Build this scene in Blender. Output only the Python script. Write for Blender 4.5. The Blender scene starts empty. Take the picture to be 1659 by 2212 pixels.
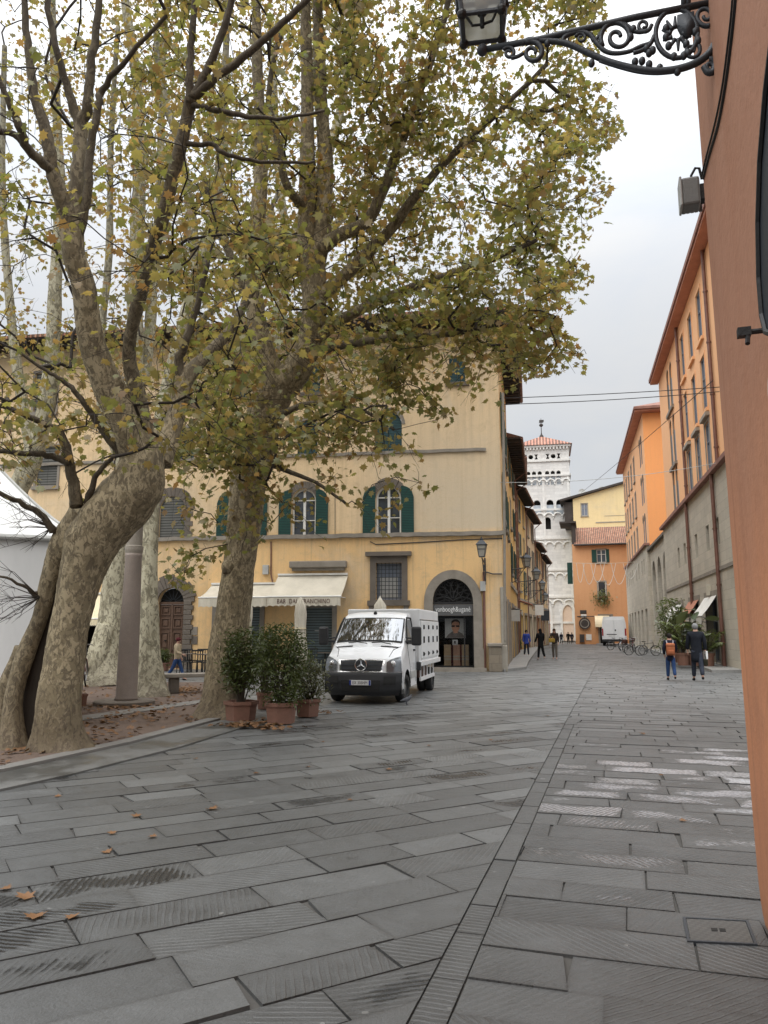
import bpy, bmesh, math, random
import numpy as np
from mathutils import Vector, Matrix
from mathutils.geometry import tessellate_polygon
R = math.radians
rnd = random.Random(7)
scene = bpy.context.scene
COL = scene.collection
# ---------------------------------------------------------------- camera model
FP, CX, CY, HOR, CAMH = 1622.0, 829.5, 1106.0, 1364.0, 1.6
PITCH = math.atan((HOR - CY) / FP)
SP, CP = math.sin(PITCH), math.cos(PITCH)
CAM = Vector((0, 0, CAMH))
def ray(px, py):
    x = (px - CX) / FP; up = (CY - py) / FP
    return Vector((x, CP - up * SP, SP + up * CP))
def gnd(px, py, z=0.0):
    d = ray(px, py); t = (z - CAMH) / d.z
    return Vector((d.x * t, d.y * t, z))
def atY(px, py, Y):
    d = ray(px, py); t = Y / d.y
    return CAM + d * t
def zat(px, py, Y):
    return atY(px, py, Y).z
def proj(p):
    d = Vector(p) - CAM
    f = d.y * CP + d.z * SP; u = -d.y * SP + d.z * CP
    return (CX + FP * d.x / f, CY - FP * u / f)
cam_d = bpy.data.cameras.new('camera'); cam = bpy.data.objects.new('camera', cam_d); COL.objects.link(cam)
cam.location = CAM; cam.rotation_euler = (R(90) + PITCH, 0, 0)
cam_d.sensor_fit = 'VERTICAL'; cam_d.sensor_height = 36; cam_d.lens = FP / 2212 * 36
cam_d.clip_start = 0.05; cam_d.clip_end = 3000
scene.camera = cam
# ---------------------------------------------------------------- object helpers
def tag(o, label=None, cat=None, group=None, kind=None):
    if label: o['label'] = label
    if cat: o['category'] = cat
    if group: o['group'] = group
    if kind: o['kind'] = kind
    return o
def thing(name, label, cat, loc=(0, 0, 0), rz=0.0, group=None):
    o = bpy.data.objects.new(name, None); COL.objects.link(o)
    o.location = loc; o.rotation_euler = (0, 0, rz); o.empty_display_size = .2
    return tag(o, label, cat, group)
def link(name, me, parent=None):
    o = bpy.data.objects.new(name, me); COL.objects.link(o)
    if parent: o.parent = parent
    return o
def copy_tree(o, parent=None):
    c = o.copy(); COL.objects.link(c); c.parent = parent
    for ch in list(o.children): copy_tree(ch, c)
    return c
class MB:
    def __init__(s, k=1.0):
        s.v = []; s.f = []; s.m = []; s.mi = 0; s.k = k; s.M = None
    def add(s, vs, fs):
        b = len(s.v)
        for p in vs:
            p = Vector(p) * s.k
            s.v.append(tuple(s.M @ p if s.M else p))
        for f in fs:
            s.f.append([i + b for i in f]); s.m.append(s.mi)
        return s
    def box(s, x0, x1, y0, y1, z0, z1):
        return s.add([(x0,y0,z0),(x1,y0,z0),(x1,y1,z0),(x0,y1,z0),(x0,y0,z1),(x1,y0,z1),(x1,y1,z1),(x0,y1,z1)],
                     [(3,2,1,0),(4,5,6,7),(0,1,5,4),(1,2,6,5),(2,3,7,6),(3,0,4,7)])
    def bbox(s, x0, x1, y0, y1, z0, z1, b=.02):
        """box with chamfered edges"""
        bm = bmesh.new(); bmesh.ops.create_cube(bm, size=1)
        for v in bm.verts:
            v.co = ((x0+x1)/2 + v.co.x*(x1-x0), (y0+y1)/2 + v.co.y*(y1-y0), (z0+z1)/2 + v.co.z*(z1-z0))
        bmesh.ops.bevel(bm, geom=bm.edges[:], offset=b, segments=2, affect='EDGES', profile=.5)
        bm.verts.index_update(); s.add([v.co for v in bm.verts], [[v.index for v in f.verts] for f in bm.faces]); bm.free()
        return s
    def poly(s, pts): return s.add(pts, [list(range(len(pts)))])
    def prism(s, pts, a0, a1, axis='y'):
        """extrude a 2-D polygon along an axis"""
        def P(a, p):
            return (p[0], a, p[1]) if axis == 'y' else ((p[0], p[1], a) if axis == 'z' else (a, p[0], p[1]))
        n = len(pts)
        return s.add([P(a0, p) for p in pts] + [P(a1, p) for p in pts],
                     [list(range(n)), list(range(2*n-1, n-1, -1))] + [(i, (i+1) % n, n+(i+1) % n, n+i)[::-1] for i in range(n)])
    def tube(s, pts, rad, n=8, cap=True, flat=1.0):
        pts = [Vector(p) for p in pts]
        if not hasattr(rad, '__len__'): rad = [rad] * len(pts)
        vs = []; fs = []; up = None
        for i, p in enumerate(pts):
            t = (pts[min(i+1, len(pts)-1)] - pts[max(i-1, 0)])
            t = t.normalized() if t.length > 1e-9 else Vector((0, 0, 1))
            if up is None:
                up = Vector((0, 0, 1)) if abs(t.z) < .9 else Vector((1, 0, 0))
            a = (up - t * up.dot(t))
            a = a.normalized() if a.length > 1e-6 else t.orthogonal().normalized()
            b = t.cross(a); up = a
            for k in range(n):
                w = 2 * math.pi * k / n
                vs.append(p + (a * math.cos(w) + b * math.sin(w) * flat) * rad[i])
        for i in range(len(pts) - 1):
            for k in range(n):
                k2 = (k + 1) % n
                fs.append((i*n+k, i*n+k2, (i+1)*n+k2, (i+1)*n+k))
        if cap:
            fs.append(list(range(n))[::-1]); fs.append([(len(pts)-1)*n+k for k in range(n)])
        return s.add(vs, fs)
    def lathe(s, prof, n=16, c=(0, 0, 0), ang=0.0):
        vs = []; fs = []
        for r, z in prof:
            for k in range(n):
                w = ang + 2 * math.pi * k / n
                vs.append((c[0] + r*math.cos(w), c[1] + r*math.sin(w), c[2] + z))
        for i in range(len(prof) - 1):
            for k in range(n):
                k2 = (k+1) % n
                fs.append((i*n+k, i*n+k2, (i+1)*n+k2, (i+1)*n+k))
        fs.append(list(range(n))[::-1]); fs.append([(len(prof)-1)*n+k for k in range(n)])
        return s.add(vs, fs)
    def ball(s, c, r, n=10, m=7):
        r = r if hasattr(r, '__len__') else (r, r, r)
        vs = [(c[0], c[1], c[2]-r[2])]; fs = []
        for i in range(1, m):
            t = math.pi * i / m - math.pi / 2
            for k in range(n):
                w = 2*math.pi*k/n
                vs.append((c[0]+r[0]*math.cos(t)*math.cos(w), c[1]+r[1]*math.cos(t)*math.sin(w), c[2]+r[2]*math.sin(t)))
        vs.append((c[0], c[1], c[2]+r[2])); L = len(vs)-1
        for k in range(n):
            k2 = (k+1) % n
            fs.append((0, 1+k2, 1+k)); fs.append((L, L-n+k, L-n+k2))
            for i in range(m-2):
                fs.append((1+i*n+k, 1+i*n+k2, 1+(i+1)*n+k2, 1+(i+1)*n+k))
        return s.add(vs, fs)
    def holed(s, outer, holes, y=0.0, depth=.25):
        """wall in the xz plane with openings and their reveals"""
        loops = [[Vector((p[0], p[1], 0)) for p in L] for L in [outer] + holes]
        flat = [p for L in loops for p in L]
        tris = tessellate_polygon(loops)
        out = []
        for t in tris:
            a, b, c = (flat[i] for i in t)
            cr = (b.x-a.x)*(c.y-a.y) - (b.y-a.y)*(c.x-a.x)
            out.append(tuple(t) if cr > 0 else tuple(t)[::-1])
        s.add([(p.x, y, p.y) for p in flat], out)
        for L in holes:
            n = len(L)
            s.add([(p[0], y, p[1]) for p in L] + [(p[0], y+depth, p[1]) for p in L],
                  [(i, (i+1) % n, n+(i+1) % n, n+i) for i in range(n)])
        return s
    def build(s, name, mats, parent=None, smooth=False, loc=None):
        me = bpy.data.meshes.new(name)
        me.from_pydata(s.v, [], s.f)
        mats = mats if isinstance(mats, (list, tuple)) else [mats]
        for m in mats: me.materials.append(m)
        if len(mats) > 1: me.polygons.foreach_set('material_index', s.m)
        if smooth: me.polygons.foreach_set('use_smooth', [True] * len(me.polygons))
        me.update()
        o = link(name, me, parent)
        if loc is not None: o.location = loc
        return o
def smooth_path(pts, k=4):
    """Catmull-Rom through tuples of any length"""
    P = [np.array(p, float) for p in pts]; out = []
    for i in range(len(P) - 1):
        p0 = P[max(i-1, 0)]; p1 = P[i]; p2 = P[i+1]; p3 = P[min(i+2, len(P)-1)]
        for j in range(k):
            t = j / k
            out.append(.5 * ((2*p1) + (p2-p0)*t + (2*p0-5*p1+4*p2-p3)*t*t + (3*p1-p0-3*p2+p3)*t**3))
    out.append(P[-1]); return out
def arch(x0, x1, z0, zs, zt, n=12):
    """opening with an arched head, counter-clockwise"""
    c = (x0+x1)/2; a = (x1-x0)/2; b = zt-zs
    return [(x0, z0), (x1, z0)] + [(c + a*math.cos(math.pi*i/n), zs + b*math.sin(math.pi*i/n)) for i in range(n+1)]
def rect(x0, x1, z0, z1): return [(x0, z0), (x1, z0), (x1, z1), (x0, z1)]
def ring(mb, inner, outer, y0, y1):
    """flat frame between two outlines of equal count, from y0 (front) to y1"""
    n = len(inner)
    mb.add([(p[0], y0, p[1]) for p in outer] + [(p[0], y0, p[1]) for p in inner] + [(p[0], y1, p[1]) for p in outer] + [(p[0], y1, p[1]) for p in inner],
           [f for i in range(n) for j in [(i+1) % n] for f in ((i, j, n+j, n+i), (i, 2*n+i, 2*n+j, j), (n+i, n+j, 3*n+j, 3*n+i))])
def text_mesh(txt, size, mat, name, parent, loc, rot=(R(90), 0, 0), ext=.004, width=None, space=1.0):
    cu = bpy.data.curves.new(name, 'FONT'); cu.body = txt; cu.size = size; cu.extrude = ext; cu.align_x = 'CENTER'; cu.align_y = 'CENTER'
    cu.space_character = space; cu.resolution_u = 3
    t = bpy.data.objects.new(name, cu); COL.objects.link(t)
    bpy.context.view_layer.update()
    me = bpy.data.meshes.new_from_object(t.evaluated_get(bpy.context.evaluated_depsgraph_get()))
    bpy.data.objects.remove(t)
    me.materials.clear(); me.materials.append(mat)
    o = link(name, me, parent); o.location = loc; o.rotation_euler = rot
    if width:
        xs = [v.co.x for v in me.vertices]; k = width / (max(xs)-min(xs)); o.scale = (k, 1, 1)
    return o
# ---------------------------------------------------------------- materials
def node(nt, t, ins=None, **props):
    n = nt.nodes.new('ShaderNode' + t)
    for k, v in props.items(): setattr(n, k, v)
    for k, v in (ins or {}).items():
        if isinstance(v, bpy.types.NodeSocket): nt.links.new(v, n.inputs[k])
        else: n.inputs[k].default_value = v
    return n
def c4(c): return (c[0], c[1], c[2], 1.0)
def ramp(nt, fac, stops, interp='LINEAR'):
    n = node(nt, 'ValToRGB', {'Fac': fac}); cr = n.color_ramp; cr.interpolation = interp
    while len(cr.elements) < len(stops): cr.elements.new(.5)
    for e, (p, c) in zip(cr.elements, stops):
        e.position = p; e.color = c4(c) if hasattr(c, '__len__') else (c, c, c, 1)
    return n.outputs['Color']
def mixc(nt, f, a, b, mode='MIX'):
    n = node(nt, 'Mix', data_type='RGBA', blend_type=mode)
    for k, v in ((0, f), (6, a), (7, b)):
        if isinstance(v, bpy.types.NodeSocket): nt.links.new(v, n.inputs[k])
        else: n.inputs[k].default_value = c4(v) if hasattr(v, '__len__') else v
    return n.outputs[2]
def mth(nt, op, a, b=0.0, c=0.0, clamp=False):
    n = node(nt, 'Math', operation=op); n.use_clamp = clamp
    for i, v in enumerate((a, b, c)):
        if isinstance(v, bpy.types.NodeSocket): nt.links.new(v, n.inputs[i])
        else: n.inputs[i].default_value = v
    return n.outputs[0]
def coords(nt, scale=(1, 1, 1), kind='Object', rot=(0, 0, 0)):
    tc = node(nt, 'TexCoord')
    return node(nt, 'Mapping', {'Vector': tc.outputs[kind], 'Scale': scale, 'Rotation': rot}).outputs[0]
def noise(nt, vec, scale, detail=4, rough=.55, dist=0.0):
    return node(nt, 'TexNoise', {'Vector': vec, 'Scale': scale, 'Detail': detail, 'Roughness': rough, 'Distortion': dist}).outputs['Fac']
def newmat(name):
    m = bpy.data.materials.new(name); m.use_nodes = True
    nt = m.node_tree; return m, nt, nt.nodes['Principled BSDF']
def setin(nt, b, k, v):
    if isinstance(v, bpy.types.NodeSocket): nt.links.new(v, b.inputs[k])
    else: b.inputs[k].default_value = c4(v) if (hasattr(v, '__len__') and len(v) == 3 and k != 'Normal') else v
def bump(nt, b, h, strength=.4, dist=.01):
    n = node(nt, 'Bump', {'Height': h, 'Strength': strength, 'Distance': dist})
    nt.links.new(n.outputs[0], b.inputs['Normal'])
def simple(name, col, rough=.6, metal=0.0, col2=None, scale=3.0, var=.55, bmp=0.0, bscale=60, stretch=(1, 1, 1), spec=.5, fine=0.25, emit=0, coat=0):
    m, nt, b = newmat(name)
    v = coords(nt, stretch)
    col2 = col2 or tuple(c * .62 for c in col)
    f = noise(nt, v, scale, 6, .6)
    f2 = ramp(nt, f, [(.5 - .25*var, 0.0), (.5 + .3, 1.0)])
    c = mixc(nt, f2, col, col2)
    if fine:
        g = noise(nt, v, scale * 14, 3, .6)
        c = mixc(nt, fine, c, mixc(nt, g, tuple(x*.55 for x in col), tuple(min(1, x*1.35) for x in col)))
    setin(nt, b, 'Base Color', c); b.inputs['Metallic'].default_value = metal
    rr = mth(nt, 'MULTIPLY_ADD', f, .3, rough - .15, True); setin(nt, b, 'Roughness', rr)
    b.inputs['Specular IOR Level'].default_value = spec
    if coat: b.inputs['Coat Weight'].default_value = coat; b.inputs['Coat Roughness'].default_value = .08
    if bmp: bump(nt, b, noise(nt, v, bscale, 4, .6), bmp, .01)
    if emit: setin(nt, b, 'Emission Color', col); b.inputs['Emission Strength'].default_value = emit
    return m
def plaster(name, lo, hi, zsplit, dirt, dirt_amt=.5, grey=None, streak=.5, bmp=.25, soft=.02, patch=None):
    """rendered wall: two paint colours split by height, blotches, vertical runs, damp foot"""
    m, nt, b = newmat(name)
    tc = node(nt, 'TexCoord'); v = tc.outputs['Object']
    sx = node(nt, 'SeparateXYZ', {'Vector': v})
    nz = noise(nt, v, .9, 6, .62)
    zz = mth(nt, 'ADD', sx.outputs['Z'], mth(nt, 'MULTIPLY', nz, soft*10))
    t = node(nt, 'MapRange', {'Value': zz, 'From Min': zsplit, 'From Max': zsplit + soft*10 + .05}).outputs[0]
    c = mixc(nt, t, lo, hi)
    if grey:
        g = ramp(nt, noise(nt, v, .28, 7, .65, .4), [(.5, 0.0), (.68, 1.0)])
        c = mixc(nt, mth(nt, 'MULTIPLY', g, .75), c, grey)
    vs = node(nt, 'Mapping', {'Vector': v, 'Scale': (3.2, 3.2, .14)}).outputs[0]
    st = ramp(nt, noise(nt, vs, 1.0, 6, .7), [(.48, 0.0), (.75, 1.0)])
    c = mixc(nt, mth(nt, 'MULTIPLY', st, streak), c, dirt)
    bl = ramp(nt, noise(nt, v, 2.3, 8, .7, .6), [(.52, 0.0), (.78, 1.0)])
    c = mixc(nt, mth(nt, 'MULTIPLY', bl, dirt_amt), c, dirt)
    fine = noise(nt, v, 18, 4, .7)
    if patch:                                   # a bay once redone in a greyer render
        px = node(nt, 'MapRange', {'Value': mth(nt, 'ADD', sx.outputs['X'], mth(nt, 'MULTIPLY', nz, 5.0)), 'From Min': patch[0], 'From Max': patch[1]}).outputs[0]
        pz = node(nt, 'MapRange', {'Value': mth(nt, 'ADD', sx.outputs['Z'], mth(nt, 'MULTIPLY', nz, 3.0)), 'From Min': patch[2], 'From Max': patch[3], 'To Min': 1.0, 'To Max': 0.0}).outputs[0]
        c = mixc(nt, mth(nt, 'MULTIPLY', mth(nt, 'MULTIPLY', px, pz), mth(nt, 'MULTIPLY', t, .7)), c, grey)
    # long runs of rust and damp
    v3 = node(nt, 'Mapping', {'Vector': v, 'Scale': (6.5, 6.5, .09)}).outputs[0]
    c = mixc(nt, mth(nt, 'MULTIPLY', ramp(nt, noise(nt, v3, 1.0, 5, .7), [(.56, 0.0), (.74, 1.0)]), mth(nt, 'MULTIPLY_ADD', t, -streak*.7, streak*1.3)), c, tuple(x*.75 for x in dirt))
    cr = ramp(nt, mth(nt, 'ABSOLUTE', mth(nt, 'ADD', noise(nt, v, .55, 9, .62, 1.2), -.5)), [(0.0, 1.0), (.006, 0.0)])
    c = mixc(nt, mth(nt, 'MULTIPLY', cr, .35), c, dirt)
    c = mixc(nt, .25, c, mixc(nt, fine, tuple(x*.5 for x in hi), tuple(min(1, x*1.3) for x in hi)))
    foot = node(nt, 'MapRange', {'Value': mth(nt, 'ADD', sx.outputs['Z'], mth(nt, 'MULTIPLY', noise(nt, v, 1.7, 5), -1.6)), 'From Min': -.9, 'From Max': .5, 'To Min': .65, 'To Max': 0.0}).outputs[0]
    c = mixc(nt, foot, c, dirt)
    setin(nt, b, 'Base Color', c); b.inputs['Roughness'].default_value = .88; b.inputs['Specular IOR Level'].default_value = .25
    bump(nt, b, mth(nt, 'ADD', mth(nt, 'MULTIPLY', fine, .35), nz), bmp, .02)
    return m
def blocks(name, c1, c2, mortar, w, h, rough=.85, bmp=.5, stain=(.06, .055, .05), amt=.5, axis='xz'):
    """coursed stone"""
    m, nt, b = newmat(name)
    tc = node(nt, 'TexCoord'); s = node(nt, 'SeparateXYZ', {'Vector': tc.outputs['Object']})
    v = node(nt, 'CombineXYZ', {'X': mth(nt, 'ADD', s.outputs['X'], s.outputs['Y']), 'Y': s.outputs['Z'], 'Z': 0.0}).outputs[0]
    br = node(nt, 'TexBrick', {'Vector': v, 'Color1': c4(c1), 'Color2': c4(c2), 'Mortar': c4(mortar), 'Scale': 1.0, 'Mortar Size': .008, 'Brick Width': w, 'Row Height': h, 'Bias': 0.0, 'Mortar Smooth': .3})
    nz = noise(nt, tc.outputs['Object'], 1.3, 7, .65, .3)
    c = mixc(nt, mth(nt, 'MULTIPLY', ramp(nt, nz, [(.45, 0.0), (.75, 1.0)]), amt), br.outputs['Color'], stain)
    g = noise(nt, tc.outputs['Object'], 14, 5, .7)
    c = mixc(nt, .3, c, mixc(nt, g, tuple(x*.5 for x in c1), tuple(min(1, x*1.4) for x in c1)))
    setin(nt, b, 'Base Color', c); b.inputs['Roughness'].default_value = rough; b.inputs['Specular IOR Level'].default_value = .3
    bump(nt, b, mth(nt, 'ADD', mth(nt, 'MULTIPLY', br.outputs['Fac'], -.8), mth(nt, 'MULTIPLY', g, .5)), bmp, .02)
    return m
def tiles(name, c1, c2, step=.24):
    """terracotta pan tiles running down local y"""
    m, nt, b = newmat(name)
    tc = node(nt, 'TexCoord'); s = node(nt, 'SeparateXYZ', {'Vector': tc.outputs['Object']})
    w = mth(nt, 'SINE', mth(nt, 'MULTIPLY', s.outputs['X'], 2*math.pi/step))
    cell = node(nt, 'TexWhiteNoise', {'Vector': node(nt, 'CombineXYZ', {'X': mth(nt, 'FLOOR', mth(nt, 'DIVIDE', s.outputs['X'], step)), 'Y': mth(nt, 'FLOOR', mth(nt, 'DIVIDE', s.outputs['Y'], .38)), 'Z': 0.0}).outputs[0]}, noise_dimensions='3D')
    c = mixc(nt, cell.outputs['Value'], c1, c2)
    n = noise(nt, tc.outputs['Object'], 1.1, 6, .7)
    c = mixc(nt, mth(nt, 'MULTIPLY', ramp(nt, n, [(.45, 0.0), (.7, 1.0)]), .6), c, (.09, .075, .06))
    c = mixc(nt, mth(nt, 'MULTIPLY', ramp(nt, w, [(0.0, 1.0), (.35, 0.0)]), .7), c, (.04, .03, .025))
    setin(nt, b, 'Base Color', c); b.inputs['Roughness'].default_value = .9
    bump(nt, b, w, .9, .06)
    return m
def glass(name, tint=(.02, .025, .03), rough=.05):
    m, nt, b = newmat(name)
    v = coords(nt, (1, 1, 1)); n = noise(nt, v, 1.2, 3, .5)
    setin(nt, b, 'Base Color', mixc(nt, n, tint, tuple(t*2.5 for t in tint))); b.inputs['Roughness'].default_value = rough
    b.inputs['Specular IOR Level'].default_value = .8
    bump(nt, b, n, .06, .02)
    return m
def louvre(name, col, pitch=.07):
    m, nt, b = newmat(name)
    tc = node(nt, 'TexCoord'); s = node(nt, 'SeparateXYZ', {'Vector': tc.outputs['Object']})
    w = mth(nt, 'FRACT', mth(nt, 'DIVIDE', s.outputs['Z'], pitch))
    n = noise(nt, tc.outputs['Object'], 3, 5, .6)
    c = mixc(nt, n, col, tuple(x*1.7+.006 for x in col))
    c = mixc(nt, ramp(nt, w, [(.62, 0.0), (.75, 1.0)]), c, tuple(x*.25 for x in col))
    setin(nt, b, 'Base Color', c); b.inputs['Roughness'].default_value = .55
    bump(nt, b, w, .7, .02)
    return m
M = {}
M['plaster_main'] = plaster('plaster_main', (.78, .50, .22), (.745, .555, .335), 5.75, (.40, .29, .17), .7, (.52, .46, .36), .6, patch=(26, 29.5, 9.2, 13))
M['plaster_side'] = plaster('plaster_side', (.66, .40, .15), (.68, .46, .22), 5.75, (.28, .20, .11), .5, (.40, .32, .22), .6)
M['plaster_gold'] = plaster('plaster_gold', (.62, .40, .14), (.70, .47, .17), 4.0, (.30, .21, .11), .45, (.48, .38, .24), .6)
M['plaster_sand'] = plaster('plaster_sand', (.58, .44, .28), (.66, .50, .30), 4.2, (.26, .2, .13), .5, (.42, .36, .28), .6)
M['plaster_rose'] = plaster('plaster_rose', (.52, .27, .13), (.60, .42, .24), 4.4, (.27, .18, .12), .5, None, .5)
M['plaster_pale'] = plaster('plaster_pale', (.60, .50, .36), (.66, .55, .38), 3.5, (.3, .25, .18), .5, None, .5)
M['plaster_orange'] = plaster('plaster_orange', (.86, .45, .22), (.88, .49, .26), 2, (.70, .35, .17), .35, None, .25)
M['plaster_deep'] = plaster('plaster_deep', (.82, .34, .125), (.84, .36, .135), 2, (.70, .32, .14), .45, None, .3)
M['plaster_tan'] = plaster('plaster_tan', (.60, .32, .155), (.62, .34, .175), 2, (.50, .22, .09), .45, None, .35)
M['plaster_lemon'] = plaster('plaster_lemon', (.76, .61, .33), (.78, .63, .35), 2, (.5, .40, .22), .45, (.6, .52, .36), .4)
M['plaster_brick'] = plaster('plaster_brick', (.62, .262, .125), (.40, .20, .125), 2.2, (.36, .16, .09), .65, (.42, .22, .14), .6, .6, .16)  # darker upper colour paints in the dimming by glare
M['stone_dark'] = simple('stone_dark', (.15, .125, .10), .85, 0, (.085, .072, .06), 2.0, .6, .5, 25)
M['stone_grey'] = simple('stone_grey', (.27, .24, .20), .85, 0, (.15, .13, .105), 2.2, .6, .5, 25)
M['stone_pale'] = simple('stone_pale', (.34, .31, .26), .85, 0, (.2, .18, .14), 2.2, .6, .4, 25)
M['stone_base'] = blocks('stone_base', (.52, .475, .39), (.42, .385, .32), (.25, .225, .19), 1.1, .42, amt=.3, stain=(.14,.125,.105))
M['stone_old'] = blocks('stone_old', (.24, .2, .15), (.15, .13, .10), (.08, .07, .06), .6, .34, amt=.6)
M['quoin'] = blocks('quoin', (.20, .165, .125), (.13, .11, .09), (.05, .045, .04), 2.2, .17, amt=.5, bmp=.9)
M['marble'] = blocks('marble', (.76, .74, .70), (.58, .565, .54), (.30, .29, .275), 1.3, .46, .6, .4, (.38, .37, .35), .5)
M['marble_trim'] = simple('marble_trim', (.78, .76, .72), .6, 0, (.5, .49, .46), 1.6, .6, .3, 12)
M['marble_pink'] = simple('marble_pink', (.74, .58, .46), .7, 0, (.6, .45, .36), 1.0, .6, .3, 12)
M['roof_tile'] = tiles('roof_tile', (.36, .15, .085), (.50, .27, .17))
M['roof_red'] = tiles('roof_red', (.46, .20, .14), (.55, .27, .19), .5)
M['roof_brown'] = simple('roof_brown', (.27, .13, .095), .8, 0, (.13, .06, .045), 1.5, .5, .3, 20)
M['eave_dark'] = simple('eave_dark', (.055, .045, .04), .85, 0, (.03, .026, .022), 2, .6, .4, 20)
M['soffit_red'] = simple('soffit_red', (.52, .24, .16), .8, 0, (.3, .12, .08), 1, .5, .2, 20)
M['glass_dark'] = glass('glass_dark')
M['glass_blue'] = glass('glass_blue', (.10, .115, .145), .12)
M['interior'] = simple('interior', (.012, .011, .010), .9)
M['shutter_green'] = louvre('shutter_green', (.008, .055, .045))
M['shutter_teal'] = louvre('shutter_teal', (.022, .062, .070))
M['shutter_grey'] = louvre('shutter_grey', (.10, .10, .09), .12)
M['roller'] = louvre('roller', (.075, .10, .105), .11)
M['white_paint'] = simple('white_paint', (.74, .73, .69), .5, 0, (.6, .58, .53), 3, .5)
M['wood_door'] = simple('wood_door', (.105, .055, .03), .6, 0, (.06, .032, .02), 2, .6, .4, 8, (4, 4, .5))
M['iron'] = simple('iron', (.038, .044, .052), .55, .3, (.04, .045, .05), 12, .5, .3, 60)
M['iron_dark'] = simple('iron_dark', (.014, .014, .015), .6, .2, (.03, .028, .025), 12, .5, .3, 60)
M['copper_pipe'] = simple('copper_pipe', (.20, .10, .075), .5, .2, (.09, .04, .03), 3, .5)
M['canvas'] = simple('canvas', (.60, .55, .45), .9, 0, (.38, .35, .28), 1.5, .7, .3, 30, (1, 1, .5))
M['canvas_white'] = simple('canvas_white', (.70, .69, .65), .9, 0, (.52, .5, .45), 1.2, .6, .3, 30)
M['canvas_rust'] = simple('canvas_rust', (.44, .19, .12), .9, 0, (.33, .14, .09), 1.2, .6, .3, 30)
M['canvas_cream'] = simple('canvas_cream', (.72, .63, .43), .9, 0, (.55, .47, .32), 1.2, .6, .3, 30)
M['tent'] = simple('tent', (.70, .70, .69), .65, 0, (.58, .58, .57), .8, .6, .25, 4, (1, 1, .3), fine=.1)
M['letter_brown'] = simple('letter_brown', (.10, .045, .035), .8)
M['plastic_grey'] = simple('plastic_grey', (.42, .42, .40), .6, 0, (.3, .3, .28), 5)
M['box_grey'] = simple('box_grey', (.17, .168, .16), .55, 0, (.17, .165, .15), 9, .6, .2, 40)
M['terracotta'] = simple('terracotta', (.23, .115, .08), .85, 0, (.12, .07, .05), 4, .7, .4, 30)
M['soil'] = simple('soil', (.05, .035, .025), .95, 0, (.03, .02, .015), 8, .6, .8, 40)
M['black_plastic'] = simple('black_plastic', (.018, .019, .021), .5, 0, (.03, .03, .032), 10)
M['rubber'] = simple('rubber', (.016, .016, .016), .85, 0, (.03, .03, .028), 8, .6, .3, 40)
M['chrome'] = simple('chrome', (.62, .62, .62), .2, 1.0, (.5, .5, .5), 6)
M['steel'] = simple('steel', (.38, .38, .38), .35, .9, (.28, .28, .28), 6)
M['van_white'] = simple('van_white', (.80, .81, .82), .32, 0, (.70, .71, .71), 1.4, .6, coat=.5, fine=.06)
M['van_box'] = simple('van_box', (.76, .77, .77), .45, 0, (.64, .645, .64), 1.2, .6, fine=.1)
M['sign_grey'] = simple('sign_grey', (.10, .10, .10), .5)
SKY_TOP, SKY_K, SUN_E, EXPO = 4.4, .92, 1.5, 0.62
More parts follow.
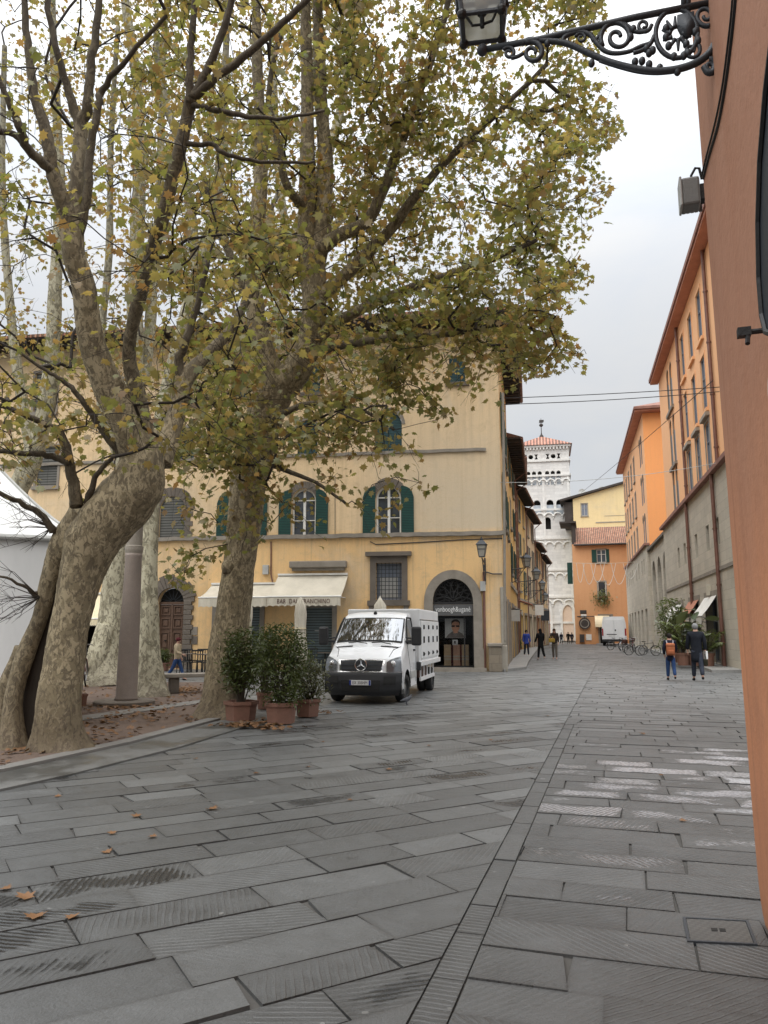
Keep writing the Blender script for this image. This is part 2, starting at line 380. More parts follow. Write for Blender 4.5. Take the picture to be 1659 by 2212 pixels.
# ---------------------------------------------------------------- ground
def slab_material(name, tone=1.0):
    m, nt, b = newmat(name)
    uv = node(nt, 'UVMap', uv_map='metres').outputs[0]; un = node(nt, 'UVMap', uv_map='norm').outputs[0]
    at = node(nt, 'Attribute', attribute_name='slab').outputs['Vector']
    s = node(nt, 'SeparateXYZ', {'Vector': at}); wet, ang, chis = s.outputs
    film = mth(nt, 'LESS_THAN', chis, 5.0); chis = mth(nt, 'MODULO', chis, 10.0)          # standing water, or only damp stone
    rd = node(nt, 'NewGeometry').outputs['Random Per Island']
    pos = node(nt, 'TexCoord').outputs['Object']
    rot = node(nt, 'VectorRotate', {'Vector': uv, 'Angle': ang}, rotation_type='Z_AXIS').outputs[0]
    q = node(nt, 'SeparateXYZ', {'Vector': rot}).outputs['X']
    nz = noise(nt, pos, 5.5, 5, .6); big = noise(nt, pos, .33, 4, .6); fine = noise(nt, pos, 70, 3, .7)
    q = mth(nt, 'ADD', q, mth(nt, 'MULTIPLY', nz, .03))
    wv = mth(nt, 'SINE', mth(nt, 'MULTIPLY', q, 2*math.pi/.042))
    wear = ramp(nt, noise(nt, pos, 1.9, 4, .6), [(.38, 0.0), (.62, 1.0)])
    ca = mth(nt, 'MULTIPLY', mth(nt, 'MULTIPLY', chis, wear), 1.0)
    groove = mth(nt, 'MULTIPLY', ramp(nt, wv, [(.0, 1.0), (.55, 0.0)]), ca)
    # hollow of the worn slab
    sn = node(nt, 'SeparateXYZ', {'Vector': un})
    r2 = mth(nt, 'MAXIMUM', mth(nt, 'POWER', mth(nt, 'ABSOLUTE', sn.outputs[0]), 2.5), mth(nt, 'POWER', mth(nt, 'ABSOLUTE', sn.outputs[1]), 2.0))
    val = mth(nt, 'ADD', mth(nt, 'MULTIPLY_ADD', r2, -.45, wet), mth(nt, 'MULTIPLY_ADD', noise(nt, pos, 2.6, 5, .65), 1.3, -.65))
    val = mth(nt, 'ADD', val, mth(nt, 'MULTIPLY', groove, .30))
    wm = node(nt, 'MapRange', {'Value': val, 'From Min': .42, 'From Max': .56}, interpolation_type='SMOOTHSTEP').outputs[0]
    tonec = ramp(nt, rd, [(0, (.040*tone, .042*tone, .0415*tone)), (.5, (.057*tone, .0595*tone, .059*tone)), (1, (.080*tone, .083*tone, .082*tone))])
    c = mixc(nt, mth(nt, 'MULTIPLY', ramp(nt, big, [(.35, 0.0), (.7, 1.0)]), .5), tonec, (.085*tone, .088*tone, .087*tone))
    c = mixc(nt, .45, c, mixc(nt, nz, (.024, .025, .025), (.095, .098, .097)))
    c = mixc(nt, .28, c, mixc(nt, fine, (.012, .012, .012), (.14, .143, .142)))
    c = mixc(nt, mth(nt, 'MULTIPLY', groove, .55), c, (.03, .03, .029))
    edge = mth(nt, 'MAXIMUM', mth(nt, 'POWER', mth(nt, 'ABSOLUTE', sn.outputs[0]), 24.0), mth(nt, 'POWER', mth(nt, 'ABSOLUTE', sn.outputs[1]), 10.0))
    c = mixc(nt, mth(nt, 'MULTIPLY', edge, mth(nt, 'MULTIPLY', nz, .9)), c, (.022, .02, .018))
    spot = ramp(nt, noise(nt, pos, 9, 2, .5), [(.735, 0.0), (.75, 1.0)])
    c = mixc(nt, mth(nt, 'MULTIPLY', spot, .45), c, (.22, .22, .21))
    damp = node(nt, 'MapRange', {'Value': wet, 'From Min': -.75, 'From Max': -.1, 'To Min': 2.5, 'To Max': 1.0}).outputs[0]  # damp stone near; far slabs coloured paler to stand for sky sheen
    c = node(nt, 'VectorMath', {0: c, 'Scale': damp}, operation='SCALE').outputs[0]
    c = mixc(nt, wm, c, mixc(nt, .7, c, (.010, .011, .012)))
    setin(nt, b, 'Base Color', c)
    dry = mth(nt, 'MULTIPLY_ADD', nz, .3, .30)
    rg = node(nt, 'Mix', {0: wm}, data_type='FLOAT'); nt.links.new(dry, rg.inputs[2]); rg.inputs[3].default_value = .27
    setin(nt, b, 'Roughness', rg.outputs[0]); setin(nt, b, 'Specular IOR Level', mth(nt, 'MULTIPLY_ADD', wm, -.2, .6))
    h = mth(nt, 'ADD', mth(nt, 'MULTIPLY_ADD', groove, -1.0, mth(nt, 'MULTIPLY', mth(nt, 'MULTIPLY', wv, wm), .32)), mth(nt, 'ADD', mth(nt, 'MULTIPLY', nz, .9), mth(nt, 'MULTIPLY', fine, .45)))
    bump(nt, b, h, .7, .014)
    # the film of water mirrors the sky, ever more the flatter one looks along it
    out = nt.nodes['Material Output']; nl = b.inputs['Normal'].links[0].from_socket
    gl = node(nt, 'BsdfGlossy', {'Color': (.95, .96, 1, 1), 'Roughness': .42, 'Normal': nl}); fr = node(nt, 'Fresnel', {'IOR': 1.9})
    ms = node(nt, 'MixShader', {0: mth(nt, 'MULTIPLY', wm, mth(nt, 'MULTIPLY', mth(nt, 'MULTIPLY_ADD', fr.outputs[0], 1.4, -.17, True), mth(nt, 'MULTIPLY', film, ramp(nt, mth(nt, 'ADD', mth(nt, 'MULTIPLY', wv, .35), mth(nt, 'MULTIPLY_ADD', noise(nt, pos, 26, 3, .6), 2.4, -.75)), [(.0, .4), (.55, 1.0)])))), 1: b.outputs[0], 2: gl.outputs[0]}); nt.links.new(ms.outputs[0], out.inputs['Surface'])
    return m
M['slab'] = slab_material('slab')
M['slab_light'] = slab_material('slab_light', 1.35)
M['joint'] = simple('joint', (.05, .047, .042), .9, 0, (.085, .08, .072), 3)
M['ground_far'] = simple('ground_far', (.13, .13, .125), .7, 0, (.10, .10, .095), .7)
def clip(poly, hp):
    """Sutherland-Hodgman against half planes (px, py, nx, ny): keep n.(p-P) >= 0"""
    for (ax, ay, nx, ny) in hp:
        out = []
        for i in range(len(poly)):
            a = poly[i]; c = poly[(i+1) % len(poly)]
            da = (a[0]-ax)*nx + (a[1]-ay)*ny; dc = (c[0]-ax)*nx + (c[1]-ay)*ny
            if da >= 0: out.append(a)
            if (da >= 0) != (dc >= 0):
                t = da/(da-dc); out.append((a[0]+(c[0]-a[0])*t, a[1]+(c[1]-a[1])*t))
        poly = out
        if len(poly) < 3: return []
    return poly
class Slabs:
    def __init__(s): s.v = []; s.f = []; s.uv = []; s.un = []; s.at = []
    def add(s, poly, c, d, hl, hw, wet, ang, chis, z=0.0, th=.018):
        n = (-d[1], d[0]); b = len(s.v); k = len(poly)
        tz = [rnd.uniform(-.0035, .0035) for _ in range(3)]
        def mt(p):
            return ((p[0]-c[0])*d[0]+(p[1]-c[1])*d[1], (p[0]-c[0])*n[0]+(p[1]-c[1])*n[1])
        loc = [mt(p) for p in poly]
        for p, l in zip(poly, loc): s.v.append((p[0], p[1], z + tz[0] + tz[1]*l[0] + tz[2]*l[1]*2))
        for p in poly: s.v.append((p[0], p[1], z-th))
        def put(idx, l4):
            s.f.append(idx)
            for l in l4:
                s.uv.append(l); s.un.append((l[0]/hl, l[1]/hw)); s.at.append((wet, ang, chis))
        put([b+i for i in range(k)], loc)
        for i in range(k):
            j = (i+1) % k
            put([b+j, b+i, b+k+i, b+k+j], [loc[j], loc[i], loc[i], loc[j]])
    def build(s, name, mat):
        me = bpy.data.meshes.new(name); me.from_pydata(s.v, [], s.f); me.materials.append(mat)
        u = me.uv_layers.new(name='metres'); u.data.foreach_set('uv', np.array(s.uv, np.float32).ravel())
        u = me.uv_layers.new(name='norm'); u.data.foreach_set('uv', np.array(s.un, np.float32).ravel())
        a = me.attributes.new('slab', 'FLOAT_VECTOR', 'CORNER'); a.data.foreach_set('vector', np.array(s.at, np.float32).ravel())
        me.update(); return link(name, me)
SA = gnd(889, 2198); SB = gnd(1192, 1618.5); SC = gnd(964.5, 2208)
sd = (SB - SA).normalized(); sn_ = Vector((sd.y, -sd.x, 0))          # along the drain strip, and to its right
SW = max(.15, (SC - SA).dot(sn_))
def lay(S, o, d, region_, roww, lens, ymax, wetf, chisf, ymin=.8):
    d = Vector((d[0], d[1], 0)).normalized(); n = Vector((-d.y, d.x, 0)); o = Vector((o[0], o[1], 0))
    w = -70.0
    while w < 70:
        rw = rnd.uniform(*roww); t = -70 + rnd.uniform(0, 1)
        while t < 70:
            L = rnd.uniform(*lens); c = o + d*(t+L/2) + n*(w+rw/2)
            if ymin - 1 < c.y < ymax and abs(c.x) < .75*c.y + 4:
                g = .0025 + rnd.random()*.004
                q = [(t+g, w+g), (t+L-g, w+g), (t+L-g, w+rw-g), (t+g, w+rw-g)]
                if rnd.random() < .35: k_ = rnd.randrange(4); e_ = rnd.uniform(.02, .07); q[k_] = (q[k_][0] + (e_ if k_ in (0, 3) else -e_)*.5, q[k_][1] + (e_ if k_ < 2 else -e_)*.3)
                q = [o + d*(a + rnd.uniform(-.012, .012)) + n*(b_ + rnd.uniform(-.007, .007)) for a, b_ in q]
                # the corners are chipped here and there
                region = region_(c) if callable(region_) else region_
                poly = clip([(p.x, p.y) for p in q], region)
                if poly:
                    S.add(poly, (c.x, c.y), (d.x, d.y), L/2, rw/2, wetf(c), rnd.choice((-1, 1))*rnd.uniform(.6, .95) + (0 if rnd.random() < .8 else 1.2), chisf(c))
            t += L
        w += rw
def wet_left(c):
    far = min(1, max(0, (c.y-6)/12))  # lowers the value with distance, painting sky sheen into the slab colour
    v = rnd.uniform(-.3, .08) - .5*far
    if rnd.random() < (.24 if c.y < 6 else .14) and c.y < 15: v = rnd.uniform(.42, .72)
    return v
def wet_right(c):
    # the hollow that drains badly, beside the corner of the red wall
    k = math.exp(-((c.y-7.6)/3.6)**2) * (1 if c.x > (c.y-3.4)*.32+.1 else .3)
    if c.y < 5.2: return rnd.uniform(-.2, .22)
    return rnd.uniform(-.2, .12) - .5*min(1, max(0, (c.y-10)/9)) + k*rnd.choice((0, .2, .45, .65, .85))  # distance term pales the far slabs in place of sky sheen
regL = [(SA.x - sn_.x*.01, SA.y - sn_.y*.01, -sn_.x, -sn_.y)]
regR = [(SA.x + sn_.x*(SW+.01), SA.y + sn_.y*(SW+.01), sn_.x, sn_.y)]
regR2 = [(SA.x + sn_.x*.004, SA.y + sn_.y*.004, sn_.x, sn_.y)]; TE = 10.4
def reg_right(c): return regR if (c - SA).dot(sd) < TE + .3 else regR2
S = Slabs()
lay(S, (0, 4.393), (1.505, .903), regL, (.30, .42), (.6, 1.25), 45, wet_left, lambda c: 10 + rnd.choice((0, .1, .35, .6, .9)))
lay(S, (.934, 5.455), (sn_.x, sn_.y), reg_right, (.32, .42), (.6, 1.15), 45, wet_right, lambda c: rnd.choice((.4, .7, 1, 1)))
t = -1.5
while t < TE:                                                       # the narrow drain strip between the two fields
    L = rnd.uniform(.35, .75)*(1 if t < 11 else 1.6); a = SA + sd*(t+.006); c = SA + sd*(t+L-.006); wv = sn_*SW
    S.add([(p.x, p.y) for p in (a, a+wv, c+wv, c)], tuple(((a+c+wv)/2)[:2]), (sd.x, sd.y), L/2, SW/2, rnd.uniform(-.2, .2), 0.0, rnd.choice((.2, .9, 1)), -.001)
    t += L
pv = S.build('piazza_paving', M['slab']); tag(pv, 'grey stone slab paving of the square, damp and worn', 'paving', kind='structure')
# the far street keeps the same slabs, coarser
S = Slabs()
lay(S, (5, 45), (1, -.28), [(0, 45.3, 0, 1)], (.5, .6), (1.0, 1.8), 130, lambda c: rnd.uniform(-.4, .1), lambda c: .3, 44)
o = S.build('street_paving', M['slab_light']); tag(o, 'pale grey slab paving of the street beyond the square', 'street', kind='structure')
g = MB(); g.poly([(-900, -300, -.016), (900, -300, -.016), (900, 1500, -.016), (-900, 1500, -.016)])
tag(g.build('ground', M['joint']), 'dark bedding ground under the slabs reaching to the horizon', 'ground', kind='structure')
# bed of bare earth under the plane trees
M['dirt'] = simple('dirt', (.125, .085, .062), .95, 0, (.065, .045, .036), 2.2, .8, .9, 30)
m, nt, b = newmat('wet_kerb')
pos = node(nt, 'TexCoord').outputs['Object']; n1 = noise(nt, pos, 1.1, 6, .6); n2 = noise(nt, pos, 26, 4, .7)
w = ramp(nt, n1, [(.42, 0.0), (.56, 1.0)])
setin(nt, b, 'Base Color', mixc(nt, .3, mixc(nt, w, (.05, .05, .046), (.125, .123, .115)), mixc(nt, n2, (.02, .02, .02), (.17, .17, .16))))
setin(nt, b, 'Roughness', mth(nt, 'MULTIPLY_ADD', w, .4, .35)); bump(nt, b, n2, .35, .01); M['wet_kerb'] = m
bed_in = [gnd(-260, 1712), gnd(0, 1663), gnd(249, 1609), gnd(442, 1559), gnd(528, 1536)]
def offs(pts, d):
    out = []
    for i, p in enumerate(pts):
        t = (pts[min(i+1, len(pts)-1)] - pts[max(i-1, 0)]).normalized(); out.append(p + Vector((t.y, -t.x, 0))*d)
    return out
bed = bed_in + [gnd(520, 1476), gnd(-400, 1476)]
nx, ny = 60, 40
g = MB()
def inside(poly, x, y):
    r = False
    for i in range(len(poly)):
        a = poly[i]; c = poly[i-1]
        if (a.y > y) != (c.y > y) and x < (c.x-a.x)*(y-a.y)/(c.y-a.y)+a.x: r = not r
    return r
bx0 = min(p.x for p in bed); bx1 = max(p.x for p in bed); by0 = min(p.y for p in bed); by1 = max(p.y for p in bed)
g.prism([(p.x, p.y) for p in bed], -.03, .035, 'z')
bo = g.build('dirt_bed', M['dirt']); tag(bo, 'bare brown earth bed under the plane trees', 'earth bed', kind='structure')
def band(inner, outer, z0, z1, mat, name, label, cat):
    g = MB()
    for i in range(len(inner)-1):
        g.prism([(p.x, p.y) for p in (inner[i], outer[i], outer[i+1], inner[i+1])], z0, z1, 'z')
    return tag(g.build(name, mat), label, cat, kind='structure')
M['kerb_stone'] = simple('kerb_stone', (.19, .18, .165), .8, 0, (.11, .105, .095), 3, .7, .4, 30)
k0 = offs(bed_in, .015); k1 = offs(bed_in, .24); k2 = offs(bed_in, .255); k3 = offs(bed_in, 1.05)
band(k0, k1, -.03, .055, M['kerb_stone'], 'kerb', 'pale worn kerb stones edging the earth bed', 'kerb')
band(k2, k3, -.03, .022, M['wet_kerb'], 'kerb_band', 'smooth dark damp stone band running in front of the kerb', 'kerb')
pth = [gnd(60, 1569), gnd(168, 1553), gnd(300, 1534), gnd(452, 1514)]; ptb = [gnd(60, 1580), gnd(168, 1563), gnd(300, 1543), gnd(452, 1521)]
band(ptb, pth, .03, .05, M['kerb_stone'], 'stone_path', 'pale stone path crossing the earth bed to the tree', 'path')
# pavements with kerbs at both sides of the street
sw = [gnd(1538, 1453), gnd(1700, 1455), gnd(1660, 1448), Vector((31.5, 95, 0)), gnd(1362, 1393)]
sw = [gnd(1538, 1453), Vector((gnd(1538, 1453).x + 6.5, gnd(1538, 1453).y - .5, 0)), Vector((36, 110, 0)), Vector((27.2, 100, 0)), gnd(1395, 1402)]
def pavement(pts, name, label, kerbn):
    g = MB(); g.prism([(p.x, p.y) for p in pts], -.03, .11, 'z'); o = g.build(name, M['slab_light'])
    o.data.materials[0] = M['stone_pale2']; tag(o, label, 'pavement', kind='structure')
    return o
m = blocks('stone_pale2', (.27, .265, .25), (.20, .198, .19), (.10, .10, .095), 1.1, .5, .6, .4, amt=.3)
nt = m.node_tree                                   # courses lie flat on the pavement
for l in [l for l in nt.links if l.to_node.type == 'COMBXYZ']: nt.links.remove(l)
sep = [n for n in nt.nodes if n.type == 'SEPXYZ'][0]; cmb = [n for n in nt.nodes if n.type == 'COMBXYZ'][0]
nt.links.new(sep.outputs['X'], cmb.inputs['X']); nt.links.new(sep.outputs['Y'], cmb.inputs['Y']); M['stone_pale2'] = m
pavement(sw, 'pavement', 'raised pavement with a kerb in front of the stone shops', 0)
KC = gnd(1092, 1451)
pavement([gnd(1088, 1452), gnd(1137, 1446), gnd(1141, 1434), gnd(1163, 1402), Vector((16.8, 75, 0)), Vector((10.5, 75, 0))], 'pavement', 'narrow pavement along the yellow houses of the street', 0)
# inspection cover let into the slabs
q = [gnd(*p) for p in ((1474.5, 1983.5), (1617, 1991), (1637, 2043.5), (1484.5, 2036))]
cc = sum(q, Vector())/4; mc = thing('manhole_cover', 'square metal inspection cover with two slots, set in the slabs beside the red wall', 'manhole cover', cc)
ql = [p - cc for p in q]
def qi(u, v): return ql[3].lerp(ql[2], u).lerp(ql[0].lerp(ql[1], u), v)
g = MB(); e = .045
for (a, b_, c, d) in ((0, 0, 1, e), (0, 1-e, 1, 1), (0, e, e, 1-e), (1-e, e, 1, 1-e)):
    g.prism([qi(a, b_)[:2], qi(c, b_)[:2], qi(c, d)[:2], qi(a, d)[:2]], -.03, .009, 'z')
g.build('frame', M['iron'], mc)
m, nt, b = newmat('cover_plate'); pos = node(nt, 'TexCoord').outputs['Object']
ck = node(nt, 'TexChecker', {'Vector': pos, 'Scale': 42.0}).outputs['Fac']; n1 = noise(nt, pos, 7, 5, .6)
setin(nt, b, 'Base Color', mixc(nt, mth(nt, 'MULTIPLY', ck, .5), mixc(nt, n1, (.055, .055, .052), (.115, .113, .106)), (.04, .04, .038)))
b.inputs['Roughness'].default_value = .5; b.inputs['Metallic'].default_value = .25; bump(nt, b, ck, .5, .01); M['cover_plate'] = m
g = MB(); e = .055; g.prism([qi(e, e)[:2], qi(1-e, e)[:2], qi(1-e, 1-e)[:2], qi(e, 1-e)[:2]], -.03, .006, 'z'); g.build('plate', M['cover_plate'], mc)
for u in (.44, .56):
    g = MB(); g.prism([qi(u-.045, .46)[:2], qi(u+.045, .46)[:2], qi(u+.045, .58)[:2], qi(u-.045, .58)[:2]], .004, .0085, 'z'); g.build('slot', M['interior'], mc)
# ---------------------------------------------------------------- buildings
class Facade:
    """vertical plane through O along the horizontal unit vector u; local x = along, y = into the house, z = up"""
    def __init__(s, O, u):
        s.O = Vector((O[0], O[1], 0)); s.u = Vector((u[0], u[1], 0)).normalized(); s.n = Vector((-s.u.y, s.u.x, 0))
        s.rz = math.atan2(s.u.y, s.u.x)
    def pix(s, px, py, off=0.0):
        d = ray(px, py); t = (s.O + s.n*off - CAM).dot(s.n) / d.dot(s.n); p = CAM + d*t
        return (p - s.O).dot(s.u), p.z
    def span(s, x0, x1, yt, yb):
        ym = (yt+yb)/2; xm = (x0+x1)/2
        return s.pix(x0, ym)[0], s.pix(x1, ym)[0], s.pix(xm, yb)[1], s.pix(xm, yt)[1]
    def world(s, x, y, z): return s.O + s.u*x + s.n*y + Vector((0, 0, z))
    def thing(s, name, label, cat, x=0, y=0, z=0, group=None):
        return thing(name, label, cat, s.world(x, y, z), s.rz, group)
def jitter_line(mb, x0, x1, y0, y1, z0, z1, n=40, a=.02):
    """moulding with slightly uneven edges"""
    pts = [x0 + (x1-x0)*i/n for i in range(n+1)]
    vs = []; fs = []
    for x in pts:
        j = rnd.uniform(-a, a); vs += [(x, y0, z0+j), (x, y1, z0), (x, y1, z1), (x, y0, z1+j*.6)]
    for i in range(n):
        for k in range(4):
            fs.append((i*4+k, i*4+(k+1) % 4, (i+1)*4+(k+1) % 4, (i+1)*4+k)[::-1])
    fs += [(0, 1, 2, 3), tuple(n*4+k for k in (3, 2, 1, 0))]
    mb.add(vs, fs)
def shell(mb, W, D, H, wall_t=0.0, x0=0.0):
    """back, ends and top of a house whose front is at y=0"""
    mb.poly([(x0, 0, 0), (x0, 0, H), (x0, D, H), (x0, D, 0)]); mb.poly([(W, 0, 0), (W, D, 0), (W, D, H), (W, 0, H)])
    mb.poly([(x0, D, 0), (x0, D, H), (W, D, H), (W, D, 0)]); mb.poly([(x0, 0, H), (W, 0, H), (W, D, H), (x0, D, H)])
def rect_window(parent, x0, x1, z0, z1, d=.2, shutters=None, frame='white_paint', surround=None, sill=True, pane='glass_dark', bars=True, sur_w=.12, closed=False, sill_mat='stone_grey', hood=False):
    g = MB()
    if surround:
        ring(g, rect(x0, x1, z0, z1), rect(x0-sur_w, x1+sur_w, z0-sur_w*.2, z1+sur_w), -.035, .003)
    if sill: g.box(x0-.16, x1+.16, -.13, .02, z0-.17, z0-.004)
    if hood: g.box(x0-.22, x1+.22, -.2, .02, z1+.16, z1+.34)
    if not g.v: g.box(x0, x1, d-.01, d+.02, z0, z0+.03)
    w = g.build('window', M[surround or sill_mat], parent)
    if closed:
        m = (x0+x1)/2
        for a, b in ((x0+.01, m-.008), (m+.008, x1-.01)):
            s = MB().box(a, b, d*.35, d*.35+.04, z0+.01, z1-.01); s.build('shutter', M[shutters], w)
        return w
    f = MB(); t = .07
    ring(f, rect(x0+t, x1-t, z0+t, z1-t), rect(x0+.002, x1-.002, z0+.002, z1-.002), d-.05, d+.01)
    m = (x0+x1)/2
    if bars:
        f.box(m-.045, m+.045, d-.047, d+.008, z0+t, z1-t)
        f.box(x0+t, m-.045, d-.04, d+.004, z0+(z1-z0)*.62, z0+(z1-z0)*.62+.05); f.box(m+.045, x1-t, d-.04, d+.004, z0+(z1-z0)*.62, z0+(z1-z0)*.62+.05)
    f.build('frame', M[frame], w)
    MB().box(x0+.01, x1-.01, d+.012, d+.03, z0+.01, z1-.01).build('pane', M[pane], w)
    if shutters:
        sw = (x1-x0)*.55
        for sx, e in ((x0-.03, -1), (x1+.03, 1)):
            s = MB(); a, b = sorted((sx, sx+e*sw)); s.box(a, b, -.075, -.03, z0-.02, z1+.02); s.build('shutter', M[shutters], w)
    return w
def arch_window(parent, x0, x1, z0, zs, zt, d=.22, frame='white_paint', surround='stone_dark', sw=.22, shutters=None, closed=None, sill='stone_dark', pane='glass_dark'):
    g = MB(); k = 14
    # voussoir ring over the head
    c = (x0+x1)/2; a = (x1-x0)/2; b = zt-zs; n = 13
    for i in range(n):
        t0, t1 = math.pi*(i+.04)/n, math.pi*(i+.96)/n; e = rnd.uniform(-.025, .025)
        P = [(c+(a+q)*math.cos(t), zs+(b+q)*math.sin(t)) for q, t in ((0, t0), (sw+e, t0), (sw+e, t1), (0, t1))]
        g.prism(P[::-1], -.035 + rnd.uniform(-.006, .006), .004)
    w = g.build('window', M[surround], parent)
    if closed:
        m = c
        for s0, s1 in ((x0+.01, m-.012), (m+.012, x1-.01)):
            pts = [(s0, z0+.02), (s1, z0+.02)]
            xs = [s1 + (s0-s1)*i/8 for i in range(9)]
            pts += [(x, zs + b*math.sqrt(max(0, 1-((x-c)/a)**2)) - .02) for x in xs]
            MB().prism(pts[::-1], .06, .11).build('shutter', M[closed], w)
        return w
    f = MB(); t = .075
    ring(f, arch(x0+t, x1-t, z0+t, zs, zt-t, k), arch(x0+.003, x1-.003, z0+.003, zs, zt-.003, k), d-.05, d+.012)
    f.box(c-.055, c+.055, d-.055, d+.01, z0+t, zt-t-.01)
    for e0, e1 in ((x0+t, c-.055), (c+.055, x1-t)):
        f.box(e0, e1, d-.045, d+.005, zs+.0, zs+.05); f.box(e0, e1, d-.04, d+.004, z0+(zs-z0)*.45, z0+(zs-z0)*.45+.035)
    f.build('frame', M[frame], w)
    MB().prism(arch(x0+.01, x1-.01, z0+.01, zs, zt-.01, k)[::-1], d+.015, d+.03).build('pane', M[pane], w)
    if shutters:
        L = (x1-x0)*.5
        for sx, e in ((x0-.02, -1), (x1+.02, 1)):
            lo, hi = sorted((sx, sx+e*L))
            # the arched leaf lies open against the wall
            xs = [lo + (hi-lo)*i/6 for i in range(7)]
            inner = [(x, zs + b*math.sqrt(max(0, 1-((abs(x-sx))/L)**2))*(.95)) for x in xs]
            outl = [(lo, z0), (hi, z0)] + [(x, zs + (b*.9)*(1-(abs(x-sx)/L)**2)**.5 if abs(x-sx) < L else zs) for x in xs[::-1]]
            MB().prism(outl[::-1], -.10, -.045).build('shutter', M[shutters], w)
    return w
# ---------------------------------------------------------------- the yellow house of the bar
K = gnd(1092, 1451)
ua = R(-8.2); FU = Vector((math.cos(ua), math.sin(ua), 0)); FW = 30.0
F = Facade(K - FU*FW, FU)
FH = F.pix(900, 712)[1]
house = F.thing('corner_house', 'yellow plastered corner house with green shutters above a bar and an arched shop', 'house')
# openings, measured on the facade plane
wins1 = [F.span(630, 682, 1055, 1160), F.span(812, 866, 1048, 1154), F.span(497, 550, 1060, 1165)]
lw = F.span(345, 400, 1072, 1168)
wins2 = [F.span(810, 868, 889, 974), F.span(643, 686, 907, 988), F.span(507, 549, 916, 990), F.span(377, 420, 925, 998)]
wins3 = [F.span(816, 855, 772, 834), F.span(655, 692, 790, 848), F.span(970, 1005, 770, 826), F.span(500, 540, 806, 860)]
farw = [F.span(75, 122, 806, 890), F.span(225, 268, 820, 900), F.span(80, 125, 965, 1050)]
grat = F.span(812, 868, 1216, 1296)
shop = (F.pix(936, 1400)[0], F.pix(1024, 1400)[0], .0, F.pix(980, 1300)[1], F.pix(980, 1250)[1])
bard = (F.pix(658, 1400)[0], F.pix(717, 1400)[0], .0, F.pix(690, 1312)[1])
bar2 = (F.pix(466, 1400)[0], F.pix(560, 1400)[0], .0, F.pix(510, 1312)[1])
wood = (F.pix(337, 1400)[0], F.pix(394, 1400)[0], .0, F.pix(365, 1300)[1], F.pix(365, 1270)[1])
left = (F.pix(172, 1400)[0], F.pix(216, 1400)[0], .0, F.pix(195, 1352)[1])
holes = []
for w in wins1 + [lw]:
    h = (w[1]-w[0])/2; holes.append(arch(w[0], w[1], w[2], w[3]-h, w[3], 14))
for w in wins2:
    h = (w[1]-w[0])/2; holes.append(arch(w[0], w[1], w[2], w[3]-h, w[3], 14))
for w in wins3 + farw: holes.append(rect(*w))
holes += [rect(*grat), arch(shop[0], shop[1], .02, shop[3], shop[4], 18), rect(bard[0], bard[1], .02, bard[3]), rect(bar2[0], bar2[1], .02, bar2[3]),
          arch(wood[0], wood[1], .02, wood[3], wood[4], 14), rect(left[0], left[1], .02, left[3])]
# the side along the street, from K going away
SV = Vector((.19, .98, 0)).normalized(); SL = 11.5
F2 = Facade(K, SV)
def rel(p):                                                   # world point -> house coordinates
    q = p - F.O; return (q.dot(F.u), q.dot(F.n), p.z)
g = MB(); g.holed([(0, 0), (FW, 0), (FW, FH), (0, FH)], holes, 0, .28)
back = rel(K + SV*SL); g.poly([(0, 0, FH), (FW, 0, FH), (back[0], back[1], FH), (0, back[1], FH)]); g.poly([(0, 0, 0), (0, 0, FH), (0, back[1], FH), (0, back[1], 0)])
g.build('wall', M['plaster_main'], house)
# side wall as its own part: a darker, deeper yellow than the front
sidew = bpy.data.objects.new('side_wall', None)
def side_mesh(F2, L, H, holes, mat, name, parent):
    g = MB(); g.holed([(0, 0), (L, 0), (L, H), (0, H)], holes, 0, .22)
    g.poly([(L, 0, 0), (L, 5, 0), (L, 5, H), (L, 0, H)])
    return g.build(name, mat, parent)
sh = []
for x in (1.6, 4.6, 7.8):
    for z in (6.4, 10.0): sh.append(rect(x, x+1.0, z, z+2.0))
sh += [rect(1.4, 2.6, .1, 2.9), rect(5.0, 6.4, .1, 2.9), rect(8.4, 9.6, .1, 2.9)]
sw = side_mesh(F2, SL, FH, sh, M['plaster_side'], 'side_wall', None)
sw.parent = house; sw.location = (FW, 0, 0); sw.rotation_euler = (0, 0, F2.rz - F.rz)
for x in (1.6, 4.6, 7.8):
    for z in (6.4, 10.0): rect_window(sw, x, x+1.0, z, z+2.0, .18, 'shutter_green')
for (a, b_) in ((1.4, 2.6), (5.0, 6.4), (8.4, 9.6)):
    g = MB(); ring(g, rect(a, b_, .1, 2.9), rect(a-.2, b_+.2, .1, 3.1), -.05, .004); dr = g.build('door', M['stone_grey'], sw)
    MB().box(a, b_, .16, .2, .1, 2.9).build('leaf', M['glass_dark'], dr)
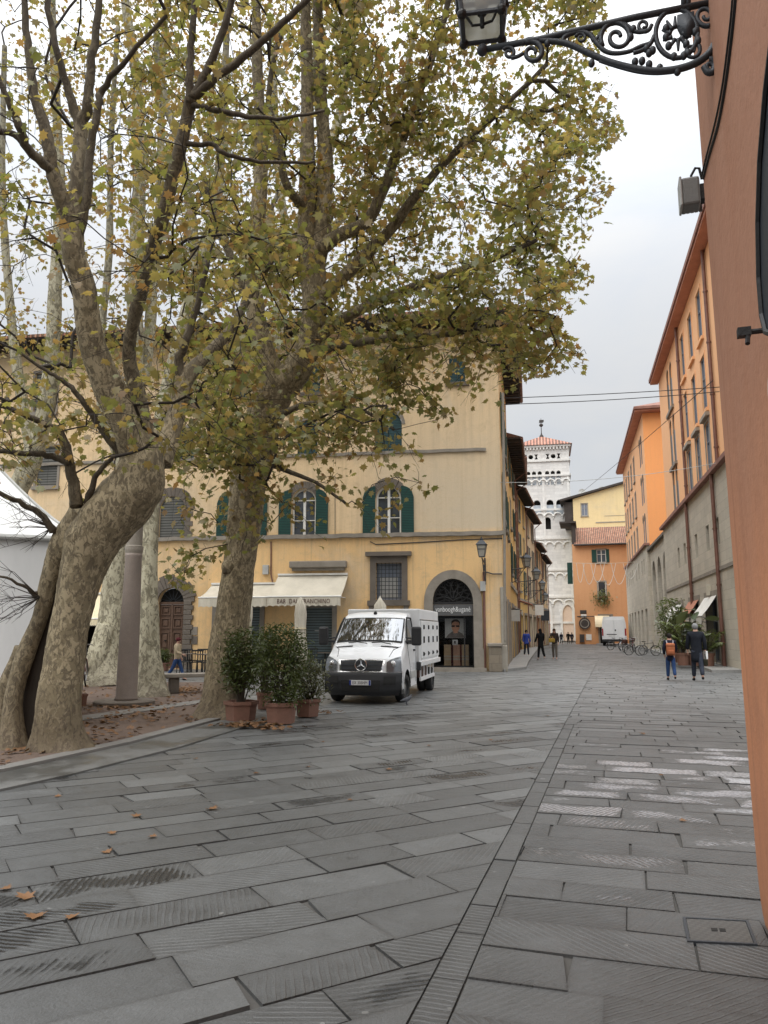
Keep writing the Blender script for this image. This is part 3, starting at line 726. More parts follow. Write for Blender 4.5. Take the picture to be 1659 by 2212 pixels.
# interiors of the openings (dark rooms)
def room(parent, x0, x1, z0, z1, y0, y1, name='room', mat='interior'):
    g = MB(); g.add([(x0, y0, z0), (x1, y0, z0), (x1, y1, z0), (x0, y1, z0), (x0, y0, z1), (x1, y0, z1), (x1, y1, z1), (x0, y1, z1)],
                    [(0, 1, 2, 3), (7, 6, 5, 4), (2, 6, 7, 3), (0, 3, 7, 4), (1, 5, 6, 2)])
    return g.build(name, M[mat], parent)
for w in wins1:
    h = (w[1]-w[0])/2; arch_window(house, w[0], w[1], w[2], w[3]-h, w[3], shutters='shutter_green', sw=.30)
h = (lw[1]-lw[0])/2; wl = arch_window(house, lw[0], lw[1], lw[2], lw[3]-h, lw[3], closed='shutter_grey', sw=.42)
for sx in (-1, 1):
    g = MB(); z = lw[2]; i = 0
    while z < lw[3]-h-.1:
        e = .36 if i % 2 else .24
        a, b_ = (lw[0]-e, lw[0]-.005) if sx < 0 else (lw[1]+.005, lw[1]+e)
        g.box(a, b_, -.04 + rnd.uniform(-.01, .01), .004, z, z+.205); z += .215; i += 1
    g.build('quoins', M['stone_dark'], wl)
for w in wins2:
    h = (w[1]-w[0])/2; arch_window(house, w[0], w[1], w[2], w[3]-h, w[3], closed='shutter_teal', surround='stone_grey', sw=.16)
for w in wins3: rect_window(house, *w, shutters='shutter_teal', closed=True, sill_mat='stone_dark')
for w in farw: rect_window(house, *w, shutters='shutter_grey', closed=True, surround='stone_grey')
# string courses, worn away near the corner on the upper one
z1 = F.pix(1000, 1153)[1]; z2 = F.pix(1000, 973)[1]
g = MB(); jitter_line(g, 0, FW+.06, -.15, .003, z1-.09, z1+.08, 120, .022); g.build('string_course', M['stone_grey'], house)
xe = F.pix(1050, 973)[0]
g = MB(); jitter_line(g, 0, xe, -.09, .003, z2-.06, z2+.07, 70, .03); g.build('string_course', M['stone_grey'], house)
# roof: tiles, deep eaves carried by rafters
EO = 1.25
g = MB(); g.box(-1, FW+.95, -EO, 6, FH+.16, FH+.30)
kx, ky, _ = rel(K + SV*SL)
g.build('roof', M['roof_tile'], house)
g = MB()
g.box(-.5, FW+.4, -EO+.05, 0, FH+.10, FH+.155)
x = .3
while x < FW: g.box(x, x+.13, -EO+.1, -.002, FH-.06, FH+.095); x += .55
g.build('eaves', M['eave_dark'], house)
sE = MB(); sE.box(-.4, SL+.2, -.85, 0, FH+.02, FH+.15)
x = .2
while x < SL: sE.box(x, x+.13, -.8, -.002, FH-.16, FH+.015); x += .55
se = sE.build('side_eaves', M['eave_dark'], house); se.location = (FW, 0, 0); se.rotation_euler = (0, 0, F2.rz-F.rz)
gt = MB(); gt.tube([(-.4, -.9, FH+.1), (SL+.2, -.9, FH+.1)], .09, 8); o = gt.build('gutter', M['copper_pipe'], house); o.location = (FW, 0, 0); o.rotation_euler = (0, 0, F2.rz-F.rz)
# grated window
g = MB(); a, b_, c, d = grat
ring(g, rect(a, b_, c, d), rect(a-.24, b_+.24, c-.02, d+.28), -.07, .004)
g.box(a-.42, b_+.42, -.24, .004, d+.285, d+.46); g.box(a-.34, b_+.34, -.16, .004, c-.24, c-.025); g.box(a-.28, a-.08, -.12, .004, c-.62, c-.245); g.box(b_+.08, b_+.28, -.12, .004, c-.62, c-.245)
gw = g.build('grated_window', M['stone_dark'], house)
g = MB()
for i in range(7): x = a + (b_-a)*(i+.5)/7; g.tube([(x, .06, c), (x, .06, d)], .014, 6)
for i in range(9): z = c + (d-c)*(i+.5)/9; g.tube([(a, .075, z), (b_, .075, z)], .012, 6)
g.build('grate', M['iron'], gw)
MB().box(a, b_, .24, .26, c, d).build('pane', M['glass_blue'], gw)
g = MB(); g.box(a+.15, b_-.2, .215, .225, c+.12, c+(d-c)*.62); g.build('blind', M['plastic_grey'], gw)
# arched shop front
x0, x1, _, zs, zt = shop
g = MB(); n = 17; cx = (x0+x1)/2; ax = (x1-x0)/2; bz = zt-zs
ring(g, arch(x0, x1, .3, zs, zt, 18), arch(x0-.36, x1+.36, .3, zs, zt+.36, 18), -.09, .004)
g.box(x0-.40, x0, -.13, .004, 0, .9); g.box(x1, x1+.40, -.13, .004, 0, .9)
sf = g.build('shop_front', M['stone_grey'], house)
g = MB()
g.box(x0-.02, x1+.02, .03, .09, zs-.10, zs-.02)
ring(g, arch(x0+.06, x1-.06, zs, zs+.02, zt-.06, 18), arch(x0+.005, x1-.005, zs-.05, zs+.02, zt-.005, 18), .04, .10)
for i in range(13):                                    # scrolled rays of the fanlight
    t = math.pi*(i+.5)/13; p = []
    for k in range(9):
        q = k/8; rr = .16 + q*.78; tt = t + .10*math.sin(q*7)*(1 if i % 2 else -1)
        p.append((cx + ax*rr*math.cos(tt), .07, zs + bz*rr*math.sin(tt)))
    g.tube(p, .022, 5)
    e = p[-2]; g.tube([(e[0]+.09*math.cos(u), .07, e[2]-.04+.09*math.sin(u)) for u in [j*.7 for j in range(9)]], .014, 5)
for rr in (.17, .45): g.tube([(cx+ax*rr*math.cos(math.pi*j/14), .07, zs+bz*rr*math.sin(math.pi*j/14)) for j in range(15)], .02, 5)
for e in (-1, 1): g.tube([(cx+e*ax*.95*(1-j/8), .06, zs+.04+.32*math.sin(j/8*math.pi)*bz*.5) for j in range(9)], .03, 5)
g.build('fanlight_grille', M['iron_dark'], sf)
MB().prism(arch(x0+.01, x1-.01, zs-.04, zs, zt-.01, 16)[::-1], .25, .26).build('fanlight_pane', M['interior'], sf)
zb = F.pix(980, 1330)[1]
g = MB(); t = .05
ring(g, rect(x0+t, x1-t, .22, zb-.03), rect(x0+.005, x1-.005, .17, zb), .12, .18); g.box(cx+.42, cx+.47, .125, .175, .22, zb-.03)
g.build('frame', M['iron_dark'], sf)
m, nt, b = newmat('shop_glass'); b.inputs['Base Color'].default_value = (.6, .6, .6, 1); b.inputs['Roughness'].default_value = .02; b.inputs['Transmission Weight'].default_value = 1; b.inputs['IOR'].default_value = 1.2; M['shop_glass'] = m
MB().box(x0+t, x1-t, .145, .150, .22, zb-.03).build('pane', M['shop_glass'], sf)
room(sf, x0+.005, x1-.005, .16, zb, .27, 2.4)
MB().box(x0-.3, x1+.5, -.42, .27, .0, .15).build('step', M['stone_grey'], sf)
MB().box(x0+.1, x1-.1, .3, 1.6, .155, .17).build('floor', M['stone_grey'], sf)
# shop sign, lettering in thin white strokes
sg = F.thing('shop_sign', 'grey shop sign with thin white lettering under the fanlight of the arched shop', 'sign', cx, .0, (zs+zb)/2)
MB().box(x0-cx+.01, x1-cx-.01, .0, .06, -(zs-zb)/2+.005, (zs-zb)/2-.11).build('board', M['sign_grey'], sg)
M['letter_white'] = simple('letter_white', (.78, .78, .76), .6)
text_mesh('vanboogh&ugané', .30, M['letter_white'], 'lettering', sg, (.0, -.006, -.03), width=(x1-x0)*.86)
# display in the window: portrait poster, three striped cartons, notice
ps = F.thing('portrait_poster', 'poster of a face with dark glasses hanging in the arched shop window', 'poster', F.pix(982, 1357)[0], .42, F.pix(982, 1357)[1])
MB().box(-.42, .42, 0, .02, -.40, .40).build('board', simple('poster_pale', (.72, .74, .71), .6), ps)
g = MB(); g.prism([(-.40, -.39), (.40, -.39), (.30, -.22), (.12, -.12), (-.1, -.12), (-.28, -.25)][::-1], -.004, 0.0); g.build('shirt', simple('poster_shirt', (.25, .22, .2), .7), ps)
g = MB(); g.prism([(.17*math.cos(a)+.02, .25*math.sin(a)+.08) for a in [j*math.pi/10 for j in range(20)]][::-1], -.008, -.0045); g.prism([(-.07, -.2), (.1, -.2), (.12, -.05), (-.09, -.05)][::-1], -.0075, -.0042); g.build('face', simple('poster_face', (.85, .42, .26), .6), ps)
g = MB(); g.prism([(-.16, .12), (-.15, .28), (-.05, .37), (.1, .37), (.2, .27), (.2, .12), (.15, .24), (0, .28), (-.12, .22)][::-1], -.012, -.0085); g.build('hair', simple('poster_hair', (.06, .03, .02), .7), ps)
g = MB(); g.box(-.15, -.01, -.013, -.009, .05, .12); g.box(.04, .18, -.013, -.009, .05, .12); g.box(-.01, .04, -.012, -.009, .09, .105); g.build('glasses', M['iron_dark'], ps)
nb = F.pix(982, 1388); o = F.thing('window_notice', 'small white notice below the portrait poster in the shop window', 'notice', nb[0], .40, nb[1])
MB().box(-.11, .11, 0, .01, -.11, .11).build('sheet', M['letter_white'], o); MB().box(-.05, .03, -.003, 0, -.05, .06).build('print', M['sign_grey'], o)
M['carton'] = simple('carton', (.62, .46, .28), .8); M['carton_pink'] = simple('carton_pink', (.66, .40, .28), .8)
for i, (px, mt, lab) in enumerate(((965, 'carton', 'tan display column in the shop window, the one beside the white truck'), (985, 'carton_pink', 'rosy display column between two tan ones in the shop window'), (1004, 'carton', 'tan display column in the shop window, the one beside the stone jamb'))):
    xx = F.pix(px, 1420)[0]; o = F.thing('display_column', lab, 'display column', xx, .55, .17, 'display columns in the shop window')
    hh = F.pix(px, 1393)[1]-.17
    MB().bbox(-.145, .145, 0, .25, 0, hh, .01).build('body', M[mt], o); g = MB(); g.box(-.148, .148, -.006, .0, hh*.42, hh*.5); g.box(-.148, .148, -.006, .0, hh*.29, hh*.37); g.build('stripe', M['canvas'], o)
    if i < 2: MB().box(.15, .20, .05, .2, 0, hh*.98).build('divider', simple('divider_red', (.13, .015, .02), .5), o)
# big panelled wooden door in a rusticated arch
x0, x1, _, zs, zt = wood; cx = (x0+x1)/2; a = (x1-x0)/2; b_ = zt-zs; g = MB(); n = 15
for i in range(n):
    t0, t1 = math.pi*(i+.05)/n, math.pi*(i+.95)/n; e = .48 + (.1 if i % 2 else 0)
    P = [(cx+(a+q)*math.cos(t), zs+(b_+q)*math.sin(t)) for q, t in ((0, t0), (e, t0), (e, t1), (0, t1))]
    g.prism(P[::-1], -.09 + rnd.uniform(-.015, .015), .004)
z = 0.0; i = 0
while z < zs-.1:
    e = .36 if i % 2 else .44
    for s0, s1 in ((x0-e, x0-.004), (x1+.004, x1+e)): g.bbox(s0, s1, -.09, .004, z, z+.20, .018)
    z += .21; i += 1
wd = g.build('wooden_door', M['stone_dark'], house)
g = MB(); g.box(x0, x1, .18, .24, .02, zs-.12); g.box(x0, x1, .12, .24, zs-.115, zs+.0)
for s0, s1 in ((x0+.10, cx-.07), (cx+.07, x1-.10)):
    for q0, q1 in ((.05, .24), (.28, .55), (.60, .76), (.80, .94)):
        zz0, zz1 = zs*q0, zs*q1
        ring(g, rect(s0+.05, s1-.05, zz0+.05, zz1-.05), rect(s0, s1, zz0, zz1), .13, .18); g.bbox(s0+.11, s1-.11, .14, .185, zz0+.11, zz1-.11, .015)
g.box(cx-.05, cx+.05, .13, .18, .02, zs-.12)
g.build('leaf', M['wood_door'], wd)
for e in (-1, 1): MB().lathe([(.0, -.02), (.05, -.02), (.06, .02), (0, .03)], 10, (cx+e*.25, .12, zs*.42)).build('knocker', M['iron_dark'], wd)
MB().prism(arch(x0+.01, x1-.01, zs, zs+.01, zt-.01, 12)[::-1], .26, .27).build('fanlight_pane', M['interior'], wd)
g = MB()
for i in range(7): t = math.pi*(i+.5)/7; g.tube([(cx+.1*math.cos(t), .2, zs+.1*math.sin(t)), (cx+a*.97*math.cos(t), .2, zs+b_*.97*math.sin(t))], .016, 5)
g.build('fanlight_grille', M['iron'], wd)
# roller shutters of the bar
def roller(sp, name, label_part):
    x0, x1, _, zt = sp
    g = MB(); ring(g, rect(x0, x1, .0, zt), rect(x0-.2, x1+.2, .0, zt+.2), -.06, .004); d = g.build(name, M['stone_grey'], house)
    MB().box(x0+.01, x1-.01, .10, .14, .02, zt).build('roller', M['roller'], d)
    MB().box(x0+.4, x1-.4, .085, .10, zt*.62, zt*.62+.03).build('handle', M['steel'], d)
roller(bard, 'bar_door', ''); roller(bar2, 'bar_door', '')
x0, x1, _, zt = left; g = MB(); ring(g, rect(x0, x1, .0, zt), rect(x0-.25, x1+.25, .0, zt+.2), -.05, .004); d = g.build('shop_door', M['stone_pale'], house); room(d, x0, x1, .02, zt, .28, 2.0)
# small plates and boxes on the wall
def plate(px0, px1, py0, py1, name, mat, y0=-.05, lab=None, cat=None):
    a, b_, c, d = F.span(px0, px1, py0, py1)
    o = F.thing(name, lab, cat, (a+b_)/2, 0, (c+d)/2)
    MB().bbox(a-(a+b_)/2, b_-(a+b_)/2, y0, -.002, c-(c+d)/2, d-(c+d)/2, .008).build('case', M[mat], o)
    return o
plate(569, 581, 1221, 1241, 'meter_box', 'plastic_grey', -.14, 'pale box on the yellow wall above the two awnings', 'meter box')
plate(1037, 1049, 1256, 1277, 'alarm_box', 'plastic_grey', -.16, 'small white alarm box beside the arch of the shop', 'alarm box')
o = plate(413, 427, 1354, 1372, 'wall_plaque', 'stone_grey', -.03, 'upper bronze plaque beside the wooden door', 'plaque')
o = plate(413, 427, 1374, 1392, 'wall_plaque', 'stone_dark', -.03, 'lower, darker plaque beside the wooden door', 'plaque')
plate(917, 929, 1290, 1297, 'street_nameplate', 'marble_trim', -.02, 'little white nameplate on the wall left of the shop arch', 'nameplate')
# pipes and cables running down the wall
def pipe(pts, r, mat, label, name='drainpipe', cat='drainpipe', off=-.07):
    P = [F.world(*(lambda q: (q[0], off, q[1]))(F.pix(x, y))) for x, y in pts]
    base = P[-1]; o = thing(name, label, cat, base)
    MB().tube([p-base for p in P], r, 8).build('pipe', M[mat], o)
    return o
pipe([(1045, 1236), (1046, 1300), (1047, 1360), (1048, 1450)], .05, 'copper_pipe', 'rusty drainpipe between the arched shop and the corner of the yellow house')
pipe([(1086, 850), (1088, 1000), (1089.5, 1150), (1090.5, 1330), (1091, 1385)], .055, 'stone_grey', 'tall grey drainpipe down the corner of the yellow house')
pipe([(800, 1170), (812, 1176), (900, 1172), (1000, 1166), (1085, 1163)], .018, 'iron', 'thin cable running under the string course of the yellow house', 'wall_cable', 'cable', -.03)
pipe([(586, 1170), (586, 1240), (590, 1262)], .03, 'copper_pipe', 'short brown conduit above the plain awning', 'conduit', 'conduit', -.04)
pipe([(664, 1060), (664, 1058), (724, 1030), (724, 1160)], .012, 'iron', 'thin cable looping between two shuttered windows', 'wall_cable', 'cable', -.03)
pipe([(1085, 1240), (1064, 1240), (1052, 1236), (1046, 1238)], .025, 'iron', 'short cable from the corner to the wall lamp', 'wall_cable', 'cable', -.06)
# stone buttress at the corner
a, b_, c, d = F.span(1056, 1084, 1390, 1452)
bt = F.thing('corner_buttress', 'low weathered stone buttress at the corner of the yellow house', 'buttress', a, 0, 0)
g = MB(); g.bbox(0, b_-a, -.42, .01, 0, d-.12, .03); g.build('block', M['stone_old'], bt); MB().bbox(-.04, b_-a+.04, -.47, .01, d-.118, d+.02, .03).build('cap', M['stone_grey'], bt)
cs = F.thing('corner_stone', 'pale stone guard block on the very corner of the yellow house', 'guard stone', FW, 0, 0)
g = MB(); g.bbox(-.2, .10, -.14, .5, 0, 1.05, .04); g.bbox(-.14, .06, -.09, .4, 1.05, 3.4, .03); g.build('block', M['stone_pale'], cs)
# brackets: a stone lintel left over the bar awning
a, b_, c, d = F.span(628, 750, 1218, 1233); o = F.thing('stone_ledge', 'old stone ledge on the wall over the lettered awning', 'ledge', a, 0, c)
g = MB(); g.bbox(0, b_-a, -.3, 0, .12, d-c+.1, .03); g.box(.1, b_-a-.1, -.18, -.001, 0, .118); g.build('slab', M['stone_grey'], o)
# ---------------------------------------------------------------- awnings of the yellow house
def awning(px0, px1, ytop, yfront, yhem, proj_, mat, label, txt=None, sag=.0):
    x0, _z = F.pix(px0+ (8 if px0 > 300 else 0), ytop); x1, zt = F.pix(px1, ytop)
    zf = F.pix((px0+px1)/2, yfront, -proj_)[1]; zh = F.pix((px0+px1)/2, yhem, -proj_)[1]
    x0 = F.pix(px0, yfront, -proj_)[0]; x1 = F.pix(px1, yfront, -proj_)[0]
    zt = F.pix((px0+px1)/2, ytop)[1]
    o = F.thing('awning', label, 'awning', (x0+x1)/2, 0, zt, 'awnings on the yellow house'); h = (x1-x0)/2
    n = 24; vs = []; fs = []; K_ = 8
    for i in range(n+1):
        x = -h + 2*h*i/n
        for k in range(K_+1):
            q = k/K_; vs.append((x, -proj_*q, (zf-zt)*q - .07*math.sin(q*math.pi) - .012*math.sin(i*1.9)*q))
    for i in range(n):
        for k in range(K_): a = i*(K_+1)+k; fs.append((a, a+1, a+K_+2, a+K_+1))
    g = MB(); g.add(vs, fs); g.add([(v[0], v[1], v[2]-.012) for v in vs], [f[::-1] for f in fs]); g.build('canopy', M[mat], o, True)
    g = MB(); g.tube([(-h-.03, -proj_-.02, zf-zt-.01), (h+.03, -proj_-.02, zf-zt-.01)], .035, 8)
    for e in (-h+.1, h-.1): g.tube([(e, -.02, (zf-zt)*.9-.1), (e, -proj_*.55, (zf-zt)-.02), (e, -proj_, zf-zt-.02)], .022, 6)
    g.box(-h, h, -.1, -.01, .0, .08); g.build('bar', M['white_paint'], o)
    # scalloped valance
    N = 72; top = zf-zt-.05; bot = zh-zt; vs = []; fs = []
    for i in range(N+1):
        x = -h + 2*h*i/N; y = -proj_-.05 + .012*math.sin(i*.9)
        vs += [(x, y, top), (x, y-.01, bot + .045*abs(math.sin(i*math.pi/6)))]
    for i in range(N): fs.append((2*i, 2*i+1, 2*i+3, 2*i+2))
    g = MB(); g.add(vs, fs); g.add([(v[0], v[1]+.006, v[2]) for v in vs], [f[::-1] for f in fs]); v = g.build('valance', M[mat], o)
    if txt: text_mesh(txt, (top-bot)*.72, M['letter_brown'], 'lettering', v, (.0, -proj_-.068, (top+bot)/2+.02), width=2*h*.72, space=1.05)
    return o
awning(578, 736, 1243, 1288, 1310, 1.5, 'canvas', 'cream awning lettered BAR DAL FRANCHINO over a roller shutter', 'BAR  DAL  FRANCHINO')
awning(430, 577, 1263, 1290, 1312, 1.4, 'canvas', 'plain dirty cream awning, partly behind a tree trunk, beside the lettered one')
awning(168, 222, 1284, 1336, 1352, 1.4, 'canvas_cream', 'cream awning over the dark doorway, seen between two tree trunks')
# ---------------------------------------------------------------- houses along the left side of the street
def street_house(P0, P1, H, name, label, mat, sh='shutter_green', eave=.9, roofm='eave_dark', nb=3, floors=3, D=9, eave_t=.22, pipes=True):
    u = Vector((P1[0]-P0[0], P1[1]-P0[1], 0)); L = u.length; f = Facade(P0, u)
    t = f.thing(name, label, 'house', 0, 0, 0, 'houses along the left side of the street')
    holes = []; W_ = []
    bay = L/nb; fh = (H-4.3)/floors
    for i in range(nb):
        c = bay*(i+.5)
        for k in range(floors):
            ww = min(1.05, bay*.4); z0 = 4.7 + fh*k + .25; holes.append(rect(c-ww/2, c+ww/2, z0, z0+min(2.0, fh*.62))); W_.append(holes[-1])
        holes.append(rect(c-bay*.3, c+bay*.3, .12, 3.0))
    g = MB(); g.holed([(0, 0), (L, 0), (L, H), (0, H)], holes, 0, .2); shell(g, L, D, H); g.build('wall', M[mat], t)
    for r in W_:
        rect_window(t, r[0][0], r[1][0], r[0][1], r[2][1], .16, sh if rnd.random() < .8 else None, surround='stone_pale', sur_w=.1, sill_mat='stone_pale')
    for i in range(nb):
        c = bay*(i+.5); h = bay*.3
        g = MB(); ring(g, rect(c-h, c+h, .12, 3.0), rect(c-h-.16, c+h+.16, .12, 3.2), -.05, .004); d = g.build('shop_door', M['stone_grey'], t)
        MB().box(c-h, c+h, .15, .18, .12, 3.0).build('pane', M['glass_dark'], d)
    g = MB(); g.box(-.1, L+.1, -eave, 0, H-.02, H+.05)
    x = .15
    while x < L-.1: g.box(x, x+.12, -eave+.06, -.002, H-.17, H-.025); x += .6
    g.build('eaves', M[roofm], t)
    g = MB(); v = [(-.12, -eave-.1, H+.06), (L+.12, -eave-.1, H+.06), (L+.12, D*.5, H+1.9), (-.12, D*.5, H+1.9), (L+.12, D+.5, H+.06), (-.12, D+.5, H+.06)]
    g.add(v, [(0, 1, 2, 3), (3, 2, 4, 5), (0, 3, 5), (1, 4, 2)]); g.build('roof', M['roof_tile'], t)
    g = MB(); g.tube([(-.1, -eave-.06, H+.0), (L+.1, -eave-.06, H+.0)], .08, 8)
    if pipes: g.tube([(L-.25, -eave-.05, H-.05), (L-.25, -.12, H-.6), (L-.25, -.1, .2)], .05, 8)
    g.build('gutter', M['copper_pipe'], t)
    g = MB(); g.box(-.01, L+.01, -.08, .003, 4.1, 4.32); g.build('string_course', M['stone_pale'], t)
    return t, f
PA = K + SV*SL
line = [(PA.x, PA.y), (9.05, 51.5), (10.85, 61.0), (13.1, 69.0), (15.6, 77.5), (17.9, 85.5), (20.6, 95.0)]
mats = ['plaster_gold', 'plaster_sand', 'plaster_gold', 'plaster_pale', 'plaster_rose', 'plaster_sand']
hts = [zat(1140, 990, 47), zat(1148, 1030, 58), zat(1160, 1075, 65), zat(1170, 1120, 74), 10.6, zat(1184, 1205, 88)]
labs = ['golden plastered house directly beyond the corner house, under deep dark eaves', 'sand coloured house with a small projecting roof over the street', 'golden house in the middle of the left row, with long iron gutters',
        'pale house standing before the low end of the left row', 'low rosy house near the far end of the left row', 'lowest house of the left row, next to the white tower']
for i in range(6):
    a = Vector((*line[i], 0)); b_ = Vector((*line[i+1], 0))
    street_house(a, b_, hts[i], 'terraced_house', labs[i], mats[i], ['shutter_green', 'shutter_grey', 'shutter_green', 'shutter_grey', 'shutter_green', 'shutter_grey'][i], [.8, .85, .8, .7, .6, .6][i], nb=[2, 2, 2, 2, 2, 2][i], floors=3 if hts[i] > 11 else 2)
# ---------------------------------------------------------------- white marble bell tower
TY = 118.0
tl = atY(1126, 1390, TY); TU = (math.cos(R(-12)), math.sin(R(-12)))
T = Facade((tl.x, TY), TU); tw = T.pix(1245, 1390)[0]
tower = T.thing('bell_tower', 'white marble bell tower with arcaded storeys and a low red pyramid roof', 'tower')
th = zat(1180, 968, TY); D = tw
lev = [zat(1200, y, TY) for y in (1345, 1290, 1232, 1165, 1103, 1030, 998)]
def tx(px): return T.pix(px, 1100)[0]
cxw = tw/2
holes = []
# openings from the bottom up: single, double, triple pairs
def tri(c, w, n, z0, z1):
    out = []
    for i in range(n):
        x = c + (i-(n-1)/2)*w; out.append(arch(x-w*.36, x+w*.36, z0, z1-w*.36, z1, 8))
    return out
pxm = tw/121.0
top3 = [(tx(1197), 13*pxm), (tx(1156), 13*pxm)]
for c, w in top3: holes += tri(c, w, 3, zat(1197, 1050, TY), zat(1197, 1020, TY))
holes += tri(tx(1199), 22*pxm, 2, zat(1197, 1113, TY), zat(1197, 1082, TY)); holes += tri(tx(1150), 22*pxm, 2, zat(1197, 1113, TY), zat(1197, 1082, TY))
holes.append(arch(tx(1175), tx(1189), zat(1180, 1145, TY), zat(1180, 1126, TY), zat(1180, 1119, TY), 10))
for px in (1187, 1199, 1211, 1138, 1150, 1162):
    z = zat(1199, 989, TY)
    if px in (1199, 1150): holes.append([(tx(px)+.38*math.cos(a), z+.38*math.sin(a)) for a in [j*math.pi/6 for j in range(12)]])
    else: holes.append([(tx(px)-.3, z-.42), (tx(px)+.3, z-.42), (tx(px)+.08, z), (tx(px)+.3, z+.42), (tx(px)-.3, z+.42), (tx(px)-.08, z)])
g = MB(); g.holed([(0, 0), (tw, 0), (tw, th), (0, th)], holes, 0, .7); shell(g, tw, D, th)
tb = g.build('shaft', M['marble'], tower)
# belfry openings backed by plates painted as pale daylight; a dark core below
g = MB(); g.box(.8, tw-.8, .75, D-.8, .1, zat(1180, 1060, TY)-.2); g.build('core', M['interior'], tower)
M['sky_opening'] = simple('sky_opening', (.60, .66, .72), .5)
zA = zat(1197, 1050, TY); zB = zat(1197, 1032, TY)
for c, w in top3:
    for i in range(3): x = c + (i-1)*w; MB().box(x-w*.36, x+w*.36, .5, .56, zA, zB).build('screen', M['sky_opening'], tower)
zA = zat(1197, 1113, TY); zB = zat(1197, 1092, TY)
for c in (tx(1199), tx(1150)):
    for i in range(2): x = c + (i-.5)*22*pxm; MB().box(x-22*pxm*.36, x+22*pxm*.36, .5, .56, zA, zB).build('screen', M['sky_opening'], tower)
for i, z in enumerate(lev):
    g = MB(); g.box(-.14, tw+.14, -.2, .002, z-.16, z+.16); g.box(tw+.002, tw+.2, -.2, D, z-.16, z+.16); c = g.build('cornice', M['marble_trim'], tower)
    if 0 < i < 6:                                        # blind arcade hanging under each cornice
        g = MB(); n = [3, 5, 6, 6, 6, 7, 7][i]; w = tw/n
        for k in range(n):
            cc = w*(k+.5); pts = [(cc + w*.44*math.cos(math.pi*j/10), -.12, z-1.1 + w*.44*math.sin(math.pi*j/10)*.9) for j in range(11)]
            g.tube(pts, .13, 6)
            g.box(cc-w*.5-.09, cc-w*.5+.09, -.16, .001, z-1.5, z-1.0)
        for x in (.3, tw/2, tw-.3): g.box(x-.16, x+.16, -.1, .001, ([0]+lev)[i]+.2, z-.2)
        g.build('blind_arcade', M['marble_trim'], c)
# tall blind arches at the foot, with a rosy infill
for px0, px1 in ((1152, 1187), (1199, 1236)):
    a, b_ = tx(px0)+.2, tx(px1)-.1; zt_ = lev[1]-.9
    g = MB(); ring(g, arch(a+.35, b_-.35, .2, zt_-1.6-.35, zt_-.35, 12), arch(a, b_, .2, zt_-1.6, zt_, 12), -.26, .002); q = g.build('blind_arch', M['marble_trim'], tower)
    MB().prism(arch(a+.36, b_-.36, .2, zt_-1.95, zt_-.36, 12)[::-1], -.05, .001).build('infill', M['marble_pink'], q)
g = MB(); g.box(-.3, tw+.3, -.38, D+.3, th-.12, th+.22)
n = 16
for k in range(n): x = tw*(k+.5)/n; g.box(x-.12, x+.12, -.34, -.002, th-.5, th-.13)
g.build('eaves_cornice', M['marble_trim'], tower)
ap = zat(1177, 946, TY+D/2); g = MB(); e = .55
g.add([(-e, -e-.05, th+.23), (tw+e, -e-.05, th+.23), (tw+e, D+e, th+.23), (-e, D+e, th+.23), (tw/2, D/2, th+.23+tw*.31)], [(0, 1, 4), (1, 2, 4), (2, 3, 4), (3, 0, 4), (3, 2, 1, 0)])
rf = g.build('roof', M['roof_red'], tower)
za = th+.23+tw*.31
g = MB(); g.lathe([(.45, -.3), (.3, .1), (.12, .35), (.07, .6), (.06, 1.6), (.3, 1.75), (.34, 1.95), (.2, 2.15), (.05, 2.2), (.04, 3.0), (0, 3.1)], 10, (tw/2, D/2, za)); g.box(tw/2-.3, tw/2+.45, D/2-.04, D/2+.04, za+2.45, za+2.8); g.box(tw/2-.35, tw/2+.35, D/2-.05, D/2+.05, za+2.3, za+2.4)
g.build('finial', M['eave_dark'], rf)
# ---------------------------------------------------------------- orange house closing the street
EY = 97.0
el = atY(1244, 1389, EY); EU = (math.cos(R(-15)), math.sin(R(-15)))
E = Facade((el.x, EY), EU); ew = E.pix(1372, 1389)[0]
eh = zat(1300, 1176, EY)
ehouse = E.thing('orange_house', 'tan orange house with a lean-to tiled roof and two shuttered windows closing the street', 'house')
w1 = E.span(1289, 1309, 1187, 1215); w2 = E.span(1292, 1309, 1256, 1292); dd = E.span(1296, 1322, 1330, 1389)
g = MB(); g.holed([(0, 0), (ew, 0), (ew, eh), (0, eh)], [rect(*w1), rect(*w2), rect(dd[0], dd[1], .02, dd[3])], 0, .25); shell(g, ew, 11, eh); g.build('wall', M['plaster_tan'], ehouse)
rect_window(ehouse, *w1, d=.2, shutters=None, surround='stone_grey', frame='white_paint'); wn = rect_window(ehouse, *w2, d=.2, surround='stone_pale', frame='white_paint', bars=False)
s = MB(); s.box(w1[0]-.62, w1[0]-.02, -.08, -.04, w1[2], w1[3]); s.box(w1[1]+.02, w1[1]+.4, -.08, -.04, w1[2], w1[3]); s.build('shutter', M['shutter_green'], ehouse)
g = MB(); ring(g, rect(dd[0], dd[1], .02, dd[3]), rect(dd[0]-.2, dd[1]+.2, .02, dd[3]+.2), -.05, .003); q = g.build('door', M['stone_grey'], ehouse); MB().box(dd[0], dd[1], .2, .23, .02, dd[3]).build('leaf', M['interior'], q)
zr = zat(1300, 1141, EY+5.5)
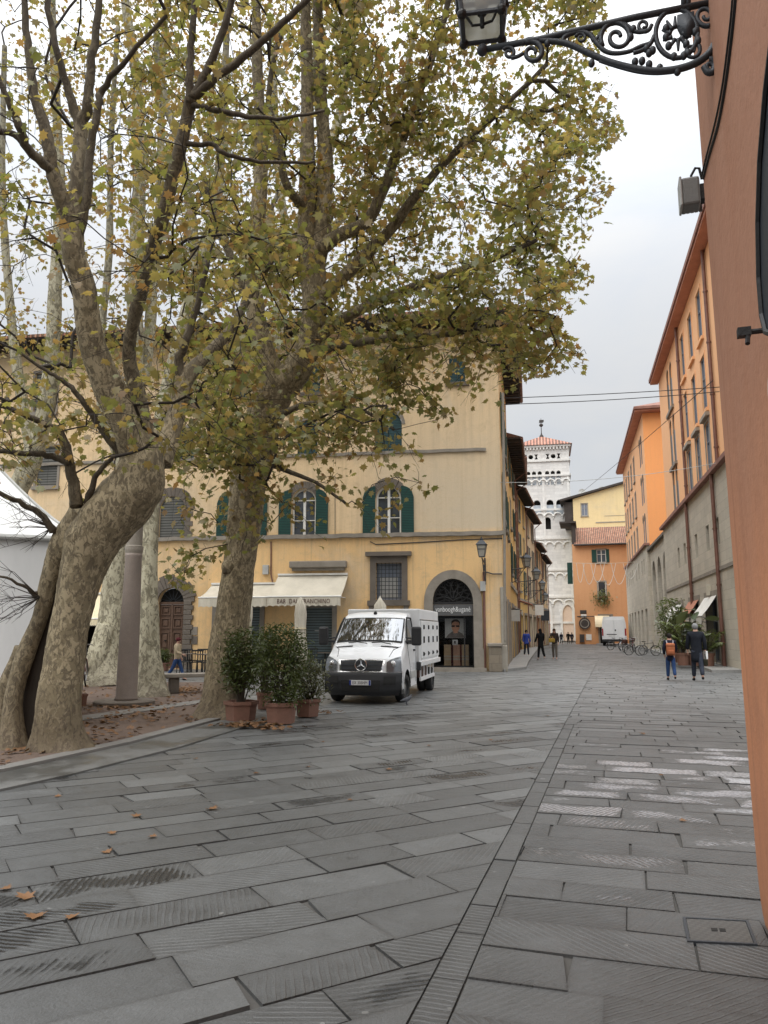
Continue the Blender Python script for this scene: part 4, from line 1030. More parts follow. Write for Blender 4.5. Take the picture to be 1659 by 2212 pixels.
g = MB(); g.add([(.3, -.5, eh-.05), (ew+.3, -.5, eh-.05), (ew+.3, 5.5, zr), (.3, 5.5, zr), (.3, -.5, eh-.27), (ew+.3, -.5, eh-.27), (ew+.3, 5.5, zr-.22), (.3, 5.5, zr-.22)], [(0, 1, 2, 3), (7, 6, 5, 4), (0, 4, 5, 1), (1, 5, 6, 2), (2, 6, 7, 3), (3, 7, 4, 0)]); g.build('roof', M['roof_tile'], ehouse)
g = MB(); g.tube([(.2, -.55, eh-.15), (ew+.3, -.55, eh-.15)], .12, 8); g.build('gutter', M['eave_dark'], ehouse)
g = MB(); g.box(-.02, .5, .1, 5, eh, zr-.1); g.box(-1.5, .62, -.4, 5.2, zr-.1, zr+.12); g.build('side_attic', M['eave_dark'], ehouse)
g = MB(); a = zat(1240, 1240, EY); g.box(-.75, -.1, 1.2, 1.3, a-1.2, a+1.6); g.build('side_shutter', M['shutter_green'], ehouse)
x0, x1, c, d = E.span(1285, 1316, 1330, 1352)
aw = E.thing('awning', 'rounded pale yellow awning over the door behind the parked van', 'awning', (x0+x1)/2, 0, c)
g = MB(); h = (x1-x0)/2; n = 8
for i in range(n):
    t0, t1 = math.pi/2*i/n, math.pi/2*(i+1)/n
    g.poly([(-h, -1.3*math.sin(t0), (d-c)*math.cos(t0)), (h, -1.3*math.sin(t0), (d-c)*math.cos(t0)), (h, -1.3*math.sin(t1), (d-c)*math.cos(t1)), (-h, -1.3*math.sin(t1), (d-c)*math.cos(t1))])
for e in (-h, h): g.poly([(e, 0, 0)] + [(e, -1.3*math.sin(math.pi/2*i/n), (d-c)*math.cos(math.pi/2*i/n)) for i in range(n+1)])
g.build('canopy', M['canvas_cream'], aw, True)
MB().box(-h, h, -1.33, -1.28, -.16, .0).build('valance', M['canvas_cream'], aw)
def eplate(px0, px1, py0, py1, name, mat, label, cat, y0=-.08):
    a, b_, c, d = E.span(px0, px1, py0, py1); o = E.thing(name, label, cat, (a+b_)/2, 0, (c+d)/2)
    MB().bbox(a-(a+b_)/2, b_-(a+b_)/2, y0, -.003, c-(c+d)/2, d-(c+d)/2, .02).build('board', M[mat], o); return o
o = eplate(1253, 1267, 1318, 1326, 'wall_sign', 'eave_dark', 'small dark sign board above a white one on the orange house', 'sign'); o = eplate(1255, 1267, 1327, 1334, 'wall_sign', 'white_paint', 'small white sign board under a dark one on the orange house', 'sign')
o = eplate(1266, 1278, 1370, 1383, 'wall_sign', 'white_paint', 'square white notice low on the orange house beside the van', 'sign'); o = eplate(1253, 1263, 1382, 1399, 'wall_locker', 'eave_dark', 'dark cabinet at the foot of the orange house', 'cabinet', -.3); o.location.z = .75
a, zc = E.pix(1263, 1347); hs = E.thing('hanging_sign', 'round dark shop sign hanging from a bar on the orange house', 'sign', a, -.3, zc)
g = MB(); g.prism([(.72*math.cos(t), .72*math.sin(t)) for t in [j*math.pi/10 for j in range(20)]][::-1], -.06, .06); g.build('disc', M['eave_dark'], hs)
g = MB(); ring(g, [(.44*math.cos(t), .44*math.sin(t)) for t in [j*math.pi/10 for j in range(20)]], [(.56*math.cos(t), .56*math.sin(t)) for t in [j*math.pi/10 for j in range(20)]], -.08, -.062); g.build('ring', M['stone_grey'], hs)
g = MB(); g.tube([(-.9, .3, .9), (1.2, .0, .9)], .05, 6); g.tube([(0, 0, .7), (0, 0, .9)], .03, 5); g.build('bar', M['iron'], hs)
# window box of greenery is added with the plants
EW2 = w2
# ---------------------------------------------------------------- tall lemon house behind
LY = 112.0
ll = atY(1240, 1150, LY); Lf = Facade((ll.x, LY), EU); lw_ = Lf.pix(1420, 1150)[0]
lh0 = zat(1236, 1078, LY); lh1 = zat(1352, 1050, LY); lh1 = lh0 + (lh1-lh0)*lw_/(Lf.pix(1352, 1100)[0])
lem = Lf.thing('lemon_house', 'tall pale yellow house with a sloping roof line behind the orange house', 'house')
w = Lf.span(1256, 1269, 1088, 1114)
g = MB(); g.holed([(0, 0), (lw_, 0), (lw_, lh1), (0, lh0)], [rect(*w)], 0, .2)
g.poly([(0, 0, 0), (0, 0, lh0), (0, 10, lh0), (0, 10, 0)]); g.poly([(lw_, 0, 0), (lw_, 10, 0), (lw_, 10, lh1), (lw_, 0, lh1)]); g.build('wall', M['plaster_lemon'], lem)
rect_window(lem, *w, d=.1, frame='plastic_grey', surround='stone_pale', pane='glass_blue')
g = MB(); g.add([(-1.9, -.5, lh0-.35), (lw_+.5, -.5, lh1+.1), (lw_+.5, 10.5, lh1+.1), (-1.9, 10.5, lh0-.35), (-1.9, -.5, lh0-.05), (lw_+.5, -.5, lh1+.4), (lw_+.5, 10.5, lh1+.4), (-1.9, 10.5, lh0-.05)], [(3, 2, 1, 0), (4, 5, 6, 7), (0, 1, 5, 4), (1, 2, 6, 5), (2, 3, 7, 6), (3, 0, 4, 7)]); g.build('roof', M['eave_dark'], lem)
g = MB(); g.box(-1.3, -.03, .2, 9, lh0-4.2, lh0-.4); g.build('side_loggia', M['eave_dark'], lem)
zc_ = Lf.pix(1300, 1128)[1]; g = MB(); g.box(3.2, lw_, -.06, .002, zc_-.1, zc_+.05); g.box(4.5, lw_-1, -.03, .001, zc_+.9, zc_+.96); g.build('pipework', M['stone_pale'], lem)
for px, py, lab in ((1257, 1057, 'small satellite dish at the low end of the lemon house roof'), (1300, 1052, 'satellite dish half way up the lemon house roof')):
    a, zc = Lf.pix(px, py+5); o = Lf.thing('satellite_dish', lab, 'satellite dish', a, 1.0, zc-1.2)
    g = MB(); g.tube([(0, 0, -.6), (0, 0, 1.2)], .05, 6); g.build('mast', M['steel'], o)
    g = MB(); g.M = Matrix.Translation((0, -.1, 1.3)) @ Matrix.Rotation(R(70), 4, 'X'); g.lathe([(.05, -.12), (.35, -.06), (.55, .06), (.53, .08), (.3, -.02), (0, -.08)], 14); g.build('dish', M['plastic_grey'], o)
# ---------------------------------------------------------------- right side: stone shops with orange floors above
RU = Vector((-.240, -.971, 0)).normalized()
F0 = gnd(1597, 1447)
NEAR = F0 - RU*(-2.0)
_t = Facade(F0 - RU*40, RU); SFAR = _t.pix(1424, 850)[0]
O1 = F0 - RU*(40-SFAR)                                      # far end of the first block
B1 = Facade(O1, RU); L1 = 40-SFAR + 3.2
led = B1.pix(1564, 1016)[1]; H1 = B1.pix(1463, 712)[1]
pal = B1.thing('orange_palazzo', 'orange building with grey shuttered windows over a stone shop storey, nearest on the right', 'building', 0, 0, 0)
def W(x0, x1, yt, yb): return B1.span(x0, x1, yt, yb)
rw = [W(1470, 1483, 716, 818), W(1486, 1502, 668, 784), W(1504, 1522, 612, 742),
      W(1477, 1492, 842, 955), W(1494, 1511, 804, 926), W(1513, 1531, 760, 893),
      W(1483, 1496, 972, 1072), W(1500, 1514, 944, 1050), W(1520, 1536, 910, 1028)]
# even the rows out: common sill and head per storey
rows = []
for k in range(3):
    r = rw[3*k:3*k+3]; z0 = sum(w[2] for w in r)/3; z1 = sum(w[3] for w in r)/3
    rows.append((z0, z1))
xs = [(sum(rw[3*k+i][0] for k in range(3))/3, sum(rw[3*k+i][1] for k in range(3))/3) for i in range(3)]
bi = [W(1438, 1461, 782, 890), W(1441, 1466, 900, 1002), W(1446, 1471, 1016, 1106)]
holes = []
for (z0, z1) in rows:
    for (a, b_) in xs: c = (a+b_)/2; holes.append(rect(c-.62, c+.62, max(z0, led+.12), z1))
bx = sum((b[0]+b[1])/2 for b in bi)/3
BW = 1.05
bz = []
for k in range(3):
    z0, z1 = max(rows[k][0]-.1, led+.12), rows[k][1]+.35; bz.append((z0, z1))
    for c in (bx-.75, bx+.75): holes.append(arch(c-.55, c+.55, z0, z1-.55, z1, 10))
g = MB(); g.holed([(0, led), (L1, led), (L1, H1), (0, H1)], holes, 0, .35); D1 = 13
g.poly([(0, 0, 0), (0, 0, H1), (0, D1, H1), (0, D1, 0)]); g.poly([(L1, 0, led), (L1, D1, led), (L1, D1, H1), (L1, 0, H1)]); g.poly([(0, 0, H1), (L1, 0, H1), (L1, D1, H1), (0, D1, H1)])
g.build('upper_wall', M['plaster_orange'], pal)
M['shutter_blue'] = simple('shutter_blue', (.20, .22, .25), .55, 0, (.15, .165, .19), 3)
k = 0
for j, (z0, z1) in enumerate(rows):
    for i, (a, b_) in enumerate(xs):
        c = (a+b_)/2
        rect_window(pal, c-.62, c+.62, max(z0, led+.12), z1, d=.09, frame='shutter_blue', surround='plaster_orange' if j < 2 else 'stone_pale', pane='glass_blue', sill=(j < 2), sill_mat='stone_grey', hood=(j == 2), sur_w=.12)
for k, (z0, z1) in enumerate(bz):
    g = MB()
    for c in (bx-.75, bx+.75): ring(g, arch(c-.47, c+.47, z0, z1-.55, z1-.08, 10), arch(c-.549, c+.549, z0, z1-.55, z1-.001, 10), .02, .10)
    g.box(bx-1.5, bx+1.5, -.14, .01, z0-.2, z0-.004); w = g.build('window', M['stone_grey'], pal)
    for c in (bx-.75, bx+.75): MB().box(c-.54, c+.54, .08, .12, z0, z1-1.0).build('pane', M['shutter_blue'], w); 
    g = MB()
    for c in (bx-.75, bx+.75): g.prism(arch(c-.54, c+.54, z1-1.0, z1-.56, z1-.01, 10)[::-1], .10, .13)
    g.build('lunette', M['plaster_deep'], w)
ev = .55; g = MB(); g.box(-.4, L1+.9, -ev, 0, H1+.02, H1+.16); g.build('soffit', M['soffit_red'], pal)
g = MB(); v = [(-.5, -ev-.08, H1+.17), (L1+1, -ev-.08, H1+.17), (L1+1, D1+1, H1+.17), (-.5, D1+1, H1+.17), (-.5, -ev-.08, H1+.42), (L1+1, -ev-.08, H1+.42), (L1-4, D1/2, H1+3), (4, D1/2, H1+3), (L1+1, D1+1, H1+.42), (-.5, D1+1, H1+.42)]
g.add(v, [(0, 1, 5, 4), (4, 5, 6, 7), (1, 2, 8, 5), (5, 8, 6), (2, 3, 9, 8), (7, 6, 8, 9), (3, 0, 4, 9), (4, 7, 9), (3, 2, 1, 0)]); g.build('roof', M['roof_brown'], pal)
# stone storey: stands proud of the orange wall, crowned by a dark ledge
sp = .28
slots = []
for (x0_, x1_, yt, yb) in ((1476, 1481, 1202, 1252), (1488, 1497, 1192, 1246), (1512, 1522, 1157, 1212), (1537, 1548, 1133, 1190), (1557, 1570, 1104, 1162)):
    a, b_, c, d = B1.span(x0_, x1_, yt, yb); c0 = (a+b_)/2; slots.append((c0-.42, c0+.42))
sz = B1.span(1537, 1548, 1133, 1190)[2:]
def wx(px, py=1400): return B1.pix(px, py)[0]
doors = [(wx(1545), wx(1572)), (wx(1508), wx(1530)), (wx(1470), wx(1492))]
dz = B1.pix(1555, 1290)[1]
holes = [rect(a, b_, sz[0], sz[1]) for a, b_ in slots] + [rect(a, b_, .12, dz) for a, b_ in doors]
g = MB(); g.holed([(0, 0), (L1+.02, 0), (L1+.02, led), (0, led)], holes, -sp, .4); g.poly([(0, -sp, 0), (0, -sp, led), (0, 0, led), (0, 0, 0)]); g.poly([(L1+.02, -sp, 0), (L1+.02, D1, 0), (L1+.02, D1, led), (L1+.02, -sp, led)])
g.poly([(0, -sp, led), (L1+.02, -sp, led), (L1+.02, 0, led), (0, 0, led)]); g.build('stone_storey', M['stone_base'], pal)
g = MB(); g.box(-.05, L1+.1, -sp-.25, -.003, led+.003, led+.2); g.build('ledge', M['roof_brown'], pal)
z = B1.pix(1522, 1248)[1]; g = MB(); g.box(0, L1+.03, -sp-.06, -sp+.002, z-.08, z+.08); g.build('string_course', M['stone_grey'], pal)
for a, b_ in slots:
    MB().box(a, b_, .0-.02, .0, sz[0], sz[1]).build('slot_window', M['glass_dark'], pal)
for a, b_ in doors:
    g = MB(); ring(g, rect(a, b_, .12, dz), rect(a-.22, b_+.22, .12, dz+.3), -sp-.05, -sp+.003); d = g.build('shop_door', M['stone_grey'], pal)
    MB().box(a, b_, .07, .1, .12, dz).build('pane', M['glass_dark'], d)
    g = MB(); ring(g, rect(a+.08, b_-.08, .2, dz-.08), rect(a, b_, .12, dz), .0, .06); g.box((a+b_)/2-.05, (a+b_)/2+.05, .0, .06, .2, dz-.08); g.build('frame', M['shutter_blue'], d)
def bpipe(x, z0, z1, y, mat, label, B=B1):
    o = B.thing('drainpipe', label, 'drainpipe', x, y, z0); g = MB(); g.tube([(0, 0, 0), (0, 0, z1-z0)], .085, 10)
    for q in range(int((z1-z0)/2.5)): g.tube([(0, 0, q*2.5+1), (0, 0, q*2.5+1.08)], .11, 10)
    g.build('pipe', M[mat], o); return o
xa = B1.pix(1480, 950)[0]; xb = B1.pix(1552, 950)[0]
bpipe(xa, led+.2, H1, -.12, 'copper_pipe', 'upper red drainpipe between the arched and the square windows of the orange building')
bpipe(xb, led+.2, H1, -.12, 'copper_pipe', 'upper red drainpipe at the near end of the orange building')
bpipe(B1.pix(1512, 1300)[0], .1, led, -sp-.12, 'copper_pipe', 'lower brown drainpipe between two shop awnings on the stone storey')
bpipe(B1.pix(1580, 1350)[0], .1, led, -sp-.12, 'copper_pipe', 'lower dark drainpipe at the near end of the stone storey')
def shop_awning(a, b_, ztop, zfront, pr, mat, label, B=B1, y=-sp):
    o = B.thing('awning', label, 'awning', (a+b_)/2, y-.06, ztop, 'awnings of the stone shops'); h = (b_-a)/2; dzz = zfront-ztop
    g = MB(); n = 6; vs = []
    for k in range(n+1):
        q = k/n; s_ = -.05*math.sin(q*math.pi); vs += [(-h, -pr*q, dzz*q+s_), (h, -pr*q, dzz*q+s_)]
    fs = [(2*k, 2*k+2, 2*k+3, 2*k+1) for k in range(n)]
    g.add(vs, fs); g.add([(v[0], v[1], v[2]-.015) for v in vs], [f[::-1] for f in fs]); g.build('canopy', M[mat], o, True)
    g = MB(); g.add([(-h, -pr-.01, dzz), (h, -pr-.01, dzz), (h, -pr-.01, dzz-.38), (-h, -pr-.01, dzz-.38)], [(3, 2, 1, 0)]); g.add([(-h, -pr+.005, dzz), (h, -pr+.005, dzz), (h, -pr+.005, dzz-.38), (-h, -pr+.005, dzz-.38)], [(0, 1, 2, 3)]); g.build('valance', M[mat], o)
    g = MB(); g.tube([(-h, -pr, dzz), (h, -pr, dzz)], .03, 6)
    for e in (-h+.05, h-.05): g.tube([(e, 0, dzz-.25), (e, -pr, dzz-.01)], .02, 6)
    g.build('arms', M['steel'], o); return o
zt = dz+.05; zf = zt-.95
shop_awning(doors[0][0]-.1, doors[0][1]+.1, zt, zf, .7, 'canvas_white', 'white awning over the nearest stone shop door')
shop_awning(doors[1][0]-.1, doors[1][1]+.1, zt, zf, .7, 'canvas_rust', 'rust red awning between two white ones on the stone shops')
shop_awning(doors[2][0]-.1, doors[2][1]+.1, zt, zf-.2, .9, 'canvas_white', 'white awning behind the potted palms')
o = B1.thing('wall_box', 'small cream box high on the stone storey over the nearest awning', 'box', B1.pix(1549, 1275)[0], -sp, B1.pix(1549, 1275)[1]); MB().bbox(-.15, .15, -.2, -.002, -.25, .25, .02).build('case', M['canvas'], o)
# low arcaded link between the two orange blocks
O2 = O1 - RU*12.5; B2 = Facade(O2, RU); L2 = 12.5
lk = B2.thing('arcade_link', 'low grey stone arcade with a slate roof between the two orange buildings', 'building')
hk = zat(1432, 1172, 58); hole = []
zt_ = zat(1432, 1200, 58)
for c in (2.3, 6.2, 10.1): hole.append(arch(c-1.35, c+1.35, .02, zt_-1.6, zt_, 10))
g = MB(); g.holed([(0, 0), (L2, 0), (L2, hk), (0, hk)], hole, 0, .6); g.poly([(0, .6, 0), (L2, .6, 0), (L2, .6, 0.01), (0, .6, 0.01)]); g.build('wall', M['stone_base'], lk)
g = MB(); g.box(0.05, L2-.05, .62, .7, 0, hk); g.build('recess', M['glass_blue'], lk)
zb_ = zat(1436, 1285, 58); g = MB()
for c in (2.3, 6.2, 10.1):
    for i in range(9): g.tube([(c-1.3+2.6*j/12, .3, zb_-.45+.45*abs(math.sin(j*1.3+i))) for j in range(13)], .035, 5) if i < 3 else None
    g.box(c-1.34, c+1.34, .25, .35, zb_-.55, zb_-.42); g.box(c-1.34, c+1.34, .25, .35, zb_+.35, zb_+.48)
    for i in range(9): g.box(c-1.2+.3*i-.04, c-1.2+.3*i+.04, .27, .33, zb_-.42, zb_+.35)
    g.box(c-.1, c+.1, .2, .4, .02, zb_-.55)
g.build('balcony_rail', M['stone_dark'], lk)
g = MB(); g.box(0, L2, -.25, .65, hk+.003, hk+.2); g.build('cornice', M['stone_dark'], lk)
g = MB(); g.add([(0, -.1, hk+.22), (L2, -.1, hk+.22), (L2, 6, hk+3.0), (0, 6, hk+3.0)], [(0, 1, 2, 3), (3, 2, 1, 0)]); g.build('roof', simple('slate', (.16, .19, .22), .6, 0, (.12, .14, .16), 2), lk)
# second orange block, its gable wall seen above the link
O3 = O2 - RU*26.5; B3 = Facade(O3, RU); L3 = 26.5
H3 = zat(1381, 912, 67)+.1
pl2 = B3.thing('orange_palazzo', 'deeper orange building with a bare flaking end wall, farther along the right side', 'building')
hl = zat(1408, 1182, 66)
holes = []; fr = []
for k in range(3):
    z0 = hl + .5 + (H3-hl-1)/3*k; z1 = z0 + (H3-hl-1)/3*.68
    for i in range(4): x = 4.2+i*3.6; holes.append(rect(x, x+1.3, z0, z1)); fr.append((x, x+1.3, z0, z1))
    for x in (L3-4.6, L3-3.1): holes.append(arch(x, x+1.1, z0, z1-.4, z1+.15, 8)); fr.append((x, x+1.1, z0, z1, 1))
    holes.append(rect(1.2, 2.3, z0, z1)); fr.append((1.2, 2.3, z0, z1))
D3 = 12
g = MB(); g.holed([(0, hl), (L3, hl), (L3, H3), (0, H3)], holes, 0, .3); g.poly([(0, 0, 0), (0, 0, H3), (0, D3, H3), (0, D3, 0)]); g.poly([(0, 0, H3), (L3, 0, H3), (L3, D3, H3), (0, D3, H3)])
g.build('upper_wall', M['plaster_orange'], pl2)
g = MB(); g.poly([(L3, 0, 0), (L3, D3, 0), (L3, D3, H3), (L3, 0, H3)]); g.build('end_wall', M['plaster_deep'], pl2)
for q in fr:
    if len(q) == 5: arch_window(pl2, q[0], q[1], q[2], q[3]-.4, q[3]+.15, d=.08, frame='shutter_blue', surround='stone_grey', sw=.1, pane='glass_blue')
    else: rect_window(pl2, *q, d=.08, frame='shutter_blue', surround='stone_pale', pane='glass_blue', sill_mat='stone_grey')
g = MB(); g.box(-.6, L3+.8, -.7, 0, H3+.02, H3+.16); g.box(L3, L3+.8, 0, D3, H3+.02, H3+.16); g.build('soffit', M['soffit_red'], pl2)
g = MB(); g.add([(-.7, -.78, H3+.17), (L3+1, -.78, H3+.17), (L3+1, D3+1, H3+.17), (-1, D3+1, H3+.17), (-.7, -.78, H3+.4), (L3+1, -.78, H3+.4), (L3+1, D3+1, H3+.4), (-1, D3+1, H3+.4), (4, D3/2, H3+2.6), (L3-4, D3/2, H3+2.6)],
               [(0, 1, 5, 4), (1, 2, 6, 5), (2, 3, 7, 6), (3, 0, 4, 7), (4, 5, 9, 8), (5, 6, 9), (6, 7, 8, 9), (7, 4, 8), (3, 2, 1, 0)]); g.build('roof', M['roof_brown'], pl2)
holes = [rect(x, x+.8, hl-2.3, hl-.9) for x in (2, 4.6, 7.2, 9.8, 14.5, 17.5, 21, 23)] + [rect(x, x+1.9, .12, 3.6) for x in (2.5, 6.2, 10, 14, 18, 22.2)]
g = MB(); g.holed([(0, 0), (L3, 0), (L3, hl), (0, hl)], holes, -.25, .4); g.poly([(L3, -.25, 0), (L3, D3, 0), (L3, D3, hl), (L3, -.25, hl)]); g.poly([(0, -.25, hl), (L3, -.25, hl), (L3, 0, hl), (0, 0, hl)]); g.build('stone_storey', M['stone_base'], pl2)
g = MB(); g.box(-.1, L3+.2, -.45, -.003, hl+.003, hl+.2); g.build('ledge', M['roof_brown'], pl2)
for q in holes: MB().box(q[0][0], q[1][0], .1, .13, q[0][1], q[2][1]).build('shop_window', M['glass_dark'], pl2)
# ---------------------------------------------------------------- the red-brown wall beside the camera
WC = gnd(1641, 1990); WD = Vector((.302, .953, 0)).normalized()
WC = WC + Vector((.0, 0, 0)); NF = Facade(WC - WD*(-0.0), -WD)       # local x runs back towards the camera
near = NF.thing('red_house', 'red-brown rendered house corner right beside the camera, carrying an iron lamp bracket', 'house')
g = MB()
zs_ = [0, .05, .12, .2, .3, .45, .7, 1.2, 2, 3, 4, 6, 9, 13]
# the foot flares out a little and the arris is rounded
def flare(z): return .02*math.exp(-z/.12) - .004*z
ang = [0, R(15), R(30), R(45), R(60), R(75), R(90)]; rr = .05
def section(z):
    f = flare(z); P = [(9, f)]
    P += [(rr*(1-math.sin(a)) , f + rr*(1-math.cos(a))) for a in ang]
    P += [(f, 7)]
    return P
secs = [section(z) for z in zs_]; n = len(secs[0]); vs = [(p[0], p[1], z) for z, s_ in zip(zs_, secs) for p in s_]
g.add(vs, [(i*n+k, i*n+k+1, (i+1)*n+k+1, (i+1)*n+k)[::-1] for i in range(len(zs_)-1) for k in range(n-1)])
o = g.build('wall', M['plaster_brick'], near, True)
from mathutils import noise as mnoise
# ---------------------------------------------------------------- plane trees
def bark_material(name, cream, olive, dark, thr=(.44, .52), sc=5.0):
    m, nt, b = newmat(name)
    tc = node(nt, 'TexCoord'); v = node(nt, 'Mapping', {'Vector': tc.outputs['Object'], 'Scale': (1, 1, .55)}).outputs[0]
    thin = node(nt, 'Attribute', attribute_name='thin').outputs['Fac']
    n0 = noise(nt, v, sc, 5, .62, .5); n1 = noise(nt, v, sc*1.35, 6, .66, 1.2); n2 = noise(nt, v, sc*.33, 3, .5); n3 = noise(nt, v, sc*12, 3, .7)
    a = ramp(nt, mth(nt, 'MULTIPLY_ADD', n2, .35, mth(nt, 'ADD', n0, -.17)), [(thr[0], 0.0), (thr[1], 1.0)])
    c = mixc(nt, a, olive, cream)
    d = ramp(nt, n1, [(.50, 0.0), (.56, 1.0)])
    c = mixc(nt, mth(nt, 'MULTIPLY', d, .9), c, dark)
    c = mixc(nt, .35, c, mixc(nt, n3, tuple(x*.4 for x in olive), tuple(min(1, x*1.25) for x in cream)))
    zz = node(nt, 'SeparateXYZ', {'Vector': tc.outputs['Object']}).outputs['Z']
    soil = node(nt, 'MapRange', {'Value': mth(nt, 'ADD', zz, mth(nt, 'MULTIPLY', n0, -1.6)), 'From Min': -1.0, 'From Max': .25, 'To Min': .8, 'To Max': 0.0}).outputs[0]
    c = mixc(nt, soil, c, (.075, .055, .04))
    c = mixc(nt, thin, c, (.040, .032, .026))
    setin(nt, b, 'Base Color', c); b.inputs['Roughness'].default_value = .85; b.inputs['Specular IOR Level'].default_value = .25
    bump(nt, b, mth(nt, 'ADD', mth(nt, 'MULTIPLY', a, .4), mth(nt, 'MULTIPLY', n3, .5)), .6, .02)
    return m
M['bark'] = bark_material('bark', (.37, .305, .195), (.18, .145, .088), (.048, .036, .026), (.47, .53), 11.0)
M['bark_pale'] = bark_material('bark_pale', (.50, .465, .34), (.25, .225, .15), (.08, .068, .044), (.40, .48), 6.0)
def leaf_material(name, stops, trans=.45):
    m, nt, b = newmat(name); out = nt.nodes['Material Output']
    rd = node(nt, 'NewGeometry').outputs['Random Per Island']
    pos = node(nt, 'TexCoord').outputs['Object']
    big = noise(nt, pos, .55, 3, .5)
    f = mth(nt, 'ADD', mth(nt, 'MULTIPLY', rd, .72), mth(nt, 'MULTIPLY_ADD', big, .9, -.31), 0, True)
    c = ramp(nt, f, stops)
    c = mixc(nt, .35, c, mixc(nt, noise(nt, pos, 32, 3, .6), (.05, .035, .015), (.22, .19, .06)))
    nt.nodes.remove(b)
    di = node(nt, 'BsdfDiffuse', {'Color': c}); tr = node(nt, 'BsdfTranslucent', {'Color': mixc(nt, 1.0, c, (1.5, 1.35, .8), 'MULTIPLY')}); gl = node(nt, 'BsdfGlossy', {'Roughness': .45, 'Color': (.6, .6, .6, 1)})
    mx = node(nt, 'MixShader', {0: trans, 1: di.outputs[0], 2: tr.outputs[0]}); m2 = node(nt, 'MixShader', {0: .05, 1: mx.outputs[0], 2: gl.outputs[0]})
    nt.links.new(m2.outputs[0], out.inputs['Surface'])
    return m
M['leaf'] = leaf_material('leaf', [(0, (.13, .19, .065)), (.28, (.195, .225, .085)), (.55, (.275, .25, .105)), (.76, (.31, .24, .115)), (.9, (.32, .18, .095)), (1, (.25, .12, .065))], .58)
M['leaf_far'] = leaf_material('leaf_far', [(0, (.17, .195, .075)), (.3, (.25, .235, .10)), (.6, (.33, .25, .11)), (.85, (.34, .19, .085)), (1, (.25, .12, .06))], .5)
M['leaf_fallen'] = leaf_material('leaf_fallen', [(0, (.10, .045, .032)), (.4, (.17, .068, .042)), (.7, (.23, .105, .065)), (1, (.09, .04, .03))], .1)
# palmate leaf in its own plane: stalk at the origin, tip along +y
_o = [(0, 0), (.30, -.10), (.26, .10), (.56, .26), (.34, .36), (.38, .62), (.16, .58), (0, 1.0)]
LV = np.array([(0, 0, 0), (0, .42, .0), (0, 1.0, -.10)] + [(x, y, -.16*abs(x) - .06*y*y) for x, y in _o[1:-1]] + [(-x, y, -.16*abs(x) - .06*y*y) for x, y in _o[1:-1]], float)
LV[:, 1] -= .05
LF = [(0, 3, 4, 1), (4, 5, 6, 1), (6, 7, 8, 1), (8, 2, 1), (0, 1, 10, 9), (1, 12, 11, 10), (1, 14, 13, 12), (1, 2, 14)]
def leaf_mesh(name, pos, rots, sizes, mat, parent=None, LVt=LV, LFt=LF):
    """pos (n,3), rots (n,3,3), sizes (n,)"""
    n = len(pos); k = len(LVt)
    V = (np.einsum('nij,kj->nki', rots, LVt) * sizes[:, None, None] + pos[:, None, :]).reshape(-1, 3)
    tot = [len(f) for f in LFt]; li = np.array([i for f in LFt for i in f]); nl = len(li)
    loops = (np.arange(n)[:, None]*k + li[None, :]).ravel(); lt = np.tile(np.array(tot), n)
    ls = np.concatenate([[0], np.cumsum(lt)[:-1]])
    me = bpy.data.meshes.new(name); me.vertices.add(n*k); me.loops.add(n*nl); me.polygons.add(n*len(tot))
    me.vertices.foreach_set('co', V.astype(np.float32).ravel()); me.loops.foreach_set('vertex_index', loops.astype(np.int32))
    me.polygons.foreach_set('loop_start', ls.astype(np.int32)); me.polygons.foreach_set('loop_total', lt.astype(np.int32))
    me.materials.append(mat); me.update(calc_edges=True); me.validate()
    return link(name, me, parent)
NR = np.random.default_rng(11)
def rand_rots(n, droop=.6, spread=1.0):
    """leaf frames: tips hang outwards and down, blades face roughly up"""
    az = NR.uniform(0, 2*np.pi, n); pit = -NR.normal(droop, .45*spread, n); roll = NR.normal(0, .6*spread, n)
    y = np.stack([np.cos(az)*np.cos(pit), np.sin(az)*np.cos(pit), np.sin(pit)], 1)
    x0 = np.stack([np.sin(az), -np.cos(az), np.zeros(n)], 1); z0 = np.cross(x0, y)
    x = x0*np.cos(roll)[:, None] + z0*np.sin(roll)[:, None]; z = np.cross(x, y)
    return np.stack([x, y, z], 2)
def pip(poly, X, Y):
    r = np.zeros(X.shape, bool); n = len(poly)
    for i in range(n):
        x1, y1 = poly[i]; x0, y0 = poly[i-1]
        c = ((y1 > Y) != (y0 > Y)) & (X < (x0-x1)*(Y-y1)/((y0-y1) or 1e-9) + x1); r ^= c
    return r
def projn(P):
    d = P - np.array([0, 0, CAMH]); f = d[:, 1]*CP + d[:, 2]*SP; u = -d[:, 1]*SP + d[:, 2]*CP
    return CX + FP*d[:, 0]/f, CY - FP*u/f
CROWN = [(-500, -700), (1500, -700), (1330, -160), (1300, -20), (1318, 90), (1352, 160), (1330, 225), (1352, 285), (1300, 330), (1328, 405), (1290, 470), (1328, 478), (1250, 540), (1285, 600), (1282, 650), (1205, 690), (1272, 770), (1262, 808), (1150, 815), (1125, 830),
         (1078, 930), (1050, 945), (1000, 890), (960, 930), (905, 880), (860, 895), (800, 960), (700, 1000), (560, 990), (420, 1010), (330, 1000), (200, 1010), (90, 1010), (-500, 1010)]
FRINGE = [(-500, 980), (330, 980), (560, 960), (700, 960), (900, 930), (945, 1040), (935, 1075), (880, 1110), (830, 1170), (760, 1205), (690, 1190), (600, 1100), (560, 1200), (480, 1290), (420, 1290), (330, 1240), (290, 1150), (110, 1210), (-500, 1240)]
